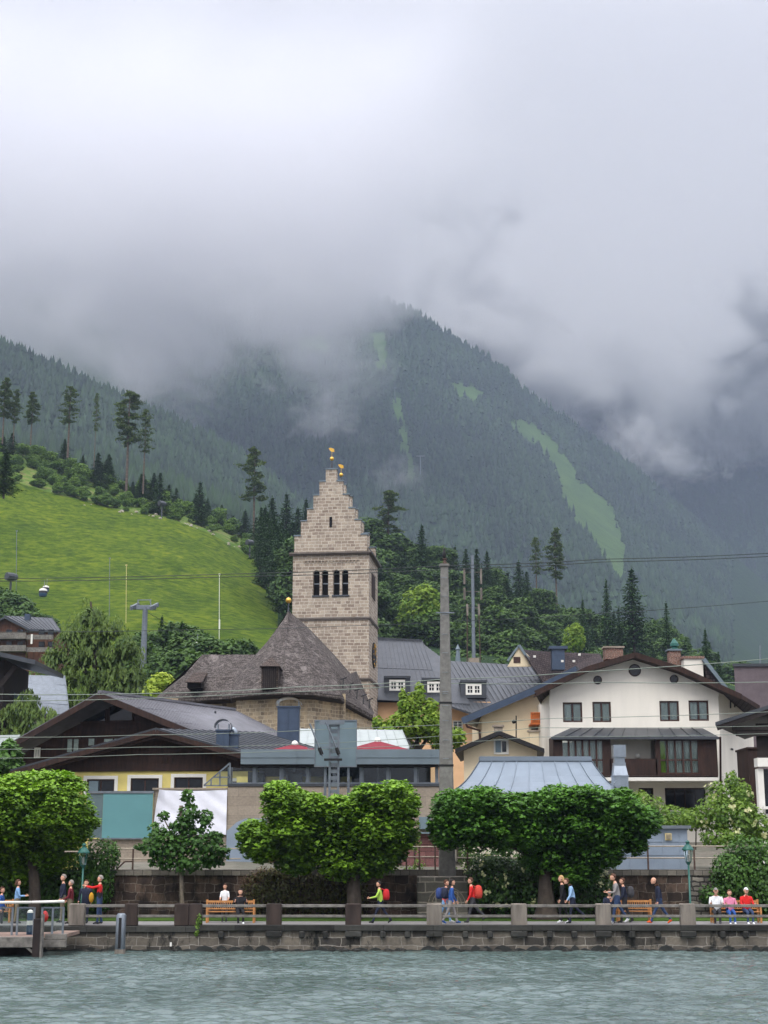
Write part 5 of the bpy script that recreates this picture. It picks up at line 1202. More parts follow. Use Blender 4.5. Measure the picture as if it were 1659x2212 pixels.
promenade_tree(764, D1, [Lb(617,1742,D1,52,50,1.5), Lb(600,1705,D1,30,18,.8), Lb(565,1818,D1,48,44,1.4), Lb(545,1800,D1,30,30,1.0), Lb(676,1748,D1,38,36,1.4), Lb(640,1795,D1,55,48,1.5), Lb(745,1758,D1,44,40,1.5), Lb(800,1730,D1,46,36,1.3), Lb(855,1735,D1,50,48,1.5), Lb(855,1795,D1,48,52,1.4), Lb(800,1790,D1,50,50,1.5), Lb(720,1825,D1+.6,84,56,1.6), Lb(640,1850,D1+.6,52,38,1.3), Lb(760,1868,D1+.5,66,36,1.4), Lb(820,1845,D1+.6,50,42,1.4), Lb(750,1790,D1+.9,70,40,1.2)],
    'clipped two-lobed leafy tree in the middle of the promenade, dark beneath', 'maple', .36, 1975, seed=12, limbs=[[(764,1890,0),(720,1850,.1),(640,1800,.3),(600,1760,0)],[(764,1890,0),(800,1840,0),(850,1790,-.2)],[(764,1890,0),(760,1820,.2),(745,1750,0)],[(740,1870,0),(690,1860,.2),(590,1830,0)]])
promenade_tree(1180, D1+.3, [Lb(985,1748,D1,54,44,1.4), Lb(965,1790,D1,40,44,1.2), Lb(1045,1730,D1,52,32,1.4), Lb(1020,1790,D1,56,46,1.4), Lb(1110,1755,D1,56,42,1.5), Lb(1075,1795,D1,50,40,1.3), Lb(1160,1750,D1,50,38,1.5), Lb(1205,1730,D1,50,34,1.4), Lb(1270,1735,D1,52,38,1.5), Lb(1335,1745,D1,50,40,1.4), Lb(1385,1775,D1,42,36,1.2), Lb(1310,1790,D1,60,42,1.4), Lb(1230,1790,D1,60,45,1.5), Lb(1180,1840,D1+.6,56,50,1.4), Lb(1260,1840,D1+.6,64,50,1.4), Lb(1372,1822,D1,28,24,.7), Lb(1310,1835,D1,42,34,1.0), Lb(1235,1885,D1+.6,56,36,1.3), Lb(1150,1800,D1,60,40,1.4)],
    'widest clipped tree, spreading flat between the concrete pole and the metal shed', 'maple_deep', .34, 1985, seed=13, flare=1.5, limbs=[[(1180,1890,0),(1150,1850,.1),(1100,1825,.3),(1040,1780,0)],[(1180,1890,0),(1240,1840,0),(1320,1790,-.2)],[(1180,1890,0),(1180,1820,.2),(1180,1760,0)],[(1150,1850,0),(1090,1800,.2),(1060,1760,0)],[(1200,1870,0),(1290,1830,-.3),(1370,1822,-.3)]], trunk_top=1860, tint=.4)
DY = 64.2
promenade_tree(391, DY, [Lb(405,1722,DY,14,20,.4), Lb(408,1762,DY,24,26,.6), Lb(395,1790,DY,30,24,.8), Lb(352,1763,DY,13,12,.3), Lb(338,1795,DY,22,18,.5), Lb(445,1770,DY,16,22,.5), Lb(370,1825,DY,55,28,1.0), Lb(430,1820,DY,48,30,1.0), Lb(340,1830,DY,40,24,.8), Lb(465,1840,DY,30,22,.7), Lb(400,1860,DY,50,26,.9), Lb(350,1862,DY,28,16,.6), Lb(455,1862,DY,28,14,.5)],
    'young open branched tree with a thin pale trunk before the white sheeting', 'young', .11, 1960, per=52, size=.2, seed=14, group=None, up=.5, barkm='bark_pale', trunk_top=1740, limbs=[[(391,1870,0),(365,1840,.1),(340,1795,.1)],[(393,1860,0),(430,1820,0),(447,1770,0)],[(392,1830,0),(370,1800,0),(352,1765,0)]])

# --- hedges, creepers and shrubs --------------------------------------
def shrub(name, lobes, label, cat, mat, per=80, size=.15, seed=1, up=.35, flowers=0, fl_size=.16, group=None, stems=True, aspect=.8):
    L_ = np.array(lobes); cx, cy = L_[:,0].mean(), L_[:,1].mean(); z = (L_[:,2]-L_[:,5]).min(); t = thing(name, (cx, cy, z), label, cat, group)
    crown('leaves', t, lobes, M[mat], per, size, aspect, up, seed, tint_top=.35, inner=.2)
    if flowers:
        r = np.random.default_rng(seed+99); p, n = lobes_pts(lobes, flowers, r, (.98, 1.06), 0); m = n[:,1] < .3; p, n = p[m], n[m]
        q = np.repeat(p, 7, 0)+r.normal(size=(len(p)*7, 3))*fl_size*.3; nn = np.repeat(n, 7, 0)+r.normal(size=q.shape)*.5
        obj_mesh('flowers', leaf_mesh('flowers', q-np.array(root_org(t)), nn, fl_size*.7*r.uniform(.7, 1.2, len(q)), .9, M['flower'], r.random(len(q)), None, seed), t)
    if stems:
        b = MB(); rr = random.Random(seed)
        for l in lobes[:6]: b.tube([(l[0], l[1], z-.1), (l[0]+rr.uniform(-.1,.1), l[1], l[2]-l[5]*.3), (l[0]+rr.uniform(-.3,.3), l[1], l[2])], [.035, .03, .015], 5)
        b.build('stem', M['bark'], t)
    return t
HD_ = 65.3
shrub('ivy_hedge', [Lb(-30,1900,HD_,60,80,.8), Lb(30,1880,HD_,60,95,.8), Lb(100,1910,HD_,55,75,.8), Lb(160,1900,HD_,50,85,.8), Lb(200,1930,HD_,40,55,.7), Lb(225,1905,HD_,22,40,.6), Lb(0,1815,HD_,40,30,.7), Lb(60,1955,HD_,80,40,.7), Lb(150,1960,HD_,60,35,.7)], 'dense ivy hedge covering the wall behind the pier', 'hedge', 'ivy', 95, .16, 21, .25)
shrub('round_bush', [Lb(222,1855,HD_,36,44,.8), Lb(205,1885,HD_,28,36,.7), Lb(240,1845,HD_,20,26,.6)], 'rounded green bush bulging above the ivy behind the lamp at the left', 'bush', 'ivy', 110, .15, 22, .3)
shrub('creeper', [Lb(560,1930,65.9,40,48,.3), Lb(610,1925,65.9,45,55,.35), Lb(665,1930,65.9,45,52,.35), Lb(720,1935,65.9,45,50,.35), Lb(770,1945,65.9,30,42,.3), Lb(590,1890,65.9,40,18,.35)], 'dark creeper hanging over the retaining wall behind the middle tree', 'creeper', 'creeper', 120, .12, 23, .1)
shrub('dry_creeper', [Lb(545,1900,65.8,28,18,.3), Lb(570,1885,65.8,26,14,.3), Lb(530,1930,65.8,18,26,.22)], 'brown dry creeper trailing over the wall top right of the young tree', 'creeper', 'dry_vine', 110, .1, 24, .1, aspect=.35)
shrub('hydrangea', [Lb(1040,1910,64.8,38,50,.9), Lb(1090,1915,64.8,45,60,1), Lb(1150,1925,64.8,45,60,1), Lb(1215,1925,64.8,45,60,1), Lb(1275,1925,64.8,42,55,.9), Lb(1060,1865,65.2,48,20,.8), Lb(1120,1875,65.2,40,20,.8), Lb(1310,1935,64.8,26,40,.8)], 'big shaded hydrangea with cream flower heads under the widest tree', 'bush', 'hydrangea', 85, .17, 25, .35, flowers=.9, fl_size=.2)
shrub('trailing_bush', [Lb(1540,1935,65.2,30,26,.8), Lb(1590,1900,65.2,55,60,1.0), Lb(1650,1900,65.2,60,70,1.0), Lb(1700,1910,65.2,60,75,1.0), Lb(1610,1840,65.5,44,36,.9), Lb(1660,1850,65.5,50,40,.9), Lb(1570,1870,65.3,30,30,.8), Lb(1655,1950,65,50,30,.8)], 'dense green trailing bush tumbling over the wall at the right edge', 'bush', 'ivy', 100, .16, 26, .3)
shrub('garden_shrub', [Lb(1545,1760,73,45,38,1.2), Lb(1600,1770,73,50,42,1.2), Lb(1560,1720,74,34,34,1), Lb(1600,1720,74,24,36,1), Lb(1580,1690,74,14,26,.5), Lb(1500,1770,73,34,24,1), Lb(1640,1790,73,30,30,1.2), Lb(1560,1810,72,50,20,1)], 'flowering elder shrub with flat cream blooms in front of the white house corner', 'bush', 'garden', 60, .2, 27, .4, flowers=.45, fl_size=.28)
shrub('garden_hedge', [Lb(1395,1740,75,40,24,1), Lb(1440,1758,75,44,20,1), Lb(1480,1762,75,30,16,.8), Lb(1370,1730,75,22,20,.8), Lb(1385,1722,76,16,16,.6), Lb(1440,1778,74,60,16,1)], 'light green flowering hedge below the dark ground floor window of the white house', 'hedge', 'garden', 60, .17, 28, .4, flowers=.6, fl_size=.14)
for i, (u, v, ru, rv, lab) in enumerate(((1588,1700,9,34,'narrow cypress standing highest among the shrubs by the white house'), (1606,1712,8,26,'shorter narrow cypress right of the tallest one by the white house'))):
    shrub('cypress', [Lb(u, v, 76, ru, rv, .3), Lb(u, v+25, 76, ru*1.5, rv*.9, .4)], lab, 'tree', 'ivy', 120, .12, 30+i, .1)
shrub('garden_bush', [Lb(1015,1850,67.6,26,24,.5), Lb(1065,1855,67.6,34,24,.6), Lb(1120,1860,67.6,34,24,.6), Lb(1180,1855,67.6,40,28,.6), Lb(1250,1855,67.6,40,28,.6), Lb(1310,1860,67.6,30,24,.6), Lb(1090,1835,67.8,30,16,.5)], 'shaded green bushes behind the railing under the widest tree', 'bush', 'hydrangea', 70, .16, 36, .3, flowers=.25, fl_size=.14)
shrub('weeds', [Lb(880,1878,67.2,30,10,.4), Lb(905,1870,67.2,14,16,.3), Lb(1000,1880,67,26,12,.4), Lb(1010,1850,67.4,20,26,.5), Lb(895,1820,68,16,24,.4)], 'loose flowering weeds growing round the foot of the concrete pole', 'weeds', 'garden', 60, .12, 33, .4, flowers=.5, fl_size=.08)
shrub('wall_fern', [Lb(430,1990,58.9,7,16,.1), Lb(425,2008,58.9,6,14,.1)], 'tuft of yellowish weeds growing from a joint of the quay wall', 'weeds', 'garden', 260, .09, 34, .2, stems=False)
# small leafy tree in front of the parsonage
TT = 104
t = thing('street_tree', (P(890,1600,TT).x, TT, 5), 'airy bright green tree growing between the choir and the concrete pole', 'tree')
crown('crown', t, [Lb(870,1570,TT,34,34,2), Lb(835,1580,TT,26,26,1.6), Lb(905,1560,TT,32,38,2), Lb(885,1525,TT,26,28,1.6), Lb(905,1500,TT,14,26,1), Lb(870,1500,TT,8,14,.6), Lb(940,1570,TT,26,40,1.8), Lb(930,1530,TT,18,22,1.2), Lb(985,1590,TT,22,22,1.2), Lb(860,1610,TT,36,18,1.5), Lb(815,1560,TT,12,14,.8), Lb(965,1610,TT,30,12,1)], M['decid_lt'], 26, .38, .8, .5, 41, tint_top=.3)
b = MB(); limb(b, [P(905,1760,TT), P(905,1640,TT), P(900,1590,TT), P(895,1530,TT)], .28, .06); limb(b, [P(905,1620,TT), P(870,1590,TT), P(845,1570,TT)], .14, .04); limb(b, [P(905,1620,TT), P(935,1580,TT), P(945,1550,TT)], .14, .04); limb(b, [P(906,1650,TT), P(960,1610,TT), P(985,1590,TT)], .12, .04); b.build('trunk', M['bark'], t)

# --- weeping tree at the left ------------------------------------------
WTd = 118
def weeping(lobes, parent, seed, mat, strands, l0, leaf):
    r = np.random.default_rng(seed); pts, nn, tan, rnd = [], [], [], []
    p, n = lobes_pts(lobes, strands, r, (.75, 1.0), .1)
    for a, d in zip(p, n):
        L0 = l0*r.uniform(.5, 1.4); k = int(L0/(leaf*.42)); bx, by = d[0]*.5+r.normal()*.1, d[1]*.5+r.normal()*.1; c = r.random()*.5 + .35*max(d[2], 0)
        for i in range(k):
            s = i/k*L0; pts.append((a[0]+bx*(1-math.exp(-s*1.2))+r.normal()*.05, a[1]+by*(1-math.exp(-s*1.2))+r.normal()*.05, a[2]+.15*sin(min(s*2, pi))-s*.85)); nn.append((d[0]+r.normal()*.6, d[1]-.4+r.normal()*.6, .35)); tan.append((r.normal()*.25, r.normal()*.25, -1)); rnd.append(c+r.random()*.3)
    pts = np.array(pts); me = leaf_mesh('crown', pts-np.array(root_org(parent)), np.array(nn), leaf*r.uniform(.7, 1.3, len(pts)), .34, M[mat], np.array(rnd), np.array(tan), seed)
    return obj_mesh('crown', me, parent)
wt = thing('weeping_birch', (P(200,1560,WTd).x, WTd, 6), 'tall weeping birch with hanging olive foliage behind the inn roof', 'tree')
weeping([Lb(200,1345,WTd,40,30,2.2), Lb(235,1380,WTd,50,40,2.6), Lb(165,1385,WTd,45,40,2.4), Lb(270,1420,WTd,45,40,2.4), Lb(130,1430,WTd,40,38,2.2), Lb(200,1440,WTd,60,50,3), Lb(255,1480,WTd,48,46,2.6), Lb(150,1490,WTd,52,46,2.8), Lb(210,1520,WTd,60,50,2.8), Lb(285,1460,WTd,30,34,2), Lb(110,1500,WTd,34,34,2), Lb(130,1550,WTd,60,40,2.6), Lb(95,1460,WTd,34,30,2), Lb(240,1350,WTd,30,26,1.8), Lb(165,1345,WTd,30,24,1.6), Lb(295,1500,WTd,30,34,2), Lb(250,1540,WTd,50,36,2.4), Lb(200,1400,WTd,50,34,2.4), Lb(195,1320,WTd,20,18,1.2), Lb(185,1300,WTd,7,14,.5)], wt, 51, 'birch', 3.2, .8, .34)
crown('crown', wt, [Lb(u_, v_, WTd, a_, b_, 1.4) for u_, v_, a_, b_ in ((200,1335,26,20),(236,1365,24,18),(160,1375,28,20),(205,1385,30,20),(275,1405,26,20),(120,1420,26,20),(175,1425,28,20),(240,1430,30,20),(95,1465,26,20),(145,1470,28,20),(205,1470,32,20),(290,1460,22,18),(255,1490,28,20),(110,1515,28,20),(165,1520,30,22),(220,1530,30,22),(290,1510,20,20),(85,1540,24,20),(130,1565,34,22),(250,1555,26,18))], M['birch'], 26, .36, .6, .45, 55, droop=1.0, sprigs=7, tint_top=.3)
b = MB(); limb(b, [(P(200,1560,WTd).x, WTd, 5), P(202,1500,WTd), P(205,1420,WTd), P(196,1300,WTd)], .4, .08); limb(b, [P(203,1470,WTd), P(240,1410,WTd), P(262,1390,WTd)], .2, .05); limb(b, [P(203,1480,WTd), P(165,1420,WTd), P(145,1400,WTd)], .2, .05); b.build('trunk', M['bark'], wt)
w2 = thing('weeping_willow', (P(45,1560,101).x, 101, 5), 'lower drooping willow at the left edge beside the grey shed roofs', 'tree')
weeping([Lb(50,1535,101,36,30,1.6), Lb(10,1560,101,34,30,1.4), Lb(90,1560,101,46,34,1.8), Lb(62,1505,101,16,20,1.0), Lb(40,1590,101,50,26,1.6), Lb(150,1575,101,50,30,1.8)], w2, 52, 'birch', 10, .8, .34)
b = MB(); limb(b, [(P(45,1560,101).x, 101, 4), P(48,1560,101), P(52,1510,101)], .3, .08); b.build('trunk', M['bark'], w2)
for i, (u, v, D, ru, rv, m, lab) in enumerate(((350,1480,135,34,26,'yellowleaf','light yellow green tree beside the left end of the church roof'), (325,1505,133,24,22,'yellowleaf','small yellow green tree just left of the church roof end'), (20,1640,84,26,40,'ivy','dark bush between the left edge and the inn'))):
    t = thing('leafy_tree', (P(u,v,D).x, D, P(u,v+rv*2,D).z), lab, 'tree'); crown('crown', t, [Lb(u,v,D,ru,rv,1.6), Lb(u-ru*.5,v+rv*.7,D,ru*.8,rv*.8,1.4), Lb(u+ru*.5,v+rv*.7,D,ru*.8,rv*.8,1.4), Lb(u,v-rv*.5,D,ru*.6,rv*.6,1)], M[m], 26, .4, .8, .45, 60+i)
    b = MB(); limb(b, [P(u,v+rv*2.4,D), P(u,v,D), P(u+2,v-rv*.6,D)], .22, .05); b.build('trunk', M['bark'], t)

# --- tree kinds for the hillside, each built once ----------------------
def conifer_mesh(H, R, hb, seed, mat, size=.8, whorl=.75, per=9, droop=.35, ragged=.25, blobs=None):
    r = np.random.default_rng(seed); pts, nn, tan, rnd = [], [], [], []
    z = hb*H
    while z < H*.985:
        f = (z-hb*H)/(H*(1-hb)); rad = R*(1-f)**.85*(1 if f > .08 else .75)*r.uniform(1-ragged, 1+ragged*.5)+.25
        nb = max(4, int(per*(.5+.5*(1-f)))); a0 = r.random()*6.28
        for k in range(nb):
            a = a0+2*pi*k/nb+r.normal()*.2; L_ = rad*r.uniform(.65, 1.15); m = max(2, int(L_/(size*.42))); c = r.random()*.4
            for i in range(m):
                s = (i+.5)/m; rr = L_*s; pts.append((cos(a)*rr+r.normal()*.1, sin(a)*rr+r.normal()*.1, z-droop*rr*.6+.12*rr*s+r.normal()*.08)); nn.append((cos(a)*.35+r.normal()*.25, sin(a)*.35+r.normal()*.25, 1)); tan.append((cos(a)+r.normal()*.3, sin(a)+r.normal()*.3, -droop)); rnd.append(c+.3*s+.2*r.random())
        z += whorl*r.uniform(.7, 1.2)*(1-.45*f)
    pts.append((0,0,H)); nn.append((1,0,.1)); tan.append((0,0,1)); rnd.append(.3)
    return leaf_mesh('crown', np.array(pts), np.array(nn), size*r.uniform(.7, 1.25, len(pts)), .55, M[mat], np.array(rnd), np.array(tan), seed, .3)
def pine_mesh(H, hb, R, seed, dens=1.0):
    """tall bare-trunked pine with ragged tufts"""
    r = np.random.default_rng(seed); pts, nn, tan, rnd = [], [], [], []; b = MB()
    b.tube([(0,0,-.8),(0,0,H*.3),(.1,.05,H*.7),(0,0,H*.97)], [.32,.26,.18,.05], 7)
    z = hb*H
    while z < H*.98:
        f = (z-hb*H)/(H*(1-hb)); rad = R*(sin(pi*min(1, .25+f*.75)))**.7*r.uniform(.45, 1.1)+.4
        for k in range(int(3+2*r.random())):
            a = r.random()*6.28; L_ = rad*r.uniform(.5, 1.1); e = Vector((cos(a)*L_, sin(a)*L_, z+r.uniform(-.5, .3))); b.tube([(0,0,z), tuple(e)], [.06,.02], 4)
            for _ in range(int(26*dens)):
                s = r.uniform(.35, 1.05); pts.append((e.x*s+r.normal()*.33, e.y*s+r.normal()*.33, z+(e.z-z)*s+r.normal()*.22-.1)); nn.append((r.normal()*.5, r.normal()*.5, 1)); tan.append((cos(a)+r.normal()*.6, sin(a)+r.normal()*.6, -.25)); rnd.append(r.random()*.9)
        z += H*.03*r.uniform(.7, 1.3)
    me = leaf_mesh('crown', np.array(pts), np.array(nn), .72*r.uniform(.7, 1.3, len(pts)), .5, M['pine'], np.array(rnd), np.array(tan), seed, .3)
    return me, b
def decid_mesh(H, R, seed, mat, size=.7, per=5.5):
    r = np.random.default_rng(seed); lobes = [(0,0,H*.62,R*.8,R*.8,H*.32)]
    for k in range(9):
        a = r.random()*6.28; z = H*r.uniform(.32, .86); q = R*.62*sin(pi*min(.95, z/H))**.5; lobes.append((cos(a)*q, sin(a)*q, z, R*r.uniform(.32, .52), R*r.uniform(.32, .52), H*r.uniform(.11, .17)))
    p, n = lobes_pts(lobes, per, r, (.75, 1.08), .1); nn = n*.5+np.array([0,0,.5])+r.normal(size=p.shape)*.3
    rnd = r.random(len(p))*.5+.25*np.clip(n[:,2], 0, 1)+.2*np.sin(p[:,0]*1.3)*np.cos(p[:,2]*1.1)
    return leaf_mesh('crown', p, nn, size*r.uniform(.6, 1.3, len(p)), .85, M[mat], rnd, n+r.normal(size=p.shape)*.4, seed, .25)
DEF = {}
def proto(name, me, tb, label, cat, group, barkm='bark'):
    t = thing(name, (0,0,0), label, cat, group); DEF[t.name] = (label, group); obj_mesh('crown', me, t); tb.build('trunk', M[barkm], t); return t
def simple_trunk(H, r0=.28): b = MB(); b.tube([(0,0,-1.5),(0,0,H*.35),(.05,0,H*.85)], [r0, r0*.8, .05], 6); return b
used = set()
def place(pr, loc, s, rz, label=None, group='same', sz=None):
    if pr.name not in used: used.add(pr.name); t = pr
    else: t = copy_tree(pr)
    t.location = loc; t.rotation_euler = (0, 0, rz); t.scale = (s, s, sz or s)
    t['label'] = label or DEF[pr.name][0]
    if group == 'same': group = DEF[pr.name][1]
    if group: t['group'] = group
    elif 'group' in t: del t['group']
    return t
def sprout(pr, u, vtop, vbase, D, label, group, H, r=random, wide=1.0):
    """put a copy so that it stands at D with its foot and its top at the heights seen"""
    c = P(u, vbase, D); s = (Z(vtop, D)-c.z)/H
    return place(pr, (c.x, D, c.z), s*wide, r.uniform(0, 6.28), label, group, s)
GS, GD = 'dark spruces on the wooded hillside', 'leafy trees on the wooded hillside'
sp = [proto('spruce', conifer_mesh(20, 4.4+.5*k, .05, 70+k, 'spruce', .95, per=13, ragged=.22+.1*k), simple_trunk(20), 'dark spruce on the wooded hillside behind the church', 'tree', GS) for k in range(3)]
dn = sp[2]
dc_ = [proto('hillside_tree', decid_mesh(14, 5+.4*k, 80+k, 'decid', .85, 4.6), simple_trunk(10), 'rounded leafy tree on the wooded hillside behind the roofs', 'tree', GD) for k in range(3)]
dl = proto('light_tree', decid_mesh(11, 4.2, 84, 'decid_lt', .75, 5), simple_trunk(8), 'bright yellow green tree', 'tree', None)
pm, pb = pine_mesh(30, .52, 4.4, 90, 2.2); pine1 = proto('tall_pine', pm, pb, 'tall pine', 'tree', None, 'bark_pine')
pm, pb = pine_mesh(30, .48, 3.6, 91, .9); pine2 = proto('tall_pine', pm, pb, 'tall pine', 'tree', None, 'bark_pine')
pm, pb = pine_mesh(30, .4, 3.4, 92, 2.6); pine3 = proto('tall_pine', pm, pb, 'tall pine', 'tree', None, 'bark_pine')
bs = [proto('bush', decid_mesh(4.2, 2.4, 95+k, 'bushes', .5, 9), simple_trunk(2.5, .1), 'light green bush in the scrub above the meadow', 'bush', 'bushes in the scrub above the meadow') for k in range(2)]

# tall pines standing alone above the meadow
for pr, u, vt, vb, lab, w in ((pine1,272,842,1075,'thickest tall pine on the meadow edge, reddish bare trunk, full crown',1.25), (pine2,309,880,1062,'slim pine close to the right of the thickest one',1.0), (pine2,146,832,985,'lone pine with a tufted crown between the edge group and the thin dead one',1.5),
        (pine2,203,845,1005,'almost bare thin pine behind the scrub',.55), (pine3,5,812,955,'dense tall pine at the very left edge',1.3), (pine3,28,838,960,'tall pine second from the left edge, half behind the first',1.0), (pine3,66,845,958,'dark pine third from the left edge with a pointed crown',1.35),
        (pine1,547,965,1195,'tall ragged pine above the gap between meadow and church tower',1.15), (pine1,838,1058,1250,'broad pale pine right of the church tower',1.55), (pine3,1203,1135,1320,'tall pine with a dark top left leaning against the misty slope',1.1), (pine2,1160,1157,1312,'thinner pine left of the tall dark topped one',1.0)):
    sprout(pr, u, vt, vb, 425, lab, None, 30, wide=w)
# spruces one can tell apart
for u, vt, vb, D, lab, w in ((912,1133,1270,400,'broad dark spruce standing out left of the concrete pole top',1.15), (1370,1226,1400,330,'tallest spruce group top above the white house',1.2), (1314,1252,1400,330,'slender layered spruce left of the tallest one above the white house',.8),
        (1262,1292,1420,330,'short pointed spruce above the brown tiled roof',.7), (1444,1300,1430,330,'pointed spruce right of the tallest one',.8), (1528,1358,1470,240,'dark spruce beside the white roof box',.9), (1556,1405,1500,240,'smallest spruce left of the blank mauve wall',.9), (1340,1310,1420,330,'narrow spruce between the two tallest above the white house',.6),
        (345,1330,1470,190,'dark narrow conifer behind the birch',.9), (390,1345,1470,185,'broad spruce with green flank left of the gondola',1.6), (343,1020,1118,405,'small dark spruce at the meadow edge near the lift post',1.3), (430,1040,1150,410,'dark spruce standing in the scrub left of the ragged pine',1.2), (8,975,1070,260,'dark leafy tree edge cut off at the left above the meadow',1.6)):
    sprout(sp[int(u) % 3], u, vt, vb, D, lab, None, 20, wide=w)
sprout(dl, 905, 1262, 1400, 300, 'light green rounded tree behind the concrete pole', None, 11, wide=1.0)
sprout(dl, 1240, 1345, 1440, 280, 'bright yellow green tree above the dark chimney', None, 11, wide=.8)
# the wooded hillside itself
TOP = [(555,1110),(600,1075),(640,1082),(700,1100),(790,1115),(830,1160),(900,1180),(950,1180),(1000,1195),(1060,1205),(1130,1225),(1180,1270),(1250,1330),(1330,1330),(1400,1330),(1460,1350),(1530,1400),(1600,1450)]
rr = random.Random(3); placed = []
def zone(u):
    for lim, w in ((625,'beside the meadow'),(700,'just left of the church tower top'),(820,'behind the church tower'),(880,'just right of the church tower'),(945,'left of the concrete pole'),(1010,'between the concrete pole and the antenna mast'),(1075,'right behind the antenna mast'),(1150,'between antenna mast and thin pine'),(1215,'below the two tall pines'),(1290,'above the dark chimney'),(1360,'above the left roof slope of the white house'),(1430,'above the brick chimneys of the white house'),(1500,'above the white roof box')):
        if u < lim: return w
    return 'at the right end of the wooded hillside'
def wood_label(u, row, dark, H):
    k = ('tall dark spruce' if H > 16.5 else 'dark spruce') if dark else ('big rounded leafy tree' if H > 12.5 else 'rounded leafy tree')
    return k + ' ' + ('on the skyline' if row == 0 else 'high up' if row == 1 else 'halfway up' if row < 4 else 'low down') + ' ' + zone(u)
for row, (D, drop) in enumerate(((420,0), (395,38), (365,78), (335,120), (305,165), (280,215))):
    u = 548+rr.uniform(0, 20)
    while u < 1600:
        vt = interp(u, TOP)+drop+rr.uniform(-14, 16); dark = (u < 690) or rr.random() < (.6 if row < 2 else .25)
        H = rr.uniform(13, 20) if dark else rr.uniform(10, 15); c = P(u, vt, D); base = c.z-H
        if vt < 1440 and not (u < 640 and vt > 1220+rr.uniform(-20, 40) - (600-u)*1.2 and u < 620) and u > 552+row*12:
            pr = rr.choice(sp) if dark else rr.choice(dc_); Hm = 20 if dark else 14
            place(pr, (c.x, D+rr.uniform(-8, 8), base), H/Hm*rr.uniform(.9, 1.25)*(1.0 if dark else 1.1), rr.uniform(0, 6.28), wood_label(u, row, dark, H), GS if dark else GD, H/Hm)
        u += rr.uniform(17, 27)*(1.0 if dark else 1.35)
# dark edge of the wood beside the meadow
for i in range(14):
    u = 560+i*5.5+rr.uniform(-4, 4); v = 1205+i*7; place(sp[i % 3], tuple(P(u, v+rr.uniform(0, 30), 345-i*3)), .62+rr.uniform(-.1, .1), rr.uniform(0, 6), 'dark spruce in the ' + ('upper' if i < 5 else 'middle' if i < 10 else 'lowest') + ' part of the wood edge beside the meadow', 'same', .72)
for i in range(9):
    u = 700-i*8; place(dc_[i % 3], tuple(P(u, 1330+rr.uniform(-20, 50), 300)), .95, rr.uniform(0, 6), 'leafy tree close to the left side of the tower below the belfry' if i > 3 else 'leafy tree half hidden behind the tower shaft', 'same', 1.1)
# trees along the foot of the meadow
for i, (u, vt, D) in enumerate(((325,1385,180),(415,1355,185),(445,1370,180),(470,1385,178),(500,1375,182),(375,1400,172),(430,1400,170),(300,1360,186),(20,1275,245),(45,1300,240),(0,1262,250),(68,1310,238),(90,1325,236),(400,1340,190))):
    H = 9 if i < 8 else 11; c = P(u, vt, D); place(dc_[i % 3], (c.x, D, c.z-H), H/14*1.1, rr.uniform(0, 6), ('dark green tree at the foot of the meadow ' + {325:'right behind the weeping birch',300:'behind the right flank of the birch',375:'between the two conifers',400:'just left of the broad spruce',415:'behind the gondola',445:'right of the gondola',430:'low beside the gondola',470:'above the church roof end',500:'nearest to the church spire',20:'above the hillside chalet',45:'above the chalet ridge',0:'in the left corner',68:'right above the chalet chimney',90:'right of the chalet chimney'}[u]), 'leafy trees at the foot of the meadow', H/14)
# scrub belt above the meadow
def scrub_zone(u):
    for lim, w in ((45,'at the left edge'),(105,'below the left group of pines'),(175,'below the lone tufted pine'),(235,'below the thin bare pine'),(295,'around the thickest pine'),(360,'right of the two close pines'),(440,'above the upper snow gun'),(500,'in its right half')):
        if u < lim: return w
    return 'below the ragged pine'
for k in range(120):
    u = rr.uniform(-20, 560); f = rr.random()**1.2; v0, v1 = interp(u, R400)-6, interp(u, R445); v = v0+(v1-v0)*f*(1 if u < 500 else .7)
    D = 400+45*f; s = rr.uniform(.45, 1.25)*(1.1 if f > .5 else .75); c = P(u, v, D)
    place(bs[k % 2], (c.x, D, gz(c.x, D)-.3), s, rr.uniform(0, 6), ('large' if s > .95 else 'small' if s < .6 else 'middling') + ' light green bush ' + ('along the meadow edge ' if f < .3 else 'halfway up the scrub ' if f < .7 else 'at the top of the scrub ') + scrub_zone(u), 'same', s*rr.uniform(.8, 1.3))
for k in range(26):
    u = rr.uniform(-20, 530); D = rr.uniform(425, 455); c = P(u, interp(u, R445), D); s = rr.uniform(.3, .55); place(sp[k % 3], (c.x, D, gz(c.x, D)-.5), s*1.5, rr.uniform(0, 6), 'small young spruce in the scrub ' + scrub_zone(u), 'young spruces in the scrub', s)
# pale stones and stumps along the meadow's upper edge
r = np.random.default_rng(5); b = MB()
for k in range(34):
    u = [270,300,330,365,400,430,470,500,520,200,130][k % 11]+r.normal()*14; D = 402+r.normal()*4; x = X(u, 1100, D); z = gz(x, D); s = r.uniform(.25, .7)
    b.ball((x, D, z+s*.1), s, 5, sz=.6)
tag(b.build('stones', M['stonebits'], None, smooth=True), 'pale limestone rubble scattered along the upper edge of the meadow', 'stones', kind='stuff')
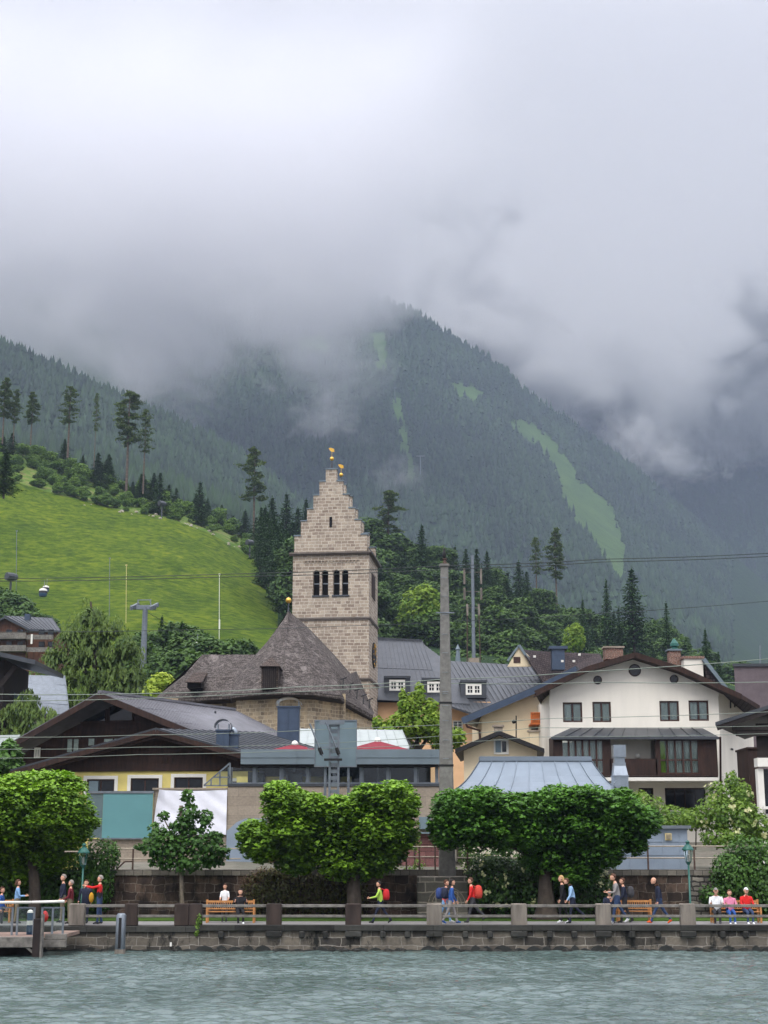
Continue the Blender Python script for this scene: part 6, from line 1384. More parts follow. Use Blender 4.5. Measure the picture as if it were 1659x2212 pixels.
# ---------------------------------------------------------------- quay, pier, masts, wires, people
QY = 59.0
qw = thing('quay_wall', (0, QY, 0), 'grey stone quay wall with a dark coping and waterline stains', 'wall')
qz = .95; b = MB(); b.box(XZ(430, 0, QY), 60, QY, QY+.4, -1.2, qz-.2); b.build('wall', M['quay'], qw)
b = MB(); b.box(-60, XZ(430, 0, QY), QY-.05, QY+.4, -1.2, qz-.25); b.build('lower_wall', M['quay'], qw)
b = MB(); b.box(XZ(430, 1, QY), 60, QY-.14, QY+.36, qz-.2, qz+.02); b.box(-60, XZ(430, 1, QY), QY-.16, QY+.36, qz-.25, qz-.02); b.build('coping', M['coping'], qw, bevel=.02)
rr = random.Random(8)
posts = [(167,34,0),(284,28,1),(393,31,1),(423,28,1),(592,33,1),(763,34,1),(938,33,0),(1121,34,0),(1303,33,0),(1485,33,0)]
for u, w, dk in posts[4:]:
    x = XZ(u, .6, QY); ww = (w+2)/56/2; MB().box(x-ww, x+ww, QY-.22, QY+.02, qz-.42, qz-.2).build('corbel', M['coping'], qw, bevel=.03)
for i, u in enumerate((478,652,703,827,880,1005,1058,1187,1240,1365,1420,1560,1610)):
    x = XZ(u, .6, QY); MB().box(x-.11, x+.11, QY-.18, QY+.02, qz-.46, qz-.2).build('corbel', M['coping'], qw, bevel=.04)
b = MB(); rw_ = random.Random(5); x = -16.0
while x < 17:      # wet, weedy band with a scalloped upper edge along the waterline
    w_ = rw_.uniform(.35, .8); h_ = rw_.uniform(.06, .24); b.prism([(x, -.5), (x+w_, -.5), (x+w_, .04), (x+w_*.8, h_*.7), (x+w_*.5, h_), (x+w_*.2, h_*.75), (x, .04)], QY-.03-(.03 if x < XZ(430,0,QY) else 0), QY+.1); x += w_
b.build('wet_band', plain('wet_stone', srgb(34,36,32), .35, 0, .3, 5, .4, .6), qw)
# rocks at the waterline
b = MB(); r = np.random.default_rng(3)
for k in range(70): x = r.uniform(-11.5, 16.5); s = r.uniform(.08, .22); b.ball((x, QY-.04+r.uniform(-.1,.05), r.uniform(-.06,.05)), s, 5, sz=.5)
tag(b.build('foot_stones', M['coping'], None), 'dark wet stones and ledges along the foot of the quay wall', 'stones', kind='stuff')

fence_posts = []
def up_post(u, w, dk, D=QY+.22, zt=1.76, nm='stone'):
    x = XZ(u, 1.3, D); hw = w/56/2
    place_words = {167:'beside the pier end',284:'stained post left of the young tree',393:'left one of the close pair behind the young tree',423:'right one of the close pair behind the young tree',592:'stained post right of the first bench',763:'darkest post in front of the middle tree trunk',938:'pale post right of the woman in lime',1121:'post in front of the hydrangea',1303:'pale streaked post beside the man in grey',1485:'dark streaked post below the right lamp'}
    b = MB(); b.box(x-hw, x+hw, D-.16, D+.16, qz-.02, zt)
    o = b.build('fence_post', M['post_dark' if dk else 'post'], None, bevel=.03); tag(o, 'square concrete fence post, '+place_words[u], 'post', 'concrete posts of the quay fence'); return x
xs = [up_post(*p) for p in posts]
# rails between the posts
ws = {}
for i in range(len(xs)):
    if i+1 < len(xs): x0, x1 = xs[i]+posts[i][1]/112, xs[i+1]-posts[i+1][1]/112
    else: x0, x1 = xs[i]+posts[i][1]/112, 17.5
    if posts[i][0] == 393: continue
    nm = ['between the post at the pier and the next', 'between the second post and the close pair', '', 'behind the first bench, right of the close pair', 'between the first bench and the middle tree', 'crossing in front of the woman in lime', 'in front of the walkers with rucksacks', 'crossing in front of the two people in black and pale blue', 'crossing in front of the bald man', 'at the right end in front of the seated group'][i]
    t = thing('fence_rail', ((x0+x1)/2, QY+.2, qz), 'weathered two-bar rail ' + nm, 'railing', 'timber rails of the quay fence')
    MB().box(x0, x1, QY+.12, QY+.24, 1.62, 1.73).build('top_bar', M['wood_grey'], t, bevel=.01); MB().box(x0, x1, QY+.13, QY+.22, 1.24, 1.34).build('lower_bar', M['wood_grey'], t, bevel=.01)

# retaining wall with its coping, the stone plinth and rough section
RWY = 66.0; rz = 2.72
rw = thing('retaining_wall', (0, RWY, .9), 'dark brown stone retaining wall below the railing', 'wall')
MB().box(-60, X(1365,1930,RWY), RWY, RWY+.7, .5, rz).build('wall', M['retaining'], rw)
MB().box(X(1490,1930,RWY), 60, RWY-.02, RWY+.7, .5, rz+.2).build('rubble_section', M['rough_wall'], rw)
MB().box(X(1365,1930,RWY)+.001, X(1490,1930,RWY), RWY+.01, RWY+.7, .5, rz).build('wall', M['retaining'], rw)
MB().box(-60, 60, RWY-.06, RWY+.75, rz, rz+.24).build('coping', M['retaining_cap'], rw)
b = MB(); h = rect(902,1893,1011,1990,64.6); b.box(h[0], h[1], 64.6, 66, .9, h[3]); tag(b.build('stone_plinth', M['plinth'], None, bevel=.04), 'square block plinth with a faint graffiti arc below the concrete pole', 'plinth')
b = MB(); x = X(965,1940,64.6)
for dx, rd in ((0, .78), (0, .62)):
    n = 14; b.tube([(x+dx+rd*cos(pi*k/n), 64.585, 1.55+rd*sin(pi*k/n)*.9) for k in range(n+1)], .022, 4)
tag(b.build('graffiti', M['rail_pale'], None), 'faded pale graffiti arc painted on the stone plinth', 'graffiti')

# railing on the wall
def railing(u0, u1, posts_u, label, bars=(3.95, 3.45), mat='rail_pale', lean=False):
    t = thing('railing', (X((u0+u1)/2, 1850, 66.3), 66.3, rz+.2), label, 'railing'); b = MB()
    for z in bars:
        MB().tube([(XZ(u0, z, 66.3), 66.3, z), (XZ(u1, z, 66.3), 66.3, z)], .032, 6).build('rail', M[mat], t)
    for u in posts_u: x = XZ(u, 3.3, 66.3); MB().box(x-.035, x+.035, 66.27, 66.33, rz+.2, bars[0]).build('post', M['rust'], t)
    return t
railing(246, 300, (246,287), 'short steel railing left of the young tree', (3.85, 3.42))
railing(300, 520, (455,), 'steel railing behind the young tree', (3.85, 3.42))
railing(860, 948, (878,906,940), 'rusty steel railing left of the concrete pole', (3.93, 3.5))
railing(985, 1330, (1010,1150,1250), 'pale steel railing behind the widest tree')
railing(1330, 1490, (1400,), 'steel railing in front of the metal shed')
railing(1490, 1760, (1500,1620), 'pale steel railing above the trailing bush at the right edge')
b = MB(); b.bar((XZ(251, 2.95, 66.5), 66.5, 2.95), (XZ(270, 3.3, 66.5), 66.5, 3.3), .06); b.bar((XZ(270, 3.3, 66.5), 66.5, 3.3), (XZ(287, 3.3, 66.5), 66.5, 3.3), .06); tag(b.build('rail_brace', M['rust'], None), 'bent rusty brace behind the short railing', 'brace')
b = MB(); b.box(X(120,1840,67.5), X(188,1840,67.5), 67.5, 67.7, 2.9, Z(1812,67.5)); tag(b.build('yellow_hut', M['yellow'], None), 'bit of yellow wall showing between the left tree and its hedge', 'wall')

# concrete catenary pole with rungs, bands and the bird on its nest
PY = 65.6; cp = thing('concrete_pole', (XZ(965, 3, PY), PY, 2.5), 'tall tapering concrete catenary pole with a dark bird perched on its cap', 'pole')
zb, zt = 2.45, Z(1224, PY); xb = XZ(965, 5, PY); w0, w1 = .36, .17; b = MB(); n = 5; 
q0 = [(-w0,-w0),(w0*.86,-w0),(w0,-w0*.86),(w0,w0),(-w0,w0)]
def sq(w, z): return [(xb-w, PY-w, z), (xb+w*.8, PY-w, z), (xb+w, PY-w*.8, z), (xb+w, PY+w, z), (xb-w, PY+w, z)]
A, B = sq(w0, zb), sq(w1, zt); b.add(A+B, [(0,1,6,5),(1,2,7,6),(2,3,8,7),(3,4,9,8),(4,0,5,9),(5,6,7,8,9)]); b.build('shaft', M['pole_concrete'], cp)
for v in (1250, 1290, 1330, 1372, 1412, 1454, 1496, 1500, 1526, 1558, 1600, 1640):
    z = Z(v, PY); f = (z-zb)/(zt-zb); w = w0+(w1-w0)*f; b = MB(); y = PY-w
    b.tube([(xb-.14, y+.01, z), (xb-.14, y-.09, z), (xb+.1, y-.09, z), (xb+.1, y+.01, z)], .013, 4); b.build('rung', M['steel'], cp)
for v in (1519, 1654):
    z = Z(v, PY); f = (z-zb)/(zt-zb); w = w0+(w1-w0)*f+.02; MB().box(xb-w, xb+w, PY-w, PY+w, z-.04, z+.04).build('band', M['black'], cp)
MB().box(xb-w1-.05, xb+w1+.05, PY-w1-.05, PY+w1+.05, zt, zt+.1).build('cap', M['pole_concrete'], cp)
b = MB(); b.lathe((xb+.02, PY, zt+.1), [(.2,0),(.2,.03),(.1,.05),(.06,.2),(.1,.22),(.1,.27)], 10); b.build('insulator', M['rust'], cp)
bird = MB(); bz = zt+.37
bird.lathe((xb, PY, bz), [(.02,-.02),(.06,.05),(.085,.16),(.08,.26),(.05,.34),(.035,.38),(.045,.42),(.035,.47),(.01,.49)], 8)
bird.add([(xb-.12, PY, bz+.46), (xb-.03, PY-.015, bz+.43), (xb-.03, PY+.015, bz+.43), (xb-.03, PY, bz+.46)], [(0,1,3),(0,3,2),(0,2,1)]); bird.slab([(xb+.03,PY-.04,bz+.1),(xb+.11,PY-.03,bz-.12),(xb+.11,PY+.03,bz-.12),(xb+.03,PY+.04,bz+.1)], (-.03,0,0)); bird.tube([(xb,PY,bz-.1),(xb,PY,bz)], .012, 4)
tag(bird.build('crow', M['black'], None, smooth=True), 'black bird perched on top of the concrete pole', 'bird')
b = MB(); z = Z(1325, PY); b.bar((xb-.4, PY-.2, z), (xb+.42, PY-.2, z), .05); b.build('cross_bar', M['steel'], cp)

# steel lattice mast with its brackets, and the blank board behind it
mx = XZ(721, 6, 69); MY = 69.0; sm = thing('steel_mast', (mx, MY, 2.9), 'grey steel catenary mast with angled brackets in front of the blank board', 'mast')
zt = Z(1556, MY); b = MB()
for s in (-1, 1): b.box(mx+s*.2-.05, mx+s*.2+.05, MY-.12, MY+.12, 2.8, zt)
for k in range(22):
    z = 3+k*(zt-3)/22; b.box(mx-.15, mx+.15, MY-.05, MY+.05, z, z+.17)
b.build('shaft', M['steel'], sm)
b = MB(); b.bar(P(690,1561,MY-.3), P(744,1560,MY-.3), .12, .2); b.build('head_beam', M['steel'], sm)
b = MB(); b.bar(P(700,1641,MY-.3), P(739,1641,MY-.3), .12, .1); b.build('foot_beam', M['black'], sm)
for a, c in (((669,1563),(697,1634)), ((704,1560),(734,1634))):
    b = MB(); p, q = P(*a, MY-.4), P(*c, MY-.4); b.tube([p, q], .045, 6); br = b.build('bracket_arm', M['steel'], sm); e = (q-p).normalized(); b = MB(); b.tube([q-e*.42, q-e*.1], .085, 8); b.build('insulator', M['black'], br)
b = MB(); b.bar(P(664,1616,MY-.35), P(727,1613,MY-.35), .05); b.build('stay', M['steel'], sm)
h = rect(679,1555,771,1657,70.5); b = MB(); b.box(h[0], h[1], 70.5, 70.62, h[2], h[3]); bd = b.build('board', M['signback'], None)
bo = thing('blank_board', ((h[0]+h[1])/2, 70.6, 2.9), 'large blank grey board seen from behind, standing behind the steel mast', 'board')
bd.parent = bo; bd.location = Vector(bd.location)-Vector(bo.location); KIDS.setdefault(bo.name, []).append(bd)
b = MB(); b.box(h[0], h[1], 70.46, 70.5, h[3]-.06, h[3]); b.box(h[0], h[1], 70.46, 70.5, h[2], h[2]+.06); b.box(h[0], h[0]+.05, 70.46, 70.5, h[2]+.06, h[3]-.06); b.box(h[1]-.05, h[1], 70.46, 70.5, h[2]+.06, h[3]-.06)
b.build('frame', M['steel'], bo)
for u in (700, 750): MB().box(X(u,1650,70.7), X(u,1650,70.7)+.12, 70.65, 70.78, 2.9, h[3]-.2).build('support', M['steel'], bo)

# overhead wires
def wire(pts, r, label, mat='wire', D=72):
    q = [P(u, v, d) for u, v, d in pts]; path = []
    for i in range(len(q)-1):
        for k in range(8): f = k/8; path.append(q[i].lerp(q[i+1], f)+Vector((0, 0, -.05*sin(pi*f))))
    path.append(q[-1]); b = MB(); b.tube(path, r, 4); return tag(b.build('wire', M[mat], None, smooth=True), label, 'wire')
wire([(-60,1250,72),(500,1240,72),(965,1222,72),(1300,1208,72),(1720,1192,72)], 0.0190, 'upper one of the double power line crossing the whole view at tower height')
wire([(-60,1256,72),(500,1246,72),(965,1230,72),(1300,1214,72),(1720,1199,72)], 0.0190, 'lower one of the double power line crossing the whole view at tower height')
wire([(-60,1365,72),(420,1360,72),(800,1350,72),(965,1342,72),(1300,1325,72),(1720,1293,72)], 0.0136, 'thin power line below the tower string course rising to the right')
wire([(-60,1499,70),(330,1498,70),(640,1484,70),(965,1467,70),(1250,1452,70),(1720,1418,70)], 0.0204, 'contact wire crossing the church roof and the round windows', 'wire_pale')
wire([(-60,1514,70),(330,1508,70),(965,1476,70),(1300,1474,70),(1720,1472,70)], 0.0177, 'contact wire just above the inn ridge running level over the white house', 'wire_pale')
wire([(-60,1592,69),(300,1588,69),(720,1575,69),(1188,1552,69),(1720,1535,69)], 0.0136, 'wire crossing the upstairs windows of the white house', 'wire_pale')
wire([(-60,1618,69),(300,1614,69),(720,1605,69),(1160,1572,69),(1720,1567,69)], 0.0122, 'wire crossing the dark gable and the bay roof', 'wire_pale')
wire([(-60,1638,69),(300,1630,69),(720,1618,69),(1160,1592,69),(1720,1583,69)], 0.0122, 'lowest wire crossing the fascia of the restaurant', 'wire_pale')

# antenna mast, meadow posts, lift tower and gondolas
AD = 200; ax_ = X(1023,1400,AD); am = thing('antenna_mast', (ax_, AD, 15), 'slim steel antenna mast with panel antennas rising from the roofs', 'mast')
zt = Z(1200,AD); zb = Z(1432,AD); MB().tube([(ax_, AD, zb-4), (ax_, AD, zt)], [.28, .2], 8).build('pole', M['steel'], am)
for s in (-1, 1): MB().tube([(ax_+s*.95, AD, zb-4), (ax_+s*.8, AD, Z(1330,AD))], .07, 5).build('stay', M['rust'], am)
for s in (-1, 1):
    for va, vb_ in ((1228,1262), (1270,1296), (1305,1330)):
        x = ax_+s*(1.15 if va < 1300 else .8); b = MB(); b.box(x-.14, x+.14, AD-.2, AD+.05, Z(vb_,AD), Z(va,AD)); b.bar((ax_, AD, Z(va+8,AD)), (x, AD, Z(va+8,AD)), .07); b.build('panel_antenna', M['post'], am)
def meadow_post(u, vt, vb, D, label, r=.06, mat='steel', sleeve=False):
    p = P(u, vb, D); q = P(u, vt, D); t = thing('meadow_post', (p.x, D, p.z), label, 'post'); MB().tube([p+Vector((0,0,-2)), q], r, 6).build('pole', M[mat], t); MB().box(q.x-.15, q.x+.15, D-.1, D+.1, q.z, q.z+.2).build('head', M[mat], t)
    if sleeve: MB().tube([p, P(u, vb-22, D)], r*2.4, 8).build('sleeve', M['trim'], t)
meadow_post(36,1148,1272,270,'dark tall post on the meadow at the left above the slope gun'); meadow_post(237,1207,1310,260,'dark post on the meadow behind the weeping birch'); meadow_post(474,1242,1360,235,'pale lamp post with a white sleeve on the lower meadow', .05, 'trim', True)
meadow_post(273,1222,1322,258,'thin yellow pole right of the dark post on the meadow', .05, 'plaque')
def slope_box(u, v, D, label):
    p = P(u, v, D); t = thing('snow_gun', (p.x, D, p.z-2.2), label, 'machine'); MB().box(p.x-.18, p.x+.18, D-.1, D+.1, p.z-4, p.z-.7).build('stand', M['metal_dark'], t)
    MB().tube([(p.x-.7, D-.6, p.z), (p.x+.2, D+.3, p.z), (p.x+.8, D+.9, p.z+.1)], [.75, .8, .55], 10).build('barrel', M['metal_dark'], t)
slope_box(24,1246,268,'grey snow gun on a post at the left of the meadow'); slope_box(350,1088,400,'grey snow gun at the upper meadow edge beside the spruce'); slope_box(540,1172,380,'grey snow gun at the right end of the scrub under the ragged pine')
LDt = 175; p = P(311,1390,LDt); lt = thing('lift_tower', (p.x, LDt, p.z-4), 'grey cable car tower with spread roller arms behind the birch', 'tower')
MB().tube([(p.x, LDt, p.z-6), (p.x, LDt, Z(1312,LDt))], [.42, .3], 10).build('shaft', M['steel'], lt)
b = MB(); b.bar(P(288,1312,LDt), P(337,1312,LDt), .35, .5); b.build('cross_arm', M['steel'], lt)
for u in (291, 333): b = MB(); b.bar(P(u-8,1314,LDt-2), P(u+8,1306,LDt+2), .3, .45); [b.lathe(P(u-6+4*k, 1309, LDt), [(.2,-.1),(.2,.1)], 8) for k in range(4)]; b.build('roller_beam', M['steel'], lt)
b = MB(); b.bar(P(296,1312,LDt), P(299,1295,LDt), .12); b.bar(P(327,1312,LDt), P(324,1295,LDt), .12); b.bar(P(297,1296,LDt), P(327,1296,LDt), .1); b.build('service_frame', M['steel'], lt)
def gondola(u, v, D, label, w=19):
    p = P(u, v, D); s = w/F*D/2; t = thing('gondola', (p.x, D, p.z-s), label, 'gondola', None)
    b = MB(); b.lathe((p.x, D, p.z-s), [(s*.5,0),(s*.85,.12*s),(s*1.0,.8*s)], 12); b.build('cabin_base', M['blue_band'], t, smooth=False)
    MB().lathe((p.x, D, p.z-s), [(s*1.0,.8*s),(s*.95,1.35*s)], 12).build('window_band', M['glass_dark'], t); MB().lathe((p.x, D, p.z-s), [(s*.97,1.35*s),(s*.85,1.75*s),(s*.4,1.95*s)], 12).build('cabin_roof', M['trim'], t)
    MB().tube([(p.x, D, p.z+s*.9), (p.x+.25*s, D, p.z+s*1.6), (p.x+.25*s, D, p.z+s*2.9)], .05, 5).build('hanger', M['steel'], t)
gondola(93,1280,215,'white and blue gondola over the left of the meadow, nearer of the pair'); gondola(99,1272,225,'gondola just behind the nearer one over the left of the meadow', 15); gondola(424,1396,180,'white and blue gondola above the trees left of the church roof', 18)
b = MB(); b.ball(P(445,1397,182), .55, 8); tag(b.build('marker_ball', M['plaque'], None, smooth=True), 'yellow marker ball on the lift cable right of the gondola', 'ball')
b = MB(); b.tube([P(300,1313,LDt), P(445,1392,182), P(520,1430,184)], .03, 4); tag(b.build('lift_cable', M['wire'], None), 'lift cable sloping from the lift tower past the gondola', 'cable')
# far lift masts on the misty slope
for i, (u, v, D, h, lab) in enumerate(((908,1005,2000,40,'pale lift mast on the misty slope right of the tower top'), (853,850,2400,24,'small pale lift mast higher on the cut strip'), (828,800,2500,20,'highest tiny lift mast below the cloud'))):
    p = P(u, v+h/2, D); q = P(u, v-h/2, D); t = thing('lift_mast', (p.x, D, p.z), lab, 'mast'); MB().tube([p, q], h/70, 5).build('shaft', M['steel'], t); MB().bar(q+Vector((-h/7,0,0)), q+Vector((h/7,0,0)), h/40).build('cross_arm', M['steel'], t)

# steel mooring pile, pier
b = MB(); x = XZ(260, .5, 57.6); pl = thing('mooring_pile', (x, 57.6, -1), 'grey steel mooring pile with a dark slot standing in the water', 'pile')
MB().tube([(x, 57.6, -1), (x, 57.6, 1.38), (x, 57.6, 1.46)], [.19, .19, .13], 16).build('shaft', M['steel'], pl, smooth=True)
MB().box(x-.05, x+.05, 57.38, 57.42, .2, 1.3).build('slot', M['black'], pl); MB().tube([(x, 57.6, -1), (x, 57.6, .16)], .2, 16).build('foot_sleeve', M['post'], pl)
pier = thing('pier', (-15, 56, 0), 'timber decked landing pier with glass railings at the left edge', 'pier')
px1, px2 = XZ(146, .7, 56.5), XZ(78, .7, 56.0)
MB().box(-30, px2, 55.6, 58.7, .62, .72).build('deck', M['deck'], pier); MB().box(-30, px2, 55.5, 55.62, .34, .72).build('deck_beam', M['wood_grey'], pier, bevel=.02)
b = MB(); b.box(px2+.2, px1, 56.4, 58.7, .66, .78); b.build('deck', M['deck'], pier)
b = MB(); b.box(px2+.2, px1, 56.3, 56.42, .3, .55); b.box(px2+.25, px1, 56.33, 56.42, .55, .78); b.build('deck_beam', M['wood_grey'], pier, bevel=.02)
b = MB(); b.box(-30, px2-.2, 56.6, 56.8, -.6, .34); b.build('under_beam', M['wood_black'], pier)
xq = XZ(82, .5, 55.8)
b = MB(); b.box(xq-.13, xq+.13, 55.5, 55.8, -1, 1.34); b.build('pile', M['wood_black'], pier); MB().box(xq+.13, xq+.2, 55.52, 55.78, -1, 1.5).build('pile_fender', M['wood_grey'], pier); MB().bar((xq-.05, 55.6, .12), (xq-.65, 55.6, .58), .08).build('brace', M['wood_grey'], pier)
# glass railing with a bright handrail
for (xa, xb2, y, z0, z1, nm) in ((-20, XZ(148,1.7,57)+.0, 56.3, 1.78, 1.84, 0),):
    b = MB(); b.tube([(xa, y, 1.86), (XZ(68,1.9,y), y, 1.90)], .05, 8); b.build('handrail', M['trim'], pier, smooth=True); b = MB(); b.tube([(XZ(69,1.9,y), y, 1.90), (XZ(139,1.9,y), y, 1.93)], .05, 8); b.build('handrail', M['trim'], pier, smooth=True)
for u in (-10, 26, 37, 73, 90, 113, 136):
    x = XZ(u, 1.2, 56.4); MB().box(x-.035, x+.035, 56.4, 56.46, .72, 1.72).build('rail_post', M['steel'], pier)
for ua, ub in ((-60,-12), (-8,24), (39,71), (92,111), (115,134)):
    MB().box(XZ(ua,1.2,56.4), XZ(ub,1.2,56.4), 56.42, 56.435, .85, 1.68).build('glass_panel', M['glass'], pier); MB().box(XZ(ua,1.2,56.4), XZ(ub,1.2,56.4), 56.4, 56.45, 1.68, 1.73).build('panel_rail', M['steel'], pier)
x = XZ(64, 1, 57); bn = thing('bollard', (x, 57.0, .72), 'dark blue bollard with white bands on the pier', 'bollard')
MB().tube([(x,57,.72),(x,57,1.06)], .11, 12).build('foot', M['blue_band'], bn); MB().tube([(x,57,1.06),(x,57,1.22)], .112, 12).build('white_band', M['trim'], bn); MB().tube([(x,57,1.22),(x,57,1.5)], .11, 12).build('shaft', M['blue_band'], bn); MB().lathe((x,57,1.5), [(.112,0),(.1,.07),(.03,.11)], 12).build('cap', M['trim'], bn)
b = MB(); x = XZ(97,1.3,57.4); b.ball((x, 57.4, 1.35), .13, 6, sz=1.6); tag(b.build('red_bag', plain('red_cloth', srgb(190,44,40), .8), None, smooth=True), 'red cloth bag hanging on the pier railing', 'bag')
# white patches on the quay
b = MB(); b.box(XZ(367,.3,QY-.06), XZ(371,.3,QY-.06), QY-.08, QY-.05, .18, .33); tag(b.build('white_fender_patch', M['trim'], None), 'small white patch on the quay wall below the close pair of posts', 'patch')

# street lamps
def lamp(u, D, zbase, vtop, label):
    x = XZ(u, 2.5, D); t = thing('street_lamp', (x, D, zbase), label, 'street lamp', None); zt = Z(vtop, D)
    MB().tube([(x,D,zbase),(x,D,zbase+.5),(x,D,zbase+.55),(x,D,zt-.95)], [.075,.07,.045,.04], 10).build('post', M['lamp_green'], t, smooth=True)
    b = MB(); g0, g1 = zt-.86, zt-.4
    for k in range(4):
        a = pi/4+k*pi/2; b.bar((x+.13*cos(a), D+.13*sin(a), g0), (x+.22*cos(a), D+.22*sin(a), g1), .022)
    b.lathe((x,D,g0-.08), [(.04,-.06),(.1,.04),(.14,.08)], 8); b.build('lantern_frame', M['lamp_green'], t)
    MB().lathe((x,D,g0), [(.11,0),(.19,g1-g0)], 4).build('lantern_glass', M['glass'], t)
    MB().lathe((x,D,g0), [(.03,.02),(.045,.1),(.04,.26),(.015,.3)], 8).build('bulb', M['trim'], t)
    MB().lathe((x,D,g1), [(.25,0),(.24,.05),(.12,.2),(.07,.24),(.07,.3),(.1,.33),(.03,.4)], 12).build('lantern_roof', M['lamp_green'], t)
lamp(178, 61.5, .95, 1821, 'green lantern street lamp at the left before the ivy hedge'); lamp(1489, 62.5, .95, 1815, 'green lantern street lamp at the right beside the metal shed')
b = MB(); x = XZ(152, 4, 61.8); b.tube([(XZ(140,4,61.8),61.8,3.72),(XZ(172,4,61.6),61.8,3.72)], .03, 5); tag(b.build('lamp_bracket', M['rail_pale'], None), 'thin pale arm reaching from the hedge towards the left lamp', 'arm')

# benches (slatted back towards the viewer on the first; the others face the lake)
def bench(x0, x1, y, label, back_front, zb=.96):
    t = thing('bench', ((x0+x1)/2, y, zb), label, 'bench', 'orange brown wooden benches on the promenade'); s = -1 if back_front else 1; n = int((x1-x0)/.085)
    yb = y+s*.25; yf = y-s*.22
    b = MB()
    for k in range(5): yy = yf+(yb-yf)*(k+.5)/5; b.box(x0, x1, yy-.035, yy+.035, zb+.41, zb+.44)
    b.build('seat', M['wood_bench'], t)
    b = MB(); b.box(x0, x1, yb-.025, yb+.025, zb+.78, zb+.86); b.box(x0, x1, yb-.02, yb+.02, zb+.52, zb+.56)
    for k in range(n): xx = x0+.06+(x1-x0-.12)*k/(n-1); b.box(xx-.017, xx+.017, yb-.012, yb+.012, zb+.56, zb+.78)
    b.build('backrest', M['wood_bench'], t)
    for x in (x0+.03, x1-.03):
        MB().box(x-.035, x+.035, yb-.04, yb+.04, zb, zb+.9).build('leg', M['wood_bench'], t); MB().box(x-.035, x+.035, yf-.04, yf+.04, zb, zb+.62).build('leg', M['wood_bench'], t); MB().box(x-.04, x+.04, min(yb,yf)-.05, max(yb,yf)+.02, zb+.62, zb+.66).build('armrest', M['wood_bench'], t)
bench(XZ(447,1.4,61.2), XZ(551,1.4,61.2), 61.2, 'wooden bench turned with its slatted back to the lake, child and person in black', True)
bench(XZ(1333,1.4,61.6), XZ(1405,1.4,61.6), 61.6, 'wooden bench behind the man in grey, mostly hidden by walkers', True)
bench(XZ(1537,1.4,61.0), XZ(1642,1.4,61.0), 61.0, 'wooden bench at the right end carrying three seated people', False)
bench(XZ(-30,1.4,61.0), XZ(20,1.4,61.0), 61.4, 'bench end at the left edge behind the pier railing', False)

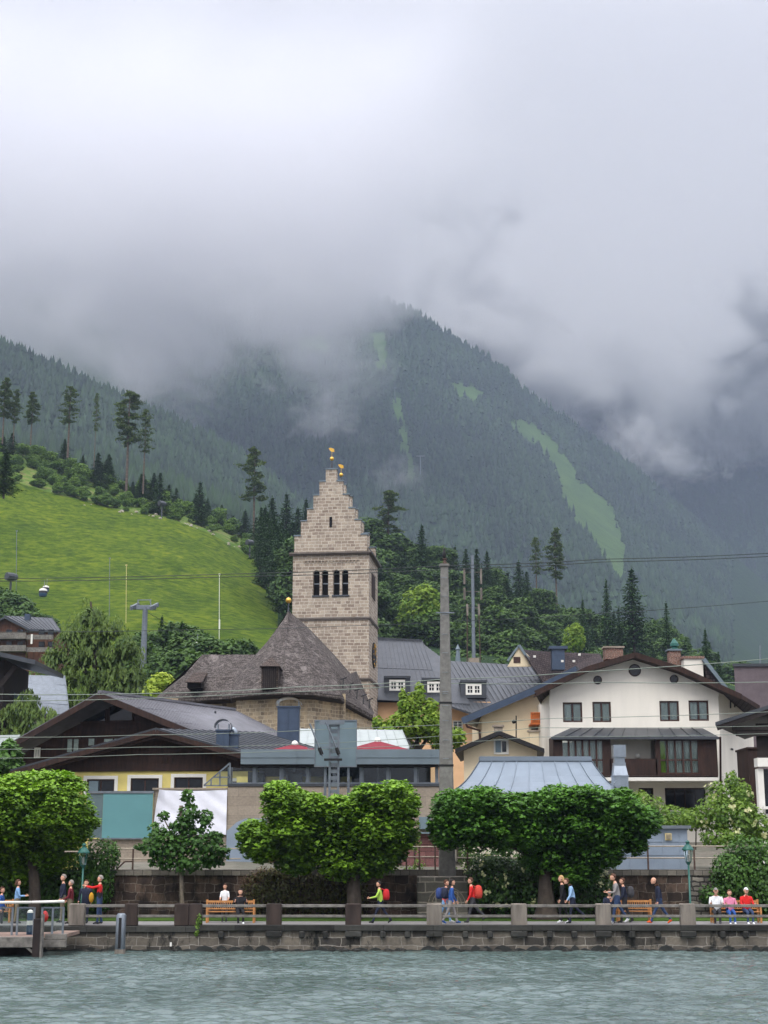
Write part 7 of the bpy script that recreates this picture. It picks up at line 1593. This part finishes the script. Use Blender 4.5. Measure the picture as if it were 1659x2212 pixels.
# ---------------------------------------------------------------- people
def cloth(name, c): return plain(name, c, .85, 0, .14, 9, .25)
SKIN = plain('skin', srgb(206,158,132), .6, 0, .05, 12, 0)
def rot_dir(a, side=0.0): return Vector((side, sin(a), -cos(a)))
def person(x, y, zg, heading, H, label, top, legs, shoes, hair, hairlen='short', pose='walk', arms=((.35,.3),(-.35,.3)), legp=((.4,.1),(-.35,.35)), headtilt=0.0, seat=None, long_coat=0, cap=None, sleeve_skin=False, leg_skin=False, armside=.12, bulk=1.18, lower=None, phone=False):
    """heading: direction faced, 0 = away from the viewer, pi = towards; body grown as one skin over a posed skeleton"""
    k = H/1.74; V = []; Ed = []; Rd = []; reg = []
    def vert(p, r, par=None, g='top'):
        V.append(Vector(p)); Rd.append(r if isinstance(r, tuple) else (r, r)); reg.append(g)
        if par is not None: Ed.append((par, len(V)-1))
        return len(V)-1
    th, sh_, fo = .43, .43, .08
    hips = []
    for a, bnd in legp:
        hips.append(th*cos(a)+sh_*cos(a-bnd)+fo)
    hz_ = max(hips) if seat is None else seat+.1
    lean = .04 if pose == 'walk' else 0
    pel = vert((0,0,hz_+.03), (.155*bulk,.12*bulk), None, 'legs'); sp_ = vert((0,lean*.4,hz_+.2), (.145*bulk,.115*bulk), pel, 'top'); ches = vert((0,lean,hz_+.42), (.17*bulk,.125*bulk), sp_, 'top'); nb = vert((0,lean*1.3,hz_+.55), (.085,.075), ches, 'top'); nk = vert((0,lean*1.6+headtilt*.1,hz_+.63), (.052,.052), nb, 'skin')
    hd = Vector((0, lean*1.8+headtilt*.25+.01, hz_+.765-abs(headtilt)*.05)); hands = []
    for s, (a, e) in zip((-1, 1), arms):
        shd = vert((s*.19*bulk, lean*1.1, hz_+.48), .062, ches, 'top'); d = rot_dir(a, s*armside); d.normalize(); p = V[shd]+d*.29; el = vert(p, .05, shd, 'top'); d2 = rot_dir(a+e, s*armside*(.4 if e < .8 else -.35)); d2.normalize(); wr = vert(p+d2*.25, .034, el, 'skin' if sleeve_skin else 'top'); hd_ = vert(p+d2*.33, (.036,.026), wr, 'skin'); hands.append((V[hd_], d2))
    for s, (a, bnd) in zip((-1, 1), legp):
        hp = vert((s*.095, 0, hz_-.02), (.098*bulk,.1*bulk), pel, 'legs'); kn = Vector((s*.10, th*sin(a), hz_-th*cos(a))); kv = vert(kn, .062, hp, 'legs'); an = kn+Vector((0, sh_*sin(a-bnd), -sh_*cos(a-bnd))); av = vert(an, .042, kv, 'skin' if leg_skin else 'legs'); pitch = (a-bnd) if seat is None else 0
        hl = vert(an+Vector((0,-.035,-.05)), .04, av, 'shoes'); toe = vert(an+Vector((0,.17*cos(pitch*.6),-.05+.17*sin(pitch*.6))), (.042,.03), av, 'shoes')
    me = bpy.data.meshes.new('tmp'); me.from_pydata([tuple(v*k) for v in V], Ed, []); o = bpy.data.objects.new('tmp', me); COL.objects.link(o)
    sk = o.modifiers.new('s', 'SKIN'); lay = me.skin_vertices[0].data
    for i, (ra, rb) in enumerate(Rd): lay[i].radius = (ra*k, rb*k); lay[i].use_root = (i == 0)
    sub = o.modifiers.new('u', 'SUBSURF'); sub.levels = 1; sub.render_levels = 1
    dg = bpy.context.evaluated_depsgraph_get(); me2 = bpy.data.meshes.new_from_object(o.evaluated_get(dg)); bpy.data.objects.remove(o)
    bm = bmesh.new(); bm.from_mesh(me2); mats = ['top', 'legs', 'shoes', 'skin', 'lower']; segs = [(V[a]*k, V[b_]*k, reg[b_] if b_ not in (sp_,) else 'top') for a, b_ in Ed]
    for f in bm.faces:
        c = f.calc_center_median(); best = None
        for a, b_, g in segs:
            d = b_-a; t = max(0, min(1, (c-a).dot(d)/max(d.length_squared, 1e-9))); q = (c-(a+d*t)).length
            if best is None or q < best[0]: best = (q, g, t)
        g = best[1]
        if c.z > (hz_+.07-long_coat)*k and c.z < (hz_+.3)*k and g == 'legs' and abs(c.x) < .3*k: g = 'top'
        if lower and g == 'top' and c.z < (hz_+.3)*k: g = 'lower'
        f.material_index = mats.index(g)
    # head: an ovoid with jaw, nose and ears, in the same mesh
    b = MB(); R_ = .098
    rings = [(-.125,.035,.02),(-.105,.062,.018),(-.07,.076,.008),(-.03,.082,.0),(.02,.088,-.006),(.06,.084,-.012),(.095,.062,-.014),(.118,.03,-.012),(.124,.004,-.012)]; n = 14; vs = []
    for z, rx, oy in rings:
        for j in range(n): a = 2*pi*j/n; vs.append(((rx)*cos(a), oy+rx*1.16*sin(a), z))
    fs = [(i*n+j, i*n+(j+1) % n, (i+1)*n+(j+1) % n, (i+1)*n+j) for i in range(len(rings)-1) for j in range(n)]+[tuple(range(n-1,-1,-1))]; b.add(vs, fs, 3)
    b.add([(0,.125,-.03),(-.014,.092,-.035),(.014,.092,-.035),(0,.094,.015)], [(0,1,3),(0,3,2),(0,2,1)], 3)
    for s in (-1, 1): b.ball((s*.086, -.008, -.01), .024, 5, 3); b.ball((s*.03, .088, .008), .009, 4, 2)
    b.box(-.022, .022, .088, .093, -.062, -.055, 0 if False else 2)
    for hp_, d2 in hands:   # four fingers of different length and a thumb leaving the side of the palm
        s_ = d2.cross(Vector((1,0,0))).normalized(); w_ = Vector((1,0,0))
        for q, L_ in ((-.024,.05),(-.008,.062),(.008,.058),(.023,.045)):
            a0 = hp_+s_*q+d2*.015; a1 = a0+d2*L_*.6; a2 = a1+(d2*.6+w_*(-.5 if hp_.x > 0 else .5)).normalized()*L_*.5; b.v; c0 = (a0-hd, a1-hd, a2-hd); b.tube(c0, [.0095,.009,.007], 5, 3)
        a0 = hp_-s_*.03-d2*.02; b.tube((a0-hd, a0-hd-s_*.03+d2*.03, a0-hd-s_*.02+d2*.055), [.011,.01,.008], 5, 3)
    hm = Matrix.Translation(hd*k) @ Matrix.Scale(k*.98, 4)
    nv = []
    for p in b.v: nv.append(bm.verts.new(hm @ Vector(p)))
    bm.verts.ensure_lookup_table()
    for f, mi in zip(b.f, b.m):
        try: ff = bm.faces.new([nv[i] for i in f]); ff.material_index = mi
        except ValueError: pass
    for f in bm.faces: f.smooth = True
    bmesh.ops.recalc_face_normals(bm, faces=bm.faces[:])
    bm.to_mesh(me2); bm.free()
    for m_ in (top, legs, shoes, SKIN, lower or top): me2.materials.append(m_)
    uv_metric(me2); me2.name = 'body'
    t = thing('person', (x, y, zg), label, 'person', None, rz=heading)
    link(bpy.data.objects.new('body', me2), t)
    # hair or cap as a shell over the skull
    hb_ = MB(); Rr = 1.1; hs = [(-.02 if hairlen == 'short' else -.05,.090,-.03),(.02,.094,-.02),(.06,.091,-.018),(.1,.070,-.016),(.128,.034,-.014),(.134,.004,-.012)]
    if hairlen in ('long', 'bob'): hs = [(-.24 if hairlen == 'long' else -.13,.075,-.07),(-.12,.092,-.06),(-.05,.096,-.05)]+hs[1:]
    vs = []
    for z, rx, oy in hs:
        for j in range(n): a = 2*pi*j/n; front = max(0, sin(a)); cut = .055*front if z < .05 else 0; vs.append((rx*cos(a), oy+rx*1.14*sin(a)-cut*1.6, z+(.02*front if z < .03 else 0)))
    hb_.add(vs, [(i*n+j, i*n+(j+1) % n, (i+1)*n+(j+1) % n, (i+1)*n+j) for i in range(len(hs)-1) for j in range(n)])
    if hairlen != 'bald':
        hb_.v = [tuple(hm @ Vector(p)) for p in hb_.v]; me3 = bpy.data.meshes.new('hair'); me3.from_pydata(hb_.v, [], hb_.f); me3.materials.append(cap or hair); me3.polygons.foreach_set('use_smooth', [True]*len(me3.polygons)); uv_metric(me3)
        link(bpy.data.objects.new('cap' if cap else 'hair', me3), t)
        if cap:
            q = MB(); q.slab([hm @ Vector(p) for p in ((-.06,.07,.06),(.06,.07,.06),(.05,.16,.045),(-.05,.16,.045))], (0,0,.008)); me4 = bpy.data.meshes.new('brim'); me4.from_pydata(q.v, [], q.f); me4.materials.append(cap); link(bpy.data.objects.new('brim', me4), t)
    return t, (hz_*k, k)
def backpack(x, y, zg, heading, info, mat, label, strap=True, big=1.0):
    hz_, k = info; c = Vector((x, y, zg)); Rm = Matrix.Rotation(heading, 4, 'Z'); b = MB(Matrix.Translation(c) @ Rm @ Matrix.Translation((0, -.20*k, hz_+.33*k)) @ Matrix.Scale(k*big, 4))
    b.lathe((0,0,-.24), [(.06,0),(.13,.03),(.155,.14),(.15,.3),(.11,.42),(.04,.46)], 10)
    o = b.build('backpack', mat, None, smooth=True); tag(o, label, 'backpack')
    b2 = MB(Matrix.Translation(c) @ Rm @ Matrix.Translation((0, 0, hz_+.33*k)) @ Matrix.Scale(k, 4))
    for s in (-1, 1): b2.tube([(s*.1,-.12,.18),(s*.12,.0,.23),(s*.12,.14,.1),(s*.13,.1,-.1),(s*.12,-.1,-.18)], .016, 5)
    # straps are a part of the backpack
    st = b2.build('strap', mat, None); org = Vector(o.location); off = Vector(st.location)-org; st.parent = o; st.location = off; KIDS.setdefault(o.name, []).append(st); return o
C = {n_: cloth('cloth_'+n_, srgb(*c)) for n_, c in dict(navy=(34,40,60), jeans=(52,70,104), red=(206,36,34), black=(28,28,32), lime=(168,204,84), blue=(44,86,156), pink=(232,110,110), grey=(142,138,136), ltblue=(150,186,222), maroon=(110,34,44), white=(228,230,232), darkgrey=(66,66,70), coralpack=(196,70,56), redpack=(190,36,42), bluepack=(48,68,120), pinktop=(214,130,160), skyblue=(128,170,212), orange=(226,92,44), yellow=(214,160,46), khaki=(120,112,92), charcoal=(46,46,50)).items()}
HB, HG, HW, HK = [plain('hair_'+n_, srgb(*c), .7, 0, .2, 20, .1) for n_, c in (('brown',(84,54,38)),('grey',(150,142,134)),('blond',(196,160,110)),('dark',(34,28,26)))]
LEFT, RIGHT, TO, AWAY = pi/2, -pi/2, pi, 0
def at(u, D): return XZ(u, 1.4, D)
W1 = ((.35,.25),(-.4,.3)); WA = ((.3,.15),(-.35,.35))
person(at(36,60.4), 60.4, .95, RIGHT+.3, 1.62, 'woman in a light blue top with dark wavy hair, hands together, behind the pier', C['skyblue'], C['khaki'], C['darkgrey'], HB, 'bob', 'stand', ((.2,1.4),(.2,1.4)), ((.08,.05),(-.08,.05)))
person(at(2,60.4), 60.4, .95, RIGHT, 1.6, 'person in a blue jacket cut off by the left edge', C['blue'], C['darkgrey'], C['black'], HB, 'short', 'stand', ((.1,.3),(.0,.2)), ((.05,.02),(-.05,.02)), seat=.55)
person(at(134,61.2), 61.2, .95, LEFT+.35, 1.8, 'tall grey haired man in a dark blazer over a pale blue shirt', C['navy'], C['khaki'], C['black'], HG, 'short', 'stand', ((.1,.3),(-.05,.2)), ((.08,.03),(-.08,.03)))
person(at(151,60.2), 60.2, .95, LEFT, 1.6, 'short grey haired person in a maroon jacket beside the man in the blazer', C['maroon'], C['khaki'], C['black'], HG, 'short', 'stand', ((.15,.9),(.1,.7)), ((.05,.05),(-.08,.03)))
person(at(184,60.6), 60.6, .95, TO, 1.6, 'brown haired person in navy half hidden by the left lamp post', C['navy'], C['navy'], C['black'], HB, 'bob', 'stand', ((.1,.4),(.1,.5)), ((.03,.02),(-.05,.02)))
b = MB(); b.ball((at(196,60.4), 60.4, 1.95), .1, 7, sz=2.0); tag(b.build('yellow_bag', C['yellow'], None, smooth=True), 'yellow bag hanging beside the person in navy', 'bag')
t, inf = person(at(214,59.9), 59.9, .95, LEFT+.05, 1.78, 'man in a red and black jacket raising a phone with both hands', C['red'], C['jeans'], C['darkgrey'], HG, 'short', 'stand', ((1.35,.45),(1.35,.45)), ((.06,.02),(-.06,.1)), lower=C['black'], armside=-.2, bulk=1.12)
b = MB(); xh = at(198,59.9); b.box(xh-.02, xh+.0, 59.82, 59.98, 2.42, 2.52); tag(b.build('phone', M['black'], None), 'small black phone held up by the man in red and black', 'phone')
person(at(485,61.75), 61.75, .96, TO, 1.42, 'child in a white printed shirt standing behind the first bench', C['white'], C['darkgrey'], C['black'], HB, 'short', 'stand', ((.35,.9),(.35,.9)), ((.05,.02),(-.05,.02)), sleeve_skin=True, bulk=.9)
person(at(518,60.85), 60.85, .96, TO+.2, 1.66, 'dark haired person in black sitting on the front of the first bench', C['black'], C['black'], C['white'], HK, 'long', 'sit', ((.4,1.7),(.4,1.7)), ((1.4,1.35),(1.25,1.3)), seat=.42, headtilt=.4)
t, inf = person(at(822,60.2), 60.2, .96, LEFT, 1.62, 'woman in a lime jacket walking left, dark hair tied back', C['lime'], C['navy'], C['black'], HK, 'short', 'walk', ((.5,.9),(-.3,.4)), ((.42,.05),(-.42,.3)), long_coat=.0, lower=None)
backpack(at(824,60.2), 60.2, .96, LEFT, inf, C['redpack'], 'red backpack worn by the woman in lime')
t, inf = person(at(961,60.8), 60.8, .96, RIGHT-.1, 1.62, 'person in coral pink behind the one in blue, walking right', C['pink'], C['skyblue'], C['white'], HB, 'short', 'walk', ((.3,.5),(-.2,.4)), ((.3,.05),(-.3,.3)))
backpack(at(959,60.8), 60.8, .96, RIGHT, inf, C['bluepack'], 'blue rucksack on the person in coral pink')
t, inf = person(at(974,60.2), 60.2, .96, RIGHT, 1.66, 'person in a blue jacket with long dark hair walking right', C['blue'], C['grey'], C['blue'], HK, 'bob', 'walk', ((.25,.3),(-.1,.4)), ((.35,.1),(-.3,.25)))
backpack(at(972,60.2), 60.2, .96, RIGHT, inf, C['navy'], 'navy rucksack on the person in the blue jacket')
t, inf = person(at(1021,60.6), 60.6, .96, LEFT, 1.7, 'person in a bright red jacket and grey trousers walking left', C['red'], C['darkgrey'], C['charcoal'], HB, 'short', 'walk', ((.2,.3),(-.2,.3)), ((.25,.02),(-.5,.35)))
backpack(at(1023,60.6), 60.6, .96, LEFT, inf, C['coralpack'], 'orange red rucksack on the person in the bright red jacket', big=1.15)
person(at(1218,60.6), 60.6, .96, LEFT, 1.78, 'blond person all in black with white trouser stripes walking left', C['black'], C['black'], C['white'], HW, 'bob', 'walk', ((.1,.3),(-.25,.3)), ((.4,.5),(-.2,.1)))
person(at(1237,60.1), 60.1, .96, LEFT, 1.7, 'person in a pale blue sweater looking down, next to the one in black', C['ltblue'], C['navy'], C['charcoal'], HB, 'short', 'walk', ((.2,.4),(-.1,.3)), ((.2,.1),(-.5,.4)), headtilt=.6)
person(at(1334,60.1), 60.1, .96, LEFT, 1.86, 'man in a grey sweater and sunglasses walking left', C['grey'], C['jeans'], C['white'], HB, 'short', 'walk', ((.3,1.3),(-.1,.6)), ((.3,.1),(-.35,.3)), headtilt=.2)
t, inf = person(at(1350,60.7), 60.7, .96, LEFT, 1.68, 'person in a navy jacket with a white hood just behind the man in grey', C['navy'], C['charcoal'], C['charcoal'], HB, 'short', 'walk', ((.2,.4),(-.2,.3)), ((.25,.1),(-.25,.3)))
backpack(at(1353,60.7), 60.7, .96, LEFT, inf, C['darkgrey'], 'dark rucksack on the person with the white hood')
person(at(1317,61.3), 61.3, .96, TO, 1.6, 'person in dark clothes sitting low on the second bench behind the man in grey', C['navy'], C['black'], C['black'], HB, 'short', 'sit', ((.4,1.2),(.4,1.2)), ((1.4,1.4),(1.4,1.4)), seat=.42, headtilt=.3)
person(at(1425,60.2), 60.2, .96, LEFT, 1.78, 'bald man in a navy jacket and jeans walking left in orange shoes', C['navy'], C['jeans'], C['orange'], HG, 'bald', 'walk', ((.0,.25),(-.15,.3)), ((.48,.08),(-.45,.22)), headtilt=.45)
person(at(1548,60.75), 60.75, .96, TO-.15, 1.7, 'seated person in a grey cap and pale top, leftmost on the right bench', C['white'], C['charcoal'], C['darkgrey'], HG, 'short', 'sit', ((.45,1.3),(.45,1.3)), ((1.4,1.4),(1.3,1.3)), seat=.42, headtilt=.4, cap=C['grey'])
person(at(1577,60.75), 60.75, .96, TO, 1.6, 'seated person in pink in the middle of the right bench', C['pinktop'], C['blue'], C['white'], HB, 'short', 'sit', ((.4,1.4),(.4,1.4)), ((1.4,1.4),(1.35,1.35)), seat=.42, headtilt=.2)
person(at(1613,60.75), 60.75, .96, TO+.1, 1.7, 'seated person in a red jacket and white cap on the right bench', C['red'], C['jeans'], C['white'], HB, 'short', 'sit', ((.45,1.2),(.45,1.0)), ((1.4,1.4),(1.4,1.5)), seat=.42, headtilt=.2, cap=C['white'], bulk=1.12)
